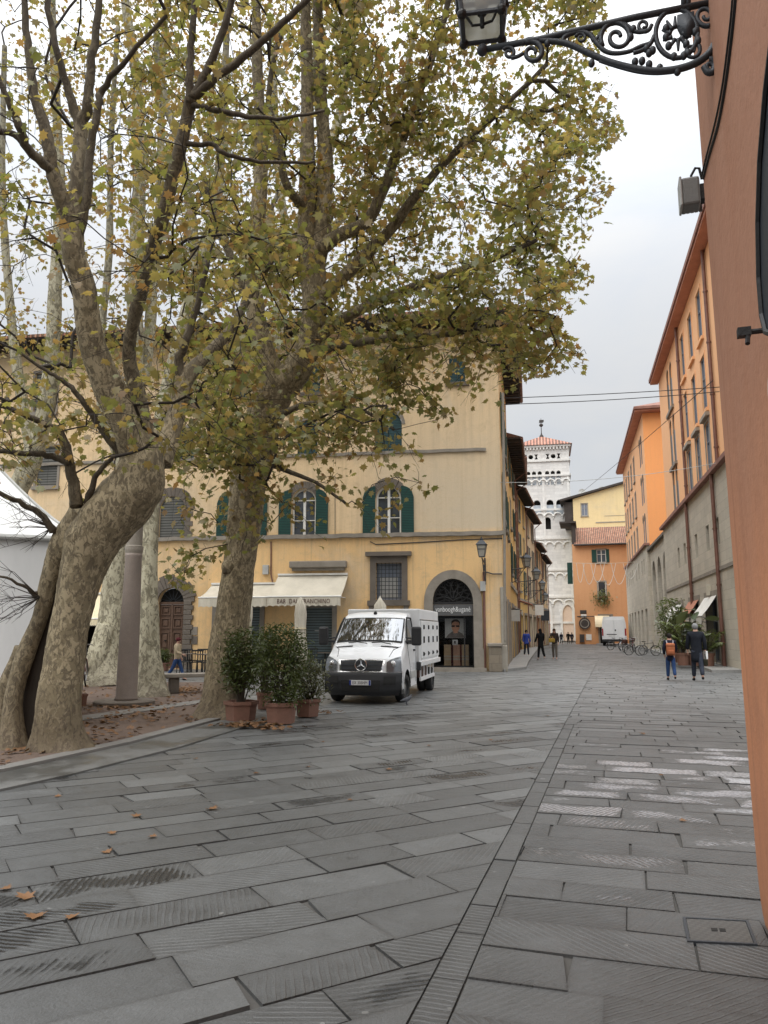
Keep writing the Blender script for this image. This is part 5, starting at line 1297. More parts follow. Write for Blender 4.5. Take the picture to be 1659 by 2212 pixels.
class Tree:
    def __init__(s, name, label, base, group='plane trees of the square'):
        s.t = thing(name, label, 'tree', base, 0, group); s.base = np.array(base); s.limbs = []; s.nodes = []; s.par = []; s.rad = []; s.paths = []
    def limb(s, pts, k=5):
        """pts: (px, py, depth, radius in photo pixels)"""
        P = []
        for px, py, Y, r in pts:
            w = atY(px, py, Y); f = w.y*CP + (w.z-CAMH)*SP; P.append((w.x, w.y, w.z, r*f/FP))
        return s.limb3(P, k)
    def limb3(s, P, k=5):
        Q = np.array(smooth_path(P, k)); Q[:, :3] += NR.normal(0, .008, (len(Q), 3))*(Q[:, 3].max() < .16); s.limbs.append(Q)
        for i, q in enumerate(Q): s.nodes.append(q[:3]); s.rad.append(q[3]); s.par.append(-2)
        return Q
    def grow(s, A, step=.34, rmax=4.5, wig=.07, r0=.0055):
        """join every attractor to the nearest branch; thickness follows the number of twigs carried"""
        N = np.array(s.nodes); R0 = np.array(s.rad)
        d0 = np.array([np.min(np.sum((N-a)**2, 1)) for a in A]); order = np.argsort(d0)
        cap = len(N) + len(A)*16; B = np.zeros((cap, 3)); B[:len(N)] = N; n = len(N); par = list(s.par); start = n
        ends = []; paths = []
        wgt = np.zeros(cap); wgt[:n] = np.where(R0 > .05, .25, 0)
        for ai in order:
            a = A[ai]; dv = B[:n]-a; dd = np.sqrt(np.sum(dv*dv, 1)) + wgt[:n] + np.maximum(0, B[:n, 2]-a[2])*.25
            j = int(np.argmin(dd)); dist = np.linalg.norm(B[j]-a)
            if dist > rmax or dist < .12: continue
            m = max(2, int(dist/step)); p0 = B[j]; path = [j]
            side = NR.normal(0, 1, 3); side -= side.dot(a-p0)*(a-p0)/dist**2; side *= dist*.10
            bow = np.array([0, 0, dist*.10])
            for q in range(1, m+1):
                t = q/m; p = p0 + (a-p0)*t + (side+bow)*math.sin(t*math.pi) + (NR.normal(0, wig, 3)*step if q < m else 0)
                B[n] = p; par.append(path[-1]); path.append(n); n += 1
            paths.append(path); ends.append(path)
        cnt = np.zeros(n)
        for p in ends: cnt[p[-1]] += 1
        for i in range(n-1, start-1, -1):
            if par[i] >= start: cnt[par[i]] += cnt[i]
        rr = np.concatenate([R0, r0*np.maximum(cnt[start:], 1)**.46]); s.B = B[:n]; s.rr = rr; s.paths = paths; s.start = start
        return ends
    def build(s, bark, leafmat, ends, nleaf, size, spread, keep=None, twigs=2, droop=.6, one=False):
        base = s.base
        g = MB(); th = []
        for Q in s.limbs:
            r = Q[:, 3]; big = r.max() > .16; nn = 30 if big else 9
            if big: Q = np.array(smooth_path(Q, 3)); r = Q[:, 3]
            v0 = len(g.v); g.tube([q[:3]-base for q in Q], list(r), nn)
            if big:                                  # ridges, hollows and a root flare
                for i, q in enumerate(Q):
                    c = Vector(q[:3]-base)
                    for k in range(nn):
                        p = Vector(g.v[v0+i*nn+k]); d = p-c; u = d.normalized(); P = p + Vector(base)
                        e = .17*mnoise.noise(Vector((P.x*2.2, P.y*2.2, P.z*.8))) + .09*mnoise.noise(Vector((P.x*6, P.y*6, P.z*2.0))) + .03*mnoise.noise(P*16)
                        if p.z < 1.0: e += math.exp(-max(0, p.z)/.24)*(.12 + .55*max(0, mnoise.noise(Vector((u.x*1.7, u.y*1.7, base[0])))+.15))
                        g.v[v0+i*nn+k] = tuple(c + d*(1+e))
            th += list(np.repeat(np.clip((.15-r)/.11, 0, 1)*.8, nn))
        if not one: o = g.build('trunk', bark, s.t, True); s.attr(o, th); s.trunk = o
        if not one: g = MB(); th = []
        tips = []
        for p in s.paths:
            P = s.B[p]; r = [min(s.rr[p[0]], s.rr[p[1]]*1.15)] + [s.rr[i] for i in p[1:]]
            g.tube([q-base for q in P], r, 5, False); th += [1.0 if q < .035 else .7 for q in np.repeat(r, 5)]
            tip = P[-1]; dirv = (P[-1]-P[-2]); dirv /= np.linalg.norm(dirv)+1e-9
            tips.append((tip, dirv, P))
            for _ in range(twigs):
                dd = dirv + NR.normal(0, .55, 3) + np.array([0, 0, -.1]); dd /= np.linalg.norm(dd); L = NR.uniform(.25, .6)
                if keep is not None and not keep((tip+dd*(L+.08))[None, :])[0]: continue
                g.tube([tip-base, tip+dd*L*.5-base + NR.normal(0, .03, 3), tip+dd*L-base - np.array([0, 0, .05])], [.0045, .0035, .002], 4, False); th += [1.0]*12
        if g.v: o = g.build('trunk' if one else 'branches', bark, s.t, True); s.attr(o, th)
        # leaves sit along the outer part of each twig and on its side shoots
        pos = []
        for tip, dirv, P in tips:
            m = max(1, int(NR.poisson(nleaf)))
            t = NR.uniform(-.9, .5, m); q = tip + dirv*t[:, None]*.8 + NR.normal(0, spread, (m, 3)); pos.append(q)
        pos = np.concatenate(pos)
        if keep is not None: pos = pos[keep(pos)]
        n = len(pos); sz = np.clip(NR.normal(size, size*.3, n), size*.35, size*1.45)
        leaf_mesh('crown', pos-base, rand_rots(n, droop), sz, leafmat, s.t)
        return n
    def attr(s, o, th):
        a = o.data.attributes.new('thin', 'FLOAT', 'POINT'); t = np.zeros(len(o.data.vertices), np.float32); t[:len(th)] = th[:len(t)]; a.data.foreach_set('value', t)
def in_view_keep(margin=12):
    def f(P):
        X, Y = projn(P); return pip(CROWN, X, Y) | pip(FRINGE, X, Y)
    return f
def attractors(n, x0, x1, y0, y1, d0, d1, dens, pw=1.0):
    """twig ends in the part of the crown between two depths"""
    out = []
    while len(out) < n:
        px = NR.uniform(x0, x1); py = NR.uniform(y0, y1); a = np.array([px]); b = np.array([py])
        w = 1.0 if pip(CROWN, a, b)[0] else (.30 if pip(FRINGE, a, b)[0] else 0.0)
        w *= dens(px, py)
        if NR.random() < w:
            Y = d0 + (d1-d0)*NR.random()**pw; p = atY(px, py, Y)
            if p.z > 2.2: out.append(np.array(p))
    return np.array(out)
def clumped(A, k, s):
    B = np.repeat(A, k, 0); B += NR.normal(0, 1, B.shape)*np.array([s, s, s*.7]); B[::k] = A
    m = in_view_keep()(B); return B[m]
# --- tree one: the huge leaning, hollow trunk at the left
t1 = Tree('plane_tree', 'huge leaning plane tree with a hollow split trunk, in front of the white tent', gnd(95, 1632))
Y1 = 10.6
t1.limb([(128, 1652, 10.55, 72), (128, 1600, 10.55, 52), (130, 1520, 10.5, 43), (141, 1420, 10.5, 41), (159, 1320, 10.5, 44), (184, 1215, 10.5, 49), (226, 1130, 10.5, 60), (292, 1055, 10.5, 60), (312, 985, 10.4, 46), (318, 930, 10.4, 24)])
t1.limb([(12, 1640, 10.6, 52), (24, 1590, 10.6, 27), (30, 1500, 10.65, 19), (56, 1410, 10.7, 18), (88, 1330, 10.7, 16), (110, 1250, 10.7, 20), (140, 1180, 10.65, 30), (190, 1120, 10.6, 42)])
SPLIT_FILL = [(62, 1645, 10.95, 34), (66, 1540, 11.0, 30), (84, 1430, 11.0, 30), (115, 1330, 10.95, 28), (140, 1230, 10.85, 30)]
t1.limb([(-4, 1650, 10.9, 40), (0, 1560, 10.95, 28), (18, 1480, 10.95, 20), (50, 1400, 10.9, 18)])
t1.limb([(225, 1145, 10.5, 36), (180, 1160, 10.35, 34), (150, 1150, 10.35, 16)], 3)                # burr on the elbow
L1a = t1.limb([(305, 985, 10.4, 46), (278, 920, 10.2, 38), (240, 850, 10.0, 35), (207, 770, 9.8, 31), (190, 700, 9.6, 28), (180, 620, 9.4, 26), (160, 550, 9.2, 24), (155, 480, 9.1, 24)])
t1.limb([(156, 490, 9.1, 20), (132, 420, 8.9, 17), (112, 370, 8.8, 15), (104, 300, 8.7, 13), (75, 200, 8.6, 10), (60, 90, 8.5, 8), (48, -40, 8.4, 6)])
t1.limb([(156, 490, 9.1, 20), (166, 420, 9.1, 17), (172, 350, 9.1, 16), (176, 270, 9.1, 14), (190, 225, 9.0, 11), (200, 125, 8.9, 9), (217, -20, 8.8, 7)])
t1.limb([(174, 280, 9.1, 12), (150, 200, 9.0, 9), (120, 100, 8.8, 7), (98, -20, 8.7, 6)])
t1.limb([(112, 372, 8.8, 11), (62, 322, 8.5, 10), (40, 270, 8.3, 9), (8, 200, 8.1, 6), (-30, 90, 8.0, 5)])
t1.limb([(60, 320, 8.5, 8), (20, 285, 8.4, 7), (-40, 290, 8.2, 7)])
t1.limb([(162, 540, 9.2, 13), (188, 430, 9.0, 10), (196, 330, 8.9, 9), (212, 230, 8.8, 8), (222, 195, 8.8, 7), (280, 120, 8.6, 5), (360, 30, 8.5, 4)])
t1.limb([(313, 960, 10.4, 27), (305, 900, 10.2, 20), (297, 850, 10.0, 17), (280, 784, 9.8, 15), (282, 725, 9.6, 14), (305, 630, 9.3, 14), (328, 540, 9.0, 14), (350, 475, 8.8, 14), (372, 390, 8.6, 14), (392, 310, 8.4, 13), (405, 250, 8.3, 13), (413, 212, 8.2, 14)])
t1.limb([(411, 220, 8.2, 10), (410, 140, 8.1, 8), (418, 40, 8.0, 7), (424, -60, 7.9, 6)])
t1.limb([(413, 215, 8.2, 11), (445, 155, 8.1, 9), (478, 75, 8.0, 8), (505, -10, 7.9, 7)])
t1.limb([(414, 212, 8.2, 10), (455, 178, 8.1, 9), (540, 112, 8.0, 8), (610, 50, 7.9, 7), (680, -20, 7.8, 6)])
t1.limb([(415, 225, 8.2, 7), (500, 245, 8.2, 6), (600, 255, 8.2, 4), (700, 240, 8.3, 3)])
t1.limb([(395, 312, 8.4, 6), (460, 312, 8.4, 5), (480, 330, 8.4, 5), (560, 348, 8.5, 4), (680, 352, 8.6, 3)])
t1.limb([(345, 1000, 10.6, 30), (366, 940, 10.7, 22), (384, 880, 10.8, 19), (397, 825, 10.8, 17), (436, 778, 10.9, 13), (478, 736, 11.0, 11), (512, 690, 11.1, 9), (545, 630, 11.2, 7), (590, 560, 11.3, 5)])
t1.limb([(398, 830, 10.8, 11), (386, 780, 10.7, 10), (402, 735, 10.6, 9), (425, 660, 10.5, 7), (450, 560, 10.3, 5)])
t1.limb([(166, 1095, 10.3, 15), (158, 1040, 10.2, 12), (146, 985, 10.1, 11), (132, 940, 10.0, 9), (95, 915, 9.8, 7), (48, 893, 9.6, 6), (-20, 870, 9.4, 5)])
t1.limb([(150, 1000, 10.1, 9), (110, 985, 10.0, 7), (60, 980, 9.8, 6), (-20, 972, 9.6, 5)])
t1.limb([(262, 985, 10.4, 9), (215, 920, 10.2, 7), (175, 860, 10.0, 6), (140, 825, 9.9, 5), (100, 800, 9.8, 4), (40, 760, 9.6, 3)])
t1.limb([(118, 1150, 10.5, 9), (86, 1110, 10.4, 7), (50, 1090, 10.3, 6), (0, 1064, 10.1, 5), (-60, 1040, 10, 4)])
t1.limb([(188, 1085, 10.3, 8), (205, 1035, 10.2, 6), (230, 1000, 10.1, 5), (250, 985, 10.0, 4)])
t1.limb([(84, 1290, 10.7, 8), (60, 1270, 10.5, 4), (0, 1245, 10.3, 2.5), (-40, 1240, 10.2, 2)])
dl = lambda x, y: .5 if y < 600 else (.8 if y < 950 else .5)
A = clumped(attractors(105, -250, 640, -330, 1290, 7.2, 12.6, dl), 3, .32)
e1 = t1.grow(A)
n1 = t1.build(M['bark'], M['leaf'], e1, 17, .100, .15, in_view_keep(), 3)
g = MB(); P = []
for px, py, Y, r in SPLIT_FILL: w = atY(px, py, Y); P.append((w.x-t1.base[0], w.y-t1.base[1], w.z-t1.base[2], r*(w.y*CP+(w.z-CAMH)*SP)/FP))
P = smooth_path(P, 5); g.tube([p[:3] for p in P], [p[3] for p in P], 12); M['hollow'] = simple('hollow', (.045, .034, .025), .95, 0, (.02, .015, .012), 5, .7, .8, 14, (1, 1, .3)); g.build('hollow', M['hollow'], t1.t, True)  # solid filler, coloured dark for the shade inside the split
# bare whips sprouting from the hollow trunk, and an iron band rod in its cleft
base = Vector(t1.base)
for k in range(32):
    if k % 16 == 0: g = MB()
    px, py = ((112, 1140), (86, 1290))[k//16]
    p = atY(px, py, 10.55); q = atY(px - rnd.uniform(40, 150), py + rnd.uniform(-90, 70), 10.2 + rnd.uniform(-.6, .5)); md = (p+q)/2 + Vector((rnd.uniform(-.1, .1), 0, rnd.uniform(-.05, .12)))
    g.tube([p-base, md-base, q-base], [.0065, .0045, .002], 4, False)
    for _ in range(3): a_ = md.lerp(q, rnd.uniform(0, .8)); g.tube([a_-base, a_-base + Vector((rnd.uniform(-.3, .05), rnd.uniform(-.2, .1), rnd.uniform(-.2, .2)))], [.0035, .0015], 3, False)
    if k % 16 == 15: o = g.build('whips', M['bark'], t1.t, True); t1.attr(o, [1.0]*len(g.v))
# --- tree two: behind the planters, its crown fills the right of the view
t2 = Tree('plane_tree', 'plane tree with a straight mottled trunk behind the potted shrubs', gnd(480, 1553))
t2.limb([(478, 1566, 14.5, 62), (482, 1525, 14.55, 48), (490, 1460, 14.6, 43), (498, 1380, 14.6, 40), (508, 1300, 14.6, 37), (518, 1220, 14.6, 35), (532, 1100, 14.6, 37), (546, 1010, 14.6, 39), (562, 940, 14.6, 40), (585, 870, 14.6, 42), (610, 820, 14.5, 40)])
t2.limb([(515, 1235, 14.55, 22), (497, 1225, 14.4, 20), (492, 1240, 14.35, 10)], 3)
t2.limb([(600, 840, 14.5, 30), (578, 780, 14.4, 24), (556, 700, 14.3, 21), (545, 600, 14.2, 19), (556, 480, 14.1, 17), (565, 330, 14.0, 14), (556, 150, 13.9, 11), (552, -80, 13.8, 8)])
t2.limb([(610, 830, 14.5, 36), (645, 790, 14.4, 30), (672, 730, 14.3, 27), (680, 640, 14.2, 27), (672, 560, 14.1, 27), (665, 490, 14.0, 20), (664, 350, 13.8, 17), (664, 200, 13.6, 14), (660, 20, 13.4, 11), (658, -150, 13.2, 8)])
t2.limb([(676, 580, 14.1, 24), (695, 500, 14.0, 19), (702, 350, 14.0, 17), (692, 200, 13.9, 14), (686, 0, 13.8, 11), (684, -160, 13.7, 8)])
t2.limb([(690, 540, 14.0, 17), (730, 510, 13.7, 15), (790, 480, 13.3, 13), (832, 400, 13.0, 12), (868, 300, 12.7, 11), (910, 190, 12.4, 9), (960, 40, 12.1, 7), (990, -100, 12, 5)])
t2.limb([(678, 650, 14.2, 16), (740, 600, 14.0, 14), (840, 500, 13.6, 12), (900, 420, 13.2, 10), (980, 330, 12.9, 8), (1080, 240, 12.6, 6), (1180, 140, 12.4, 5)])
t2.limb([(668, 745, 14.3, 15), (740, 690, 14.0, 12), (840, 640, 13.5, 10), (950, 600, 13.0, 8), (1060, 560, 12.6, 6), (1160, 520, 12.3, 4)])
t2.limb([(660, 765, 14.3, 13), (740, 745, 13.9, 10), (850, 730, 13.4, 8), (980, 720, 12.9, 6), (1090, 700, 12.5, 4), (1180, 720, 12.3, 3)])
t2.limb([(672, 470, 14.0, 11), (620, 400, 13.5, 9), (600, 300, 13.2, 8), (580, 200, 13.0, 6), (610, 60, 12.8, 5)])
t2.limb([(560, 690, 14.3, 12), (520, 620, 14.4, 10), (500, 560, 14.5, 9), (470, 480, 14.6, 7), (440, 380, 14.7, 6)])
t2.limb([(570, 940, 14.5, 9), (600, 900, 14.1, 8), (690, 870, 13.6, 6), (790, 890, 13.2, 4), (850, 930, 13.0, 3)])
t2.limb([(540, 1020, 14.4, 8), (525, 975, 14.1, 7), (490, 900, 13.8, 6), (430, 850, 13.6, 4), (380, 830, 13.5, 3)])
t2.limb([(548, 990, 14.3, 8), (600, 1010, 13.9, 6), (680, 1040, 13.5, 4), (750, 1090, 13.3, 3)])
d2 = lambda x, y: (.45 if x < 560 else (.75 if x < 760 else 1.0)) * (1.0 if y < 830 else .75)
A = np.concatenate([clumped(attractors(300, 330, 1370, -380, 1010, 10.8, 18.0, d2), 4, .42), attractors(60, 380, 960, 900, 1250, 12.5, 15.5, lambda x, y: 1.0)])
e2 = t2.grow(A, rmax=6.5)
n2 = t2.build(M['bark'], M['leaf'], e2, 30, .118, .17, in_view_keep(), 3)
# --- trees behind, paler bark
def back_tree(label, base, limbs, area, n, depth, nleaf=22, dens=lambda x, y: 1.0, size=.13):
    t = Tree('plane_tree', label, gnd(*base))
    for L in limbs: t.limb(L)
    A = attractors(n, *area, depth[0], depth[1], dens); e = t.grow(A, step=.5, rmax=8, r0=.007)
    return t.build(M['bark_pale'], M['leaf_far'], e, nleaf, size, .30, in_view_keep(), 1, one=True)
back_tree('pale plane tree flaring at its foot, just left of the granite column', (235, 1482),
    [[(228, 1490, 23.0, 52), (228, 1440, 23.1, 36), (236, 1380, 23.2, 29), (244, 1280, 23.2, 24), (250, 1200, 23.2, 22), (262, 1080, 23.2, 22), (280, 950, 23.2, 21), (290, 820, 23.2, 19), (292, 640, 23, 16), (300, 420, 22.8, 14), (298, 200, 22.5, 11), (270, 0, 22.2, 9), (262, -150, 22, 7)],
     [(285, 880, 23.2, 14), (320, 760, 23.5, 12), (330, 600, 23.6, 11), (345, 420, 23.8, 9), (350, 200, 24, 7), (360, 0, 24, 6)],
     [(272, 1010, 23.2, 13), (225, 900, 23.0, 11), (215, 760, 22.8, 9), (235, 560, 22.6, 8), (240, 300, 22.4, 6), (255, 60, 22.2, 5)],
     [(203, 1480, 22.8, 24), (216, 1410, 22.9, 24), (232, 1350, 23, 20)]], (60, 620, -300, 980), 280, (19.5, 26))
back_tree('pale plane tree just right of the granite column', (325, 1507),
    [[(326, 1516, 19.0, 40), (324, 1470, 19.1, 30), (322, 1400, 19.1, 24), (322, 1280, 19.1, 19), (322, 1180, 19.1, 18), (328, 1060, 19.1, 17), (346, 920, 19.1, 16), (372, 800, 19.1, 15), (410, 650, 19.0, 14), (440, 540, 18.9, 13), (468, 440, 18.8, 11), (480, 260, 18.7, 9), (490, 60, 18.6, 7), (492, -100, 18.5, 6)],
     [(425, 600, 18.9, 11), (410, 440, 18.7, 10), (385, 310, 18.6, 9), (352, 200, 18.5, 8), (335, 60, 18.4, 6)],
     [(338, 1490, 19.0, 22), (352, 1512, 18.9, 10)], [(380, 780, 19.1, 10), (430, 700, 19.4, 8), (520, 600, 19.8, 6), (600, 420, 20, 5)]], (240, 800, -300, 960), 290, (16.5, 22))
back_tree('plane tree half hidden behind the white tent', (-60, 1470),
    [[(-62, 1476, 23.5, 40), (-50, 1380, 23.5, 28), (-20, 1240, 23.5, 24), (30, 1080, 23.5, 22), (80, 960, 23.4, 20), (108, 820, 23.2, 17), (118, 640, 23, 14), (130, 420, 22.8, 11), (120, 200, 22.6, 9), (110, -50, 22.4, 7)],
     [(70, 980, 23.4, 13), (40, 820, 23.2, 11), (20, 640, 23, 9), (5, 400, 22.8, 7), (10, 100, 22.5, 5)]], (-250, 330, -300, 1000), 170, (20, 27))
back_tree('far plane tree in the middle of the square, showing pale upright limbs', (470, 1462),
    [[(520, 1466, 26.5, 26), (522, 1300, 26.5, 18), (530, 1100, 26.5, 16), (560, 900, 26.5, 15), (600, 700, 26.4, 14), (640, 500, 26.2, 12), (720, 300, 26, 10), (760, 80, 25.8, 8), (770, -100, 25.6, 6)],
     [(590, 740, 26.4, 11), (620, 560, 26.2, 10), (600, 360, 26, 8), (590, 100, 25.8, 6)], [(620, 600, 26.3, 10), (760, 440, 25.5, 8), (850, 250, 25, 7), (900, 50, 24.6, 5)]], (420, 1120, -300, 840), 310, (20.5, 28), 22)
# ---------------------------------------------------------------- fallen leaves
def flat_rots(n, tilt=.25):
    az = NR.uniform(0, 2*np.pi, n); a = NR.normal(0, tilt, n); b_ = NR.normal(0, tilt, n)
    y = np.stack([np.cos(az), np.sin(az), a], 1); y /= np.linalg.norm(y, axis=1)[:, None]
    x = np.stack([np.sin(az), -np.cos(az), b_], 1); x -= y*np.sum(x*y, 1)[:, None]; x /= np.linalg.norm(x, axis=1)[:, None]
    return np.stack([x, y, np.cross(x, y)], 2)
pos = []
while len(pos) < 1100:
    px = NR.uniform(-60, 560); py = NR.uniform(1478, 1668); p = gnd(px, py, .042)
    if inside(bed, p.x, p.y):
        far_ = (p.y-9)/14
        if NR.random() < .12 + .8*min(1, far_) * (1 if math.sin(p.x*2.1)+math.sin(p.y*1.7+p.x) > -.4 else .25): pos.append(tuple(p))
for cx_, cy_, n_, sx, sy in ((520, 1566, 90, 45, 5), (590, 1572, 45, 45, 4), (560, 1560, 50, 60, 6), (690, 1540, 30, 40, 5), (270, 1528, 120, 60, 5), (395, 1490, 160, 50, 6)):
    for _ in range(n_): p = gnd(cx_ + NR.normal(0, sx*.5), cy_ + NR.normal(0, sy*.5), .03); p.z = .04 if inside(bed, p.x, p.y) else .03; pos.append(tuple(p))
pos = np.array(pos); pos[:, 2] += NR.uniform(.004, .03, len(pos))
lt = leaf_mesh('leaf_litter', pos, flat_rots(len(pos), .3), NR.uniform(.06, .125, len(pos)), M['leaf_fallen']); tag(lt, 'drift of fallen brown plane leaves over the earth bed', 'leaf litter', kind='stuff')
curl = LV.copy(); curl[:, 2] = .35*curl[:, 0]**2*1.6 + .10*(curl[:, 1]-.4)**2
spots = [(60, 1944, .17), (78, 1979, .17), (160, 1980, .12), (294, 1766, .13), (452, 1749, .17), (243, 1803, .11), (228, 1841, .12), (324, 1809, .11), (6, 1922, .12), (835, 1664, .13), (668, 1658, .10), (549, 1672, .10),
         (1392, 1587, .16), (1180, 1547, .16), (1470, 1774, .09), (1425, 1676, .08), (700, 1604, .1), (420, 1640, .1), (120, 1722, .1), (930, 1612, .1), (1060, 1600, .1), (760, 1730, .08)]
lm = {}
for i, (px, py, s_) in enumerate(spots):
    p = gnd(px, py, .0); near_ = 'brown' if i % 3 else 'rust coloured'
    k_ = i % 4
    if k_ not in lm:
        o = leaf_mesh('fallen_leaf', np.zeros((1, 3)), flat_rots(1, .12), np.array([1.0]), M['leaf_fallen'], None, curl); lm[k_] = o.data
    else: o = link('fallen_leaf', lm[k_])
    o.location = p + Vector((0, 0, .008)); o.rotation_euler = (0, 0, rnd.uniform(0, 6.28)); o.scale = (s_*.72,)*3
    tag(o, 'dry brown plane leaf lying alone on the stone slabs', 'fallen leaf', 'single fallen leaves on the slabs')
# ---------------------------------------------------------------- the white refrigerated truck
VK = .9
va = gnd(728.8, 1516.5); vb = gnd(868, 1514); vo = (va+vb)/2 + Vector((.0, .05, 0))
VR = R(-12.3)
van = thing('refrigerated_truck', 'white refrigerated truck parked before the bar, its cab towards the square', 'truck', vo, VR)
PR = [(-.92, .22, .88), (-1.0, .34, .95), (-1.03, .55, .985), (-1.0, .74, .99), (-.965, .80, .985), (-.93, .98, .98), (-.88, 1.10, .965), (-.76, 1.19, .945), (-.5, 1.34, .915), (-.30, 1.43, .925), (.50, 2.16, .855), (.60, 2.235, .84), (.82, 2.30, .82), (1.34, 2.32, .82)]
SWP = [.26, .26, .26, .25, .24, .23, .21, .17, .13, .12, .13, .12, .06, 0]; DRP = [0, 0, 0, 0, .02, .03, .04, .04, .05, .05, .03, .05, .06, .06]
def pv(a, b):
    i = min(int(a), len(PR)-2); t = a-i
    L = lambda q: q[i]*(1-t) + q[i+1]*t
    y, z, h = (PR[i][k]*(1-t) + PR[i+1][k]*t for k in range(3))
    return Vector((b*h, y + L(SWP)*abs(b)**3.2, z - L(DRP)*abs(b)**3))
def patch(mb, a0, a1, b0, b1, off=0.0, na=6, nb=8, bf=None):
    vs = []; fs = []
    for i in range(na+1):
        for j in range(nb+1):
            a = a0 + (a1-a0)*i/na
            lo, hi = bf(i/na) if bf else (b0, b1)
            b_ = lo + (hi-lo)*j/nb; e = 1e-3
            p = pv(a, b_); n = (pv(a, min(1, b_+e)) - pv(a, max(-1, b_-e))).cross(pv(min(13, a+e), b_) - pv(max(0, a-e), b_))
            n = n.normalized() if n.length else Vector((0, -1, 0))
            vs.append(p + n*off)
    w = nb+1
    for i in range(na):
        for j in range(nb): fs.append((i*w+j, i*w+j+1, (i+1)*w+j+1, (i+1)*w+j))
    mb.add(vs, fs)
def edge_top(y):
    best = None
    for k in range(400):
        a = 4 + 9*k/399; p = pv(a, 1)
        if p.y >= y: return p
    return pv(13, 1)
def sidex(z): return .985 if z < 1.42 else .985 - (z-1.42)/.9*.16
g = MB(VK); patch(g, 0, 13, -1, 1, 0, 52, 20)
for sgn in (-1, 1):
    ys = [-.76 + (1.34+.76)*i/42 for i in range(43)]; vs = []; fs = []
    for y in ys:
        tp = edge_top(y); bot = .36
        if abs(y) < .46: bot = max(bot, .36 + math.sqrt(max(0, .46**2-y*y)))
        for k in range(9):
            f = k/8; z = bot + (tp.z-bot)*f
            x = sidex(z) if k < 8 else tp.x
            if k == 7: x = min(x, (sidex(z)+tp.x)/2 + .02)
            vs.append((sgn*x, y, z))
    for i in range(42):
        for k in range(8): a = i*9+k; fs.append((a, a+9, a+10, a+1) if sgn > 0 else (a, a+1, a+10, a+9))
    g.add(vs, fs)
g.add([(-.985, 1.34, .36), (.985, 1.34, .36), (.985, 1.34, 1.42), (.82, 1.34, 2.26), (-.82, 1.34, 2.26), (-.985, 1.34, 1.42)], [(0, 1, 2, 3, 4, 5)])
cab = g.build('cab', M['van_white'], van, True)
g = MB(VK); patch(g, 0, 3.6, -1, 1, .012, 14, 20)
for sgn in (-1, 1): g.add([(sgn*.985, -.78, .25), (sgn*.985, -.46, .25), (sgn*.985, -.46, .42), (sgn*.985, -.42, .60), (sgn*.985, -.6, .82), (sgn*.985, -.78, .80)], [(0, 1, 2, 3, 4, 5)[::sgn]])
bmp_ = g.build('bumper', M['black_plastic'], cab, True)
for sgn in (-1, 1):
    g = MB(VK); patch(g, 1.7, 2.7, sgn*.58, sgn*.86, .02, 4, 4); g.build('fog_lamp', M['rubber'], bmp_)
g = MB(VK); patch(g, .9, 2.2, -.5, .5, .018, 4, 8); g.build('air_intake', M['rubber'], bmp_)
gw_ = lambda t: (-.50-.06*t, .50+.06*t)
g = MB(VK); patch(g, 3.7, 5.85, 0, 0, .016, 8, 12, lambda t: (-.54-.08*t, .54+.08*t)); g.build('grille_surround', M['chrome'], cab, True)
g = MB(VK); patch(g, 3.95, 5.7, 0, 0, .030, 8, 12, gw_)
gr = g.build('grille', M['black_plastic'], cab)
g = MB(VK)
for q in (4.35, 4.85, 5.35):
    patch(g, q-.06, q+.06, -.53, .53, .042, 1, 12)
    g.build('slat', M['iron'], gr); g = MB(VK)
c = pv(4.9, 0)*1.0; c.y -= .055
g = MB(VK); rr = .145
ringp = [(c.x + rr*math.cos(t), c.y - .0, c.z + rr*math.sin(t)*.98) for t in [j*2*math.pi/28 for j in range(29)]]
g.tube(ringp, .017, 8, False)
for k in range(3):                                                   # three slim arms inside a ring
    t = math.pi/2 + k*2*math.pi/3; d_ = Vector((math.cos(t), 0, math.sin(t))); s_ = Vector((-d_.z, 0, d_.x))
    A_, B_, C_ = c + d_*(rr-.004), c + s_*.03, c - s_*.03
    T_ = c + Vector((0, -.028, 0)); bk = Vector((0, .012, 0))
    g.add([A_+Vector((0, -.006, 0)), B_, C_, T_, c - d_*.018 + Vector((0, -.01, 0))], [(0, 1, 3), (0, 3, 2), (1, 4, 3), (2, 3, 4)])
g.build('emblem', M['chrome'], gr)
for sgn in (-1, 1):
    g = MB(VK); vs = []; fs = []                       # lamps sweep up and outwards
    for j in range(9):
        q = j/8; b_ = .63 + .355*q; lo_, hi_ = 3.8 + .25*q, 5.35 + 1.75*q**.8
        for i in range(9): a_ = lo_ + (hi_-lo_)*i/8; p = pv(a_, sgn*b_); vs.append(p + Vector((sgn*.012, -.018, .006)))
    for j in range(8):
        for i in range(8): k = j*9+i; fs.append((k, k+9, k+10, k+1) if sgn > 0 else (k, k+1, k+10, k+9))
    g.add(vs, fs); hl_ = g.build('headlight', simple('lamp_glass', (.15, .16, .17), .12, .4, (.06, .06, .065), 7, coat=1) if 'lamp_glass' not in bpy.data.materials else bpy.data.materials['lamp_glass'], cab, True)
    g = MB(VK); p = pv(5.1, sgn*.80); g.ball((p.x, p.y-.01, p.z), (.075, .04, .085), 12, 8); g.build('reflector', M['chrome'], hl_, True)
g = MB(VK); patch(g, 9.12, 9.97, 0, 0, .010, 8, 16, lambda t: (-.955, .955)); g.build('windscreen_seal', M['rubber'], cab, True)
g = MB(VK); patch(g, 9.17, 9.93, 0, 0, .016, 8, 16, lambda t: (-.915, .915))
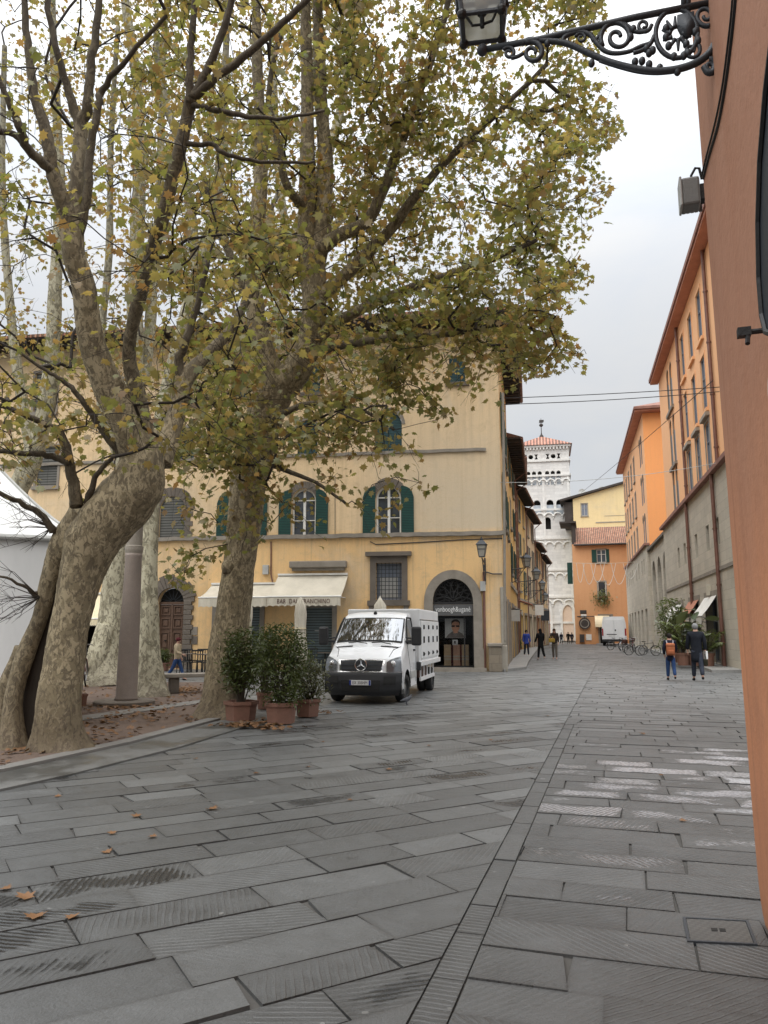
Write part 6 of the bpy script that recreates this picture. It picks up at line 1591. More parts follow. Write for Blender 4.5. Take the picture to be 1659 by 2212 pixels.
m, nt, b = newmat('windscreen'); b.inputs['Base Color'].default_value = (.015, .018, .02, 1); b.inputs['Roughness'].default_value = .03; b.inputs['Specular IOR Level'].default_value = 1.0; b.inputs['IOR'].default_value = 1.9; M['windscreen'] = m
g.build('windscreen', M['windscreen'], cab, True)
for b0 in (-.55, .12):
    g = MB(VK); P0 = pv(9.06, b0); P1 = pv(9.02, b0+.55); g.tube([P0+Vector((0, -.03, .02)), (P0+P1)/2+Vector((0, -.02, .055)), P1+Vector((0, -.03, .03))], .012, 6); g.build('wiper', M['rubber'], cab)
for b0, b1 in ((-.88, -.40), (.40, .88)):
    g = MB(VK); patch(g, 8.55, 8.85, b0, b1, .008, 2, 6); g.build('bonnet_vent', M['rubber'], cab)
g = MB(VK)
for sgn in (-1, 1):
    g.tube([pv(6.7, sgn*.70) + Vector((0, 0, .006)), pv(8, sgn*.78) + Vector((0, 0, .006)), pv(9, sgn*.93)+Vector((0, 0, .004))], .008, 5)
    g.build('bonnet_gap', M['sign_grey'], cab); g = MB(VK)
g = MB(VK); g.ball((0, .62, 2.26), (.05, .05, .06), 8, 6); g.build('roof_aerial', M['rubber'], cab)
for sgn in (-1, 1):
    sx = lambda z, e=.008: sgn*(sidex(z)+e)
    pts = [(.08, 1.52), (1.08, 1.52), (1.10, 2.08), (.62, 2.08), (.40, 1.9)]
    pts = pts if sgn > 0 else pts[::-1]
    g = MB(VK); g.poly([(sx(z), y, z) for y, z in pts]); w_ = g.build('side_window', M['windscreen'], cab)
    g = MB(VK); q = [(.02, 1.47), (1.13, 1.47), (1.15, 2.14), (.60, 2.14), (.36, 1.96)]; g.tube([(sx(z, .004), y, z) for y, z in q+q[:1]], .022, 6); g.build('window_seal', M['rubber'], w_)
    g = MB(VK); g.bbox(*(sorted((sgn*.985, sgn*1.02))), .88, 1.08, 1.26, 1.31, .008); g.build('door_handle', M['rubber'], cab)
    g = MB(VK); g.tube([(sx(.6, .002), -.02, 1.46), (sx(.6, .002), .40, .86), (sx(.6, .002), .46, .45)], .006, 4); g.tube([(sx(.6, .002), 1.2, 1.46), (sx(.6, .002), 1.2, .45)], .006, 4); g.build('door_gap', M['sign_grey'], cab)
    g = MB(VK); g.box(*sorted((sgn*.984, sgn*1.0)), .48, 1.30, .56, .74); g.build('side_strip', M['plastic_grey'], cab)
    g = MB(VK); g.tube([(sgn*.95, .02, 1.52), (sgn*1.12, -.05, 1.53)], .035, 8); g.tube([(sgn*.95, .02, 1.62), (sgn*1.12, -.05, 1.60)], .02, 6)
    mr = g.build('mirror_arm', M['black_plastic'], cab); g = MB(VK); g.bbox(sgn*1.24-.13, sgn*1.24+.13, -.14, .0, 1.42, 1.90, .05); g.build('mirror', M['black_plastic'], mr)
g = MB(VK); p = pv(1.9, 0); g.bbox(-.27, .27, p.y-.045, p.y-.015, .475, .595, .004); pl = g.build('number_plate', M['letter_white'], bmp_)
for e in (-1, 1):
    g = MB(VK); g.box(e*.245-.024, e*.245+.024, p.y-.048, p.y-.012, .477, .593); g.build('plate_band', simple('plate_blue', (.01, .03, .22), .5) if 'plate_blue' not in bpy.data.materials else bpy.data.materials['plate_blue'], pl)
text_mesh('EX 305HM', .11*VK, M['sign_grey'], 'characters', pl, (0, (p.y-.047)*VK, .533*VK), width=.37*VK, ext=.002)
def wheel(parent, x, y, w=.22, r=.35, mb_k=VK, outer=1, steer=0.0):
    g = MB(mb_k); n = 28; prof = [(r*.60, -w/2), (r*.93, -w/2), (r, -w*.34), (r, w*.34), (r*.93, w/2), (r*.60, w/2)]
    rot = Matrix.Rotation(steer, 4, 'Z') @ Matrix.Rotation(R(90), 4, 'Y'); g.M = Matrix.Translation(Vector((x, y, r))*mb_k) @ rot
    vs = []; fs = []
    for a, z in prof:
        for k in range(n): t = 2*math.pi*k/n; vs.append((a*math.cos(t), a*math.sin(t), z))
    m_ = len(prof)
    for i in range(m_):
        for k in range(n): fs.append((i*n+k, i*n+(k+1) % n, ((i+1) % m_)*n+(k+1) % n, ((i+1) % m_)*n+k))
    g.add(vs, fs); t_ = g.build('wheel', M['rubber'], parent, True)
    g = MB(mb_k); g.M = Matrix.Translation(Vector((x, y, r))*mb_k) @ rot; o_ = outer*w*.32
    g.lathe([(r*.62, o_*.6), (r*.60, o_), (r*.40, o_*.55), (r*.26, o_*1.1), (.001, o_*1.15)], 20); g.build('rim', M['steel'], t_, True)
    return t_
for sgn in (-1, 1):
    wheel(van, sgn*.85, 0, outer=sgn, steer=R(-6))
    wheel(van, sgn*.93, 3.95, outer=sgn); wheel(van, sgn*.70, 3.95, outer=sgn)
    g = MB(VK)
    vs = []; N_ = 14                                                  # dark wheel house
    for i in range(N_+1): t = math.pi*i/N_; vs += [(sgn*.60, .455*math.cos(t), .36+.455*math.sin(t)), (sgn*.982, .455*math.cos(t), .36+.455*math.sin(t))]
    g.add(vs, [(2*i, 2*i+1, 2*i+3, 2*i+2) for i in range(N_)]); g.add([(sgn*.60, -.5, .2), (sgn*.60, .5, .2), (sgn*.60, .5, .86), (sgn*.60, -.5, .86)], [(0, 1, 2, 3)]); g.build('wheel_arch', M['rubber'], van)
g = MB(VK); g.box(-.42, -.30, -.5, 5.0, .55, .80); g.box(.30, .42, -.5, 5.0, .55, .80); g.box(-.85, .85, -.5, 1.3, .30, .42); g.box(-.3, .3, .2, 4.6, .5, .66); g.build('chassis', M['rubber'], van)
BX0, BX1, BY0, BY1, BZ0, BZ1 = -1.0, 1.07, 1.46, 5.0, .93, 2.40
g = MB(VK); g.bbox(BX0, BX1, BY0, BY1, BZ0, BZ1, .03); box = g.build('insulated_box', M['van_box'], van)
nd = 4; dw = (BY1-BY0-.16)/nd
for sgn in (-1, 1):
    for k in range(nd):
        y0 = BY0+.08+dw*k; g = MB(VK)
        X = lambda e: sorted((sgn*1.068, sgn*(1.07+e))) if sgn > 0 else (-1.0-e, -.998)
        g.bbox(*X(.03), y0+.012, y0+dw-.012, BZ0+.10, BZ1-.33, .012); d_ = g.build('door', M['van_box'], box)
        for z, s_ in ((BZ1-.50, .06), (BZ0+.62, .09)):
            g = MB(VK); g.bbox(*sorted((sgn*1.09, sgn*1.135)), y0+dw*.40, y0+dw*.48, z-s_, z+s_, .008); g.build('hinge', M['rubber'], d_)
        g = MB(VK); g.prism([(y0+dw*.36, BZ0+.17), (y0+dw*.62, BZ0+.22), (y0+dw*.36, BZ0+.28)], *sorted((sgn*1.09, sgn*1.13)), axis='x'); g.build('latch', M['rubber'], d_)
    g = MB(VK); g.box(*sorted((sgn*1.069, sgn*1.085)), BY0+.02, BY1-.02, BZ1-.31, BZ1-.285); g.build('drip_rail', M['steel'], box)
    g = MB(VK); g.bbox(*sorted((sgn*1.04, sgn*1.13)), BY0-.02, BY1+.06, BZ0-.10, BZ0+.035, .02); g.build('sill_rail', M['van_white'], box)
    g = MB(VK); g.bbox(*sorted((sgn*1.02, sgn*1.08)), BY0+.15, BY1-.9, .42, .53, .01)
    for k in range(5): y = BY0+.2+k*.58; g.box(*sorted((sgn*1.03, sgn*1.06)), y, y+.05, .53, BZ0-.1)
    g.build('side_guard', M['van_white'], van)
    g = MB(VK); g.box(*sorted((sgn*.7, sgn*.98)), BY0+.3, BY1-1.9, .50, .80); g.build('side_locker', simple('locker_brown', (.09, .05, .04), .7) if 'locker_brown' not in bpy.data.materials else bpy.data.materials['locker_brown'], van)
    g = MB(VK); g.bbox(*sorted((sgn*.98, sgn*1.10)), BY0-.12, BY0+.02, .72, .95, .02); g.build('corner_cap', M['black_plastic'], van)
# ---------------------------------------------------------------- the far white van
w0 = gnd(1303, 1396); w1 = gnd(1346, 1393)
wk = 1.32; wa = math.atan2((w1-w0).y, (w1-w0).x)
wv = thing('delivery_van', 'white panel van parked with its closed rear doors towards the square', 'van', gnd(1328, 1395.5), R(-17))
g = MB(wk)
prof = [(-.98, .42), (.98, .42), (1.0, 1.2), (.95, 1.9), (.86, 2.38), (.78, 2.46), (-.78, 2.46), (-.86, 2.38), (-.95, 1.9), (-1.0, 1.2)]
g.prism(prof[::-1], 0, 5.4); bo_ = g.build('body', M['van_white'], wv)
for sgn in (-1, 1):
    a_, b_ = sorted((sgn*.015, sgn*.84)); g = MB(wk); g.bbox(a_, b_, -.03, .004, .55, 2.25, .03); d_ = g.build('rear_door', M['van_white'], bo_)
    g = MB(wk); g.bbox(*sorted((sgn*.87, sgn*.98)), -.04, .05, .85, 1.45, .02); g.build('tail_light', simple('tail_red', (.35, .01, .015), .3) if 'tail_red' not in bpy.data.materials else bpy.data.materials['tail_red'], bo_)
    wheel(wv, sgn*.86, .95, outer=sgn, mb_k=wk); wheel(wv, sgn*.86, 4.5, outer=sgn, mb_k=wk)
g = MB(wk); g.bbox(-.98, .98, -.12, .02, .36, .56, .02); g.build('bumper', M['black_plastic'], bo_)
g = MB(wk); g.box(-.45, .05, -.045, -.03, .80, .92); g.build('number_plate', M['letter_white'], bo_); g = MB(wk); g.box(-.6, .2, -.05, -.03, .94, 1.0); g.build('handle', M['black_plastic'], bo_)
g = MB(wk); g.box(.05, .16, -.06, -.03, 1.25, 1.38); g.build('lock', M['black_plastic'], bo_)
# ---------------------------------------------------------------- leaves for shrubs, pots
LZ = np.array([(0, 0, 0), (.13, .3, .03), (.15, .55, .0), (0, 1, -.12), (-.15, .55, .0), (-.13, .3, .03), (0, .5, -.03)], float)
LZF = [(0, 1, 2, 6), (6, 2, 3), (0, 6, 4, 5), (6, 3, 4)]
def green(name, stops, gloss=.12):
    m = leaf_material(name, stops, .22); nt = m.node_tree
    for n in nt.nodes:
        if n.type == 'BSDF_GLOSSY': n.inputs['Roughness'].default_value = .35
    [n for n in nt.nodes if n.type == 'MIX_SHADER'][-1].inputs[0].default_value = gloss
    return m
M['leaf_shrub'] = green('leaf_shrub', [(0, (.016, .045, .012)), (.5, (.028, .072, .016)), (.85, (.05, .105, .022)), (1, (.09, .14, .03))], .06)
M['leaf_grey'] = green('leaf_grey', [(0, (.03, .055, .02)), (.5, (.055, .085, .03)), (1, (.13, .15, .07))])
M['leaf_palm'] = green('leaf_palm', [(0, (.06, .12, .03)), (.5, (.11, .18, .045)), (.9, (.2, .25, .08)), (1, (.32, .32, .12))])
M['stem'] = simple('stem', (.06, .045, .03), .85)
def hexpot(t, w, h, n=6, ang=0.0, mat='terracotta'):
    r = w/2
    MB().lathe([(r*.86, 0), (r*.96, h*.82), (r*1.06, h*.82), (r*1.08, h), (r*.93, h), (r*.90, h*.86)], n, ang=ang).build('pot', M[mat], t)
    MB().lathe([(r*.90, h*.80), (r*.89, h*.86)], n, ang=ang).build('soil', M['soil'], t)
def shrub(label, px, pyb, wpx, hpot, ptop, cw, n, size=.085, mat='leaf_shrub', n_sides=6, ang=0.0, hole=None, group='planters beside the truck', low=.35, name='potted_shrub'):
    p = gnd(px, pyb); p.z = .04 if inside(bed, p.x, p.y) else 0.02; f = p.y*CP; w = wpx*f/FP; h = hpot*f/FP
    t = thing(name, label, 'potted shrub', p, rnd.uniform(-.2, .2), group); hexpot(t, w, h, n_sides, ang)
    H = zat(px, ptop, p.y) - p.z; R_ = cw*f/FP/2
    g = MB(); tips = []
    for k in range(26):
        a = NR.uniform(0, 6.28); rr_ = R_*math.sqrt(NR.random()); z = H*(low + (1-low)*NR.random()**.7); e = Vector((rr_*math.cos(a), rr_*math.sin(a), z))
        b0 = Vector((NR.normal(0, .04), NR.normal(0, .04), h*.8)); md = b0.lerp(e, .5) + Vector((NR.normal(0, .05), NR.normal(0, .05), .12)); g.tube([b0, md, e], [.014, .008, .003], 5, False); tips.append((b0, md, e))
    g.build('stems', M['stem'], t)
    pos = []
    while len(pos) < n:
        # clumps about the stem ends and an uneven mantle between them
        if NR.random() < .55:
            b0, md, e = tips[NR.integers(len(tips))]; q = np.array(md.lerp(e, float(NR.uniform(.2, 1.05)))) + NR.normal(0, R_*.2, 3)
        else:
            a = NR.uniform(0, 6.28); u = NR.uniform(-1, 1); zc = H*(low+1)/2; hz = H*(1-low)/2; rr_ = (.75+.3*math.sin(a*3+u*4)) * R_*math.sqrt(max(0, 1-u*u*.8)); q = np.array((rr_*math.cos(a), rr_*math.sin(a), zc + u*hz)) + NR.normal(0, .05, 3)
        if q[2] > h*.7 and q[2] < H*1.04: pos.append(q)
    pos = np.array(pos); leaf_mesh('foliage', pos, rand_rots(n, .1, 1.3), NR.uniform(size*.6, size*1.3, n), M[mat], t, LZ, LZF)
    return t
shrub('slender dark shrub in the terracotta planter right against the plane trunk', 520, 1558, 70, 40, 1362, 84, 2600, ang=.2, low=.34)
shrub('widest and tallest dark shrub, in the hexagonal terracotta planter standing foremost', 607, 1564, 68, 43, 1352, 112, 4200, ang=.55, low=.2)
shrub('lowest shrub, greyer leaved, in the terracotta planter nearest the truck', 664, 1549, 56, 36, 1424, 82, 1700, mat='leaf_grey', ang=.55, low=.22)
shrub('dark shrub in a round pot hidden behind the other planters', 572, 1533, 36, 34, 1358, 70, 1500, n_sides=14, low=.45)
shrub('small green shrub in a pot at the foot of the wooden door', 352, 1450, 26, 17, 1404, 30, 700, size=.11, n_sides=12, group='pots along the yellow house', low=.35)
o = thing('terracotta_pot', 'low empty terracotta pot on the earth behind the hollow tree', 'pot', gnd(173, 1524, .04)); hexpot(o, .30, .24, 8)
o = shrub('little bush in a red pot at the kerb of the left houses', 1120, 1412, 9, 10, 1382, 12, 240, size=.2, n_sides=10, group='pots along the left houses', low=.4)
# ---------------------------------------------------------------- palms before the stone shops
pb = gnd(1482, 1443); pb.z = .11
def palm(label, px, ptop, spread, nfr, loc, mat='leaf_palm', leaflet=.42):
    t = thing('potted_palm', label, 'potted palm', loc, 0, 'potted palms before the stone shops'); hexpot(t, .62, .55, 14)
    H = zat(px, ptop, loc.y) - loc.z; g = MB(); pos = []; rots = []; sz = []
    for k in range(nfr):
        a = 6.28*k/nfr + NR.uniform(-.2, .2); L = spread*NR.uniform(.7, 1.1); hh = H*NR.uniform(.6, 1.0); P = []
        for i in range(9):
            q = i/8; P.append(Vector((math.cos(a)*L*q, math.sin(a)*L*q, .5 + (hh-.5)*(1.55*q - .75*q*q*(1+.25*k/nfr)))))
        g.tube(P, [.022*(1-i/9)+.004 for i in range(9)], 5, False)
        for i in range(2, 9):
            d_ = (P[i]-P[i-1]).normalized(); side = d_.cross(Vector((0, 0, 1))).normalized()
            for j in range(3):
                p = P[i-1].lerp(P[i], (j+.5)/3)
                for e in (-1, 1):
                    y = (d_*.55 + side*e - Vector((0, 0, .35+NR.random()*.35))).normalized(); x = y.cross(Vector((0, 0, 1))).normalized(); z = x.cross(y)
                    pos.append(p); rots.append(np.array([[x[m_], y[m_], z[m_]] for m_ in range(3)])); sz.append(leaflet*NR.uniform(.7, 1.1)*math.sin(math.pi*(.12+.8*i/9)))
    g.build('stems', M['stem'], t)
    LN = LZ.copy(); LN[:, 0] *= .55
    leaf_mesh('fronds', np.array(pos), np.array(rots), np.array(sz), M[mat], t, LN, LZF); return t
palm('feathery palm with arching fronds, in the middle of the greenery by the stone shops', 1480, 1312, .9, 15, pb + Vector((0, .2, 0)))
palm('shorter palm with spreading fronds beside the nearest shop door', 1505, 1340, .75, 12, pb + Vector((.75, -.5, 0)))
t = shrub('loose bamboo-like shrub on the far side of the potted palms', 1454, 1436, 26, 28, 1298, 56, 1500, size=.2, mat='leaf_palm', n_sides=12, group='potted palms before the stone shops', low=.2)
t.location.z = .11
t = thing('broadleaf_plant', 'plant with a few very large blue-green leaves among the potted palms', 'potted plant', pb + Vector((.35, -.15, 0))); hexpot(t, .45, .5, 12)
n = 16; a = NR.uniform(0, 6.28, n); zz = NR.uniform(1.0, 2.6, n); rr_ = NR.uniform(.1, .5, n); pos = np.stack([rr_*np.cos(a), rr_*np.sin(a), zz], 1); g = MB()
for q in pos: g.tube([(0, 0, .4), (q[0]*.4, q[1]*.4, q[2]*.6), tuple(q)], [.03, .02, .012], 5, False)
g.build('stems', M['stem'], t); LB = LZ.copy(); LB[:, 0] *= 2.1; leaf_mesh('foliage', pos, rand_rots(n, .2, .8), NR.uniform(.55, .95, n), green('leaf_broad', [(0, (.03, .07, .04)), (.6, (.06, .12, .07)), (1, (.2, .27, .17))], .18), t, LB, LZF)
a_, b_, c_, d_ = EW2; t = E.thing('window_box', 'trailing green plants in the lower window of the orange house', 'window box', (a_+b_)/2, -.2, c_)
MB().bbox(-(b_-a_)/2, (b_-a_)/2, -.25, .15, -.1, .25, .02).build('trough', M['terracotta'], t)
n = 420; pos = np.stack([NR.normal(0, .55, n), NR.normal(-.25, .2, n), NR.normal(.15, .55, n)-.3*NR.random(n)], 1); leaf_mesh('foliage', pos, rand_rots(n, .6), NR.uniform(.2, .4, n), M['leaf_palm'], t, LZ, LZF)
# ---------------------------------------------------------------- column, bench, tent
cb = gnd(268, 1521, .04)
M['granite'] = simple('granite', (.25, .205, .175), .75, 0, (.17, .145, .125), 3, .5, .3, 50, fine=.45)
col_ = thing('granite_column', 'plain tapering pinkish granite column on a round dark base among the trees', 'column', cb)
f = cb.y*CP/FP; hb = zat(270, 1512, cb.y) - .04
MB().lathe([(63*f, 0), (63*f, hb*.75), (60*f, hb)], 40).build('base', M['stone_dark'], col_, False)
Hc = zat(282, 1196, cb.y) - .04
MB().lathe([(24.5*f, hb), (23.5*f, hb+.05), (22*f, hb+.1), (21*f, Hc*.4), (18.8*f, Hc*.75), (17.4*f, Hc-.1), (18*f, Hc-.06), (18*f, Hc)], 32, (4*f, 0, 0)).build('shaft', M['granite'], col_, True)
MB().lathe([(18*f, Hc), (19.5*f, Hc+.08), (19.5*f, Hc+.16), (17*f, Hc+.18), (16.4*f, Hc+1.6)], 24, (4*f, 0, 0)).build('capital', M['stone_grey'], col_)
b0 = gnd(372, 1497, .04); b1 = gnd(470, 1494, .04); bu = (b1-b0); bn = thing('stone_bench', 'long grey stone bench between the column and the second plane trunk', 'bench', b0, math.atan2(bu.y, bu.x))
hz = zat(380, 1455, b0.y)-.04; MB().bbox(-.32, 1.35, -.22, .25, hz-.10, hz, .02).build('seat', M['stone_grey'], bn)
for x in (.02, .98): MB().bbox(x-.11, x+.13, -.15, .18, 0, hz-.098, .02).build('leg', M['stone_dark'], bn)
TC = gnd(166, 1535); tu = Vector((.927, .375, 0)).normalized(); TC = Vector((-5.15, 12.6, 0)); 
tn = thing('marquee_tent', 'white pagoda marquee tent at the edge of the square, behind the hollow tree', 'tent', TC - tu*5, math.atan2(tu.y, tu.x))
te = zat(110, 1161, 12.2); S_ = 5.0
g = MB(); N_ = 20
for (p, q) in (((0, 0), (S_, 0)), ((S_, 0), (S_, S_)), ((S_, S_), (0, S_)), ((0, S_), (0, 0))):
    vs = []; fs = []
    for i in range(N_+1):
        t_ = i/N_; x = p[0]+(q[0]-p[0])*t_; y = p[1]+(q[1]-p[1])*t_; nx_ = (q[1]-p[1])/S_; ny_ = -(q[0]-p[0])/S_
        for k in range(5): z = .05 + (te-.05)*k/4; w_ = .035*math.sin(i*1.25 + k*.5)*math.sin(math.pi*k/4+.2); vs.append((x + nx_*w_, y + ny_*w_, z))
    for i in range(N_):
        for k in range(4): a = i*5+k; fs.append((a, a+5, a+6, a+1))
    g.add(vs, fs)
g.build('wall_panel', M['tent'], tn, True)
g = MB(); K_ = 10; pk = 2.7; o_ = .06
def tp_(side, u, k):
    q = k/K_; h_ = te + .05 + pk*(q**1.25); r_ = (S_/2+o_)*(1-q); c_ = S_/2; w_ = -r_ + 2*r_*u
    return [(c_+w_, c_-r_, h_), (c_+r_, c_+w_, h_), (c_-w_, c_+r_, h_), (c_-r_, c_-w_, h_)][side]
for sd_ in range(4):
    for k in range(K_):
        for u in range(4): g.poly([tp_(sd_, u/4, k), tp_(sd_, (u+1)/4, k), tp_(sd_, (u+1)/4, k+1), tp_(sd_, u/4, k+1)])
g.build('roof', M['tent'], tn, True)
g = MB()
for (p, q) in (((0, 0), (S_, 0)), ((S_, 0), (S_, S_))): g.tube([(p[0], p[1]-.06 if p[1] == q[1] else p[1], te), (q[0]+(.06 if p[1] != q[1] else 0), q[1]-.06 if p[1] == q[1] else q[1], te)], .045, 8)
for k in range(2): g.tube([tp_(0, k, q) for q in range(K_)], .03, 6)
g.build('frame', M['plastic_grey'], tn)
# ---------------------------------------------------------------- closed parasols, tables and chairs of the bar
def parasol(px, ptop, pbot, Y, label):
    p = atY(px, 1400, Y); p.z = 0; zt_ = zat(px, ptop, Y); zb_ = zat(px, pbot, Y); t = thing('closed_parasol', label, 'parasol', p, rnd.uniform(0, 1), 'folded parasols of the bar')
    MB().lathe([(.32, 0), (.32, .07), (.05, .10), (.035, .12)], 16).build('base', M['stone_grey'], t); MB().tube([(0, 0, .1), (0, 0, zt_+.05)], .028, 8).build('pole', M['white_paint'], t)
    g = MB(); n = 24; prof = [(0, .03), (.04, .07), (.12, .17), (.26, .19), (.5, .16), (.72, .20), (.9, .25), (1.0, .20)]; vs = []; fs = []
    for q, r_ in prof:
        for k in range(n): a = 2*math.pi*k/n; rr_ = r_*(1 + .30*math.cos(6*a + q*3)); vs.append((rr_*math.cos(a), rr_*math.sin(a), zt_ + (zb_-zt_)*q))
    for i in range(len(prof)-1):
        for k in range(n): fs.append((i*n+k, (i+1)*n+k, (i+1)*n+(k+1) % n, i*n+(k+1) % n))
    fs.append(list(range(n))); g.add(vs, fs); g.build('canopy', M['canvas'], t, True)
    g = MB(); g.lathe([(.215, 0), (.215, .05)], 16, (0, 0, zt_ + (zb_-zt_)*.5)); g.build('strap', M['canvas_cream'], t)
parasol(648, 1291, 1428, 28.0, 'folded cream parasol standing before the roller shutter of the bar')
parasol(821, 1291, 1428, 27.2, 'folded cream parasol standing behind the truck, under the grated window')
parasol(531, 1296, 1430, 28.6, 'folded cream parasol almost hidden behind the second plane trunk')
def chair(loc, rz, label):
    t = thing('bar_chair', label, 'chair', loc, rz, 'dark chairs of the bar'); m_ = M['iron_dark']
    MB().bbox(-.22, .22, -.22, .22, .44, .475, .01).build('seat', m_, t)
    g = MB(); g.bbox(-.22, .22, .20, .235, .86, .92, .01)
    for k in range(5): x = -.18 + .09*k; g.box(x-.012, x+.012, .205, .228, .475, .865)
    g.build('backrest', m_, t)
    for sx in (-1, 1):
        for sy in (-1, 1): MB().tube([(sx*.19, sy*.19, .44), (sx*.21, sy*.21, 0)], .018, 6).build('leg', m_, t)
    return t
def table(loc, label):
    t = thing('bar_table', label, 'table', loc, .3, 'small tables of the bar')
    MB().lathe([(.34, .71), (.35, .72), (.35, .74), (.34, .745)], 20).build('tabletop', M['stone_dark'], t); MB().tube([(0, 0, .02), (0, 0, .71)], .03, 8).build('pedestal', M['iron_dark'], t); MB().lathe([(.22, 0), (.2, .02), (.03, .05)], 14).build('foot', M['iron_dark'], t)
spots_ = [(396, 1456, 30), (411, 1452, 160), (424, 1457, 200), (436, 1453, 10), (449, 1458, 100), (678, 1450, 20), (694, 1447, 190), (709, 1450, 260), (462, 1452, 45)]
for i, (px, py, a) in enumerate(spots_): chair(gnd(px, py), R(a), 'dark slatted bar chair behind the stone bench' if px < 500 else 'dark slatted bar chair before the roller shutter')
for px, py, lab in ((404, 1453, 'small round table behind the bench, next to the walking man'), (442, 1455, 'small round table behind the bench, close to the second plane trunk'), (702, 1449, 'small round table before the roller shutter, beside the truck')): table(gnd(px, py), lab)
# ---------------------------------------------------------------- bicycles
def bicycle(loc, rz, label, col, basket=None, k=1.0, group='bicycles parked by the right pavement', lean=.1, bcol='letter_brown'):
    t = thing('bicycle', label, 'bicycle', loc, rz, group); t.rotation_euler = (lean, 0, rz); t.scale = (k, k, k); r = .335
    mt = simple('paint_'+col[0], col[1], .4) if 'paint_'+col[0] not in bpy.data.materials else bpy.data.materials['paint_'+col[0]]
    for x in (-.53, .53):
        g = MB(); P = [(x + r*math.cos(a), 0, r + r*math.sin(a)) for a in [j*2*math.pi/26 for j in range(27)]]; g.tube(P, .021, 6, False); w_ = g.build('wheel', M['rubber'], t, True)
        g = MB(); g.tube([(x + r*.93*math.cos(a), 0, r + r*.93*math.sin(a)) for a in [j*2*math.pi/26 for j in range(27)]], .010, 5, False)
        for j in range(14): a = j*2*math.pi/14; g.tube([(x, .02*(-1)**j, r), (x + r*.93*math.cos(a), 0, r + r*.93*math.sin(a))], .0028, 3, False)
        g.build('rim', M['steel'], w_)
        g = MB(); vs = []
        for j in range(9): a = R(20+150*j/8); vs += [(x + (r+.035)*math.cos(a), -.03, r + (r+.035)*math.sin(a)), (x + (r+.035)*math.cos(a), .03, r + (r+.035)*math.sin(a))]
        g.add(vs, [(2*j, 2*j+1, 2*j+3, 2*j+2) for j in range(8)]); g.build('mudguard', mt, t)
    g = MB(); bb = (-.06, 0, .30); st = (-.22, 0, .80); hd = (.36, 0, .86); hl_ = (.40, 0, .70)
    for a_, b_, r_ in ((bb, st, .016), (bb, hl_, .018), (st, hd, .016), (bb, (-.53, 0, r), .011), (st, (-.53, 0, r), .010), ((.34, 0, .92), (.42, 0, .62), .018), ((.42, 0, .62), (.53, 0, r), .013)): g.tube([a_, b_], r_, 6)
    g.build('frame', mt, t)
    g = MB(); g.tube([(.34, 0, .9), (.31, 0, 1.03)], .013, 6); g.tube([(.14, -.27, 1.0), (.24, -.24, 1.03), (.31, 0, 1.03), (.24, .24, 1.03), (.14, .27, 1.0)], .012, 6); g.build('handlebar', M['steel'], t)
    g = MB(); g.tube([st, (-.25, 0, .92)], .013, 6); g.add([(-.40, -.09, .93), (-.40, .09, .93), (-.10, .025, .94), (-.10, -.025, .94), (-.38, -.07, .98), (-.38, .07, .98), (-.12, .018, .96), (-.12, -.018, .96)], [(3, 2, 1, 0), (4, 5, 6, 7), (0, 1, 5, 4), (1, 2, 6, 5), (2, 3, 7, 6), (3, 0, 4, 7)]); g.build('saddle', M['rubber'], t)
    g = MB(); g.M = Matrix.Translation((bb[0], .05, bb[2])) @ Matrix.Rotation(R(90), 4, 'X'); g.lathe([(.09, 0), (.09, .008)], 16); g.M = None; g.tube([(bb[0], .06, .3), (.04, .06, .17), (.04, .14, .17)], .01, 5); g.tube([(bb[0], -.06, .3), (-.16, -.06, .43), (-.16, -.14, .43)], .01, 5); g.build('crank', M['steel'], t)
    if basket:
        x = .52 if basket > 0 else -.60; g = MB(); z0 = .80 if basket > 0 else .74
        for q in (0, .5, 1): rr_ = .13 + .03*q; P = [(x-rr_, -rr_-.03), (x+rr_, -rr_-.03), (x+rr_, rr_+.03), (x-rr_, rr_+.03)]; g.tube([(p[0], p[1], z0+.24*q) for p in P+P[:1]], .012, 5)
        g.box(x-.13, x+.13, -.155, .155, z0-.01, z0+.24); g.build('basket', M[bcol], t)
        g = MB(); g.tube([(x, 0, z0), (.53 if basket > 0 else -.53, .0, r)], .008, 5); g.build('carrier', M['steel'], t)
    return t
bicycle(gnd(181, 1486, .04), R(-75), 'bicycle with a dark front basket leaning by the pale trunk on the square', ('pink', (.30, .12, .16)), 1, 1.15, 'bicycle on the square', .1, 'black_plastic')
bk = [(1331, 1404, 20, 'black', (.02, .02, .022), None, 'black bicycle parked close behind the rear of the white van'), (1346, 1406, 55, 'grey', (.2, .2, .21), None, 'grey bicycle next to the van, in the thick of the parked bicycles'), (1358, 1409, 40, 'black', (.02, .02, .022), -1, 'black bicycle carrying a brown rear crate among the parked bicycles'),
      (1374, 1415, 8, 'silver', (.4, .4, .4), None, 'silver bicycle standing broadside along the right kerb'), (1400, 1416, -4, 'dark', (.05, .05, .06), None, 'dark bicycle standing last towards the palms'), (1366, 1406, 70, 'red', (.16, .03, .03), -1, 'dark red bicycle with a rear crate, against the pavement')]
for px, py, a, cn, cc_, ba, lab in bk:
    p = gnd(px, py); bicycle(p, R(a), lab, (cn, cc_), ba, .98 if p.y < 60 else 1.08)
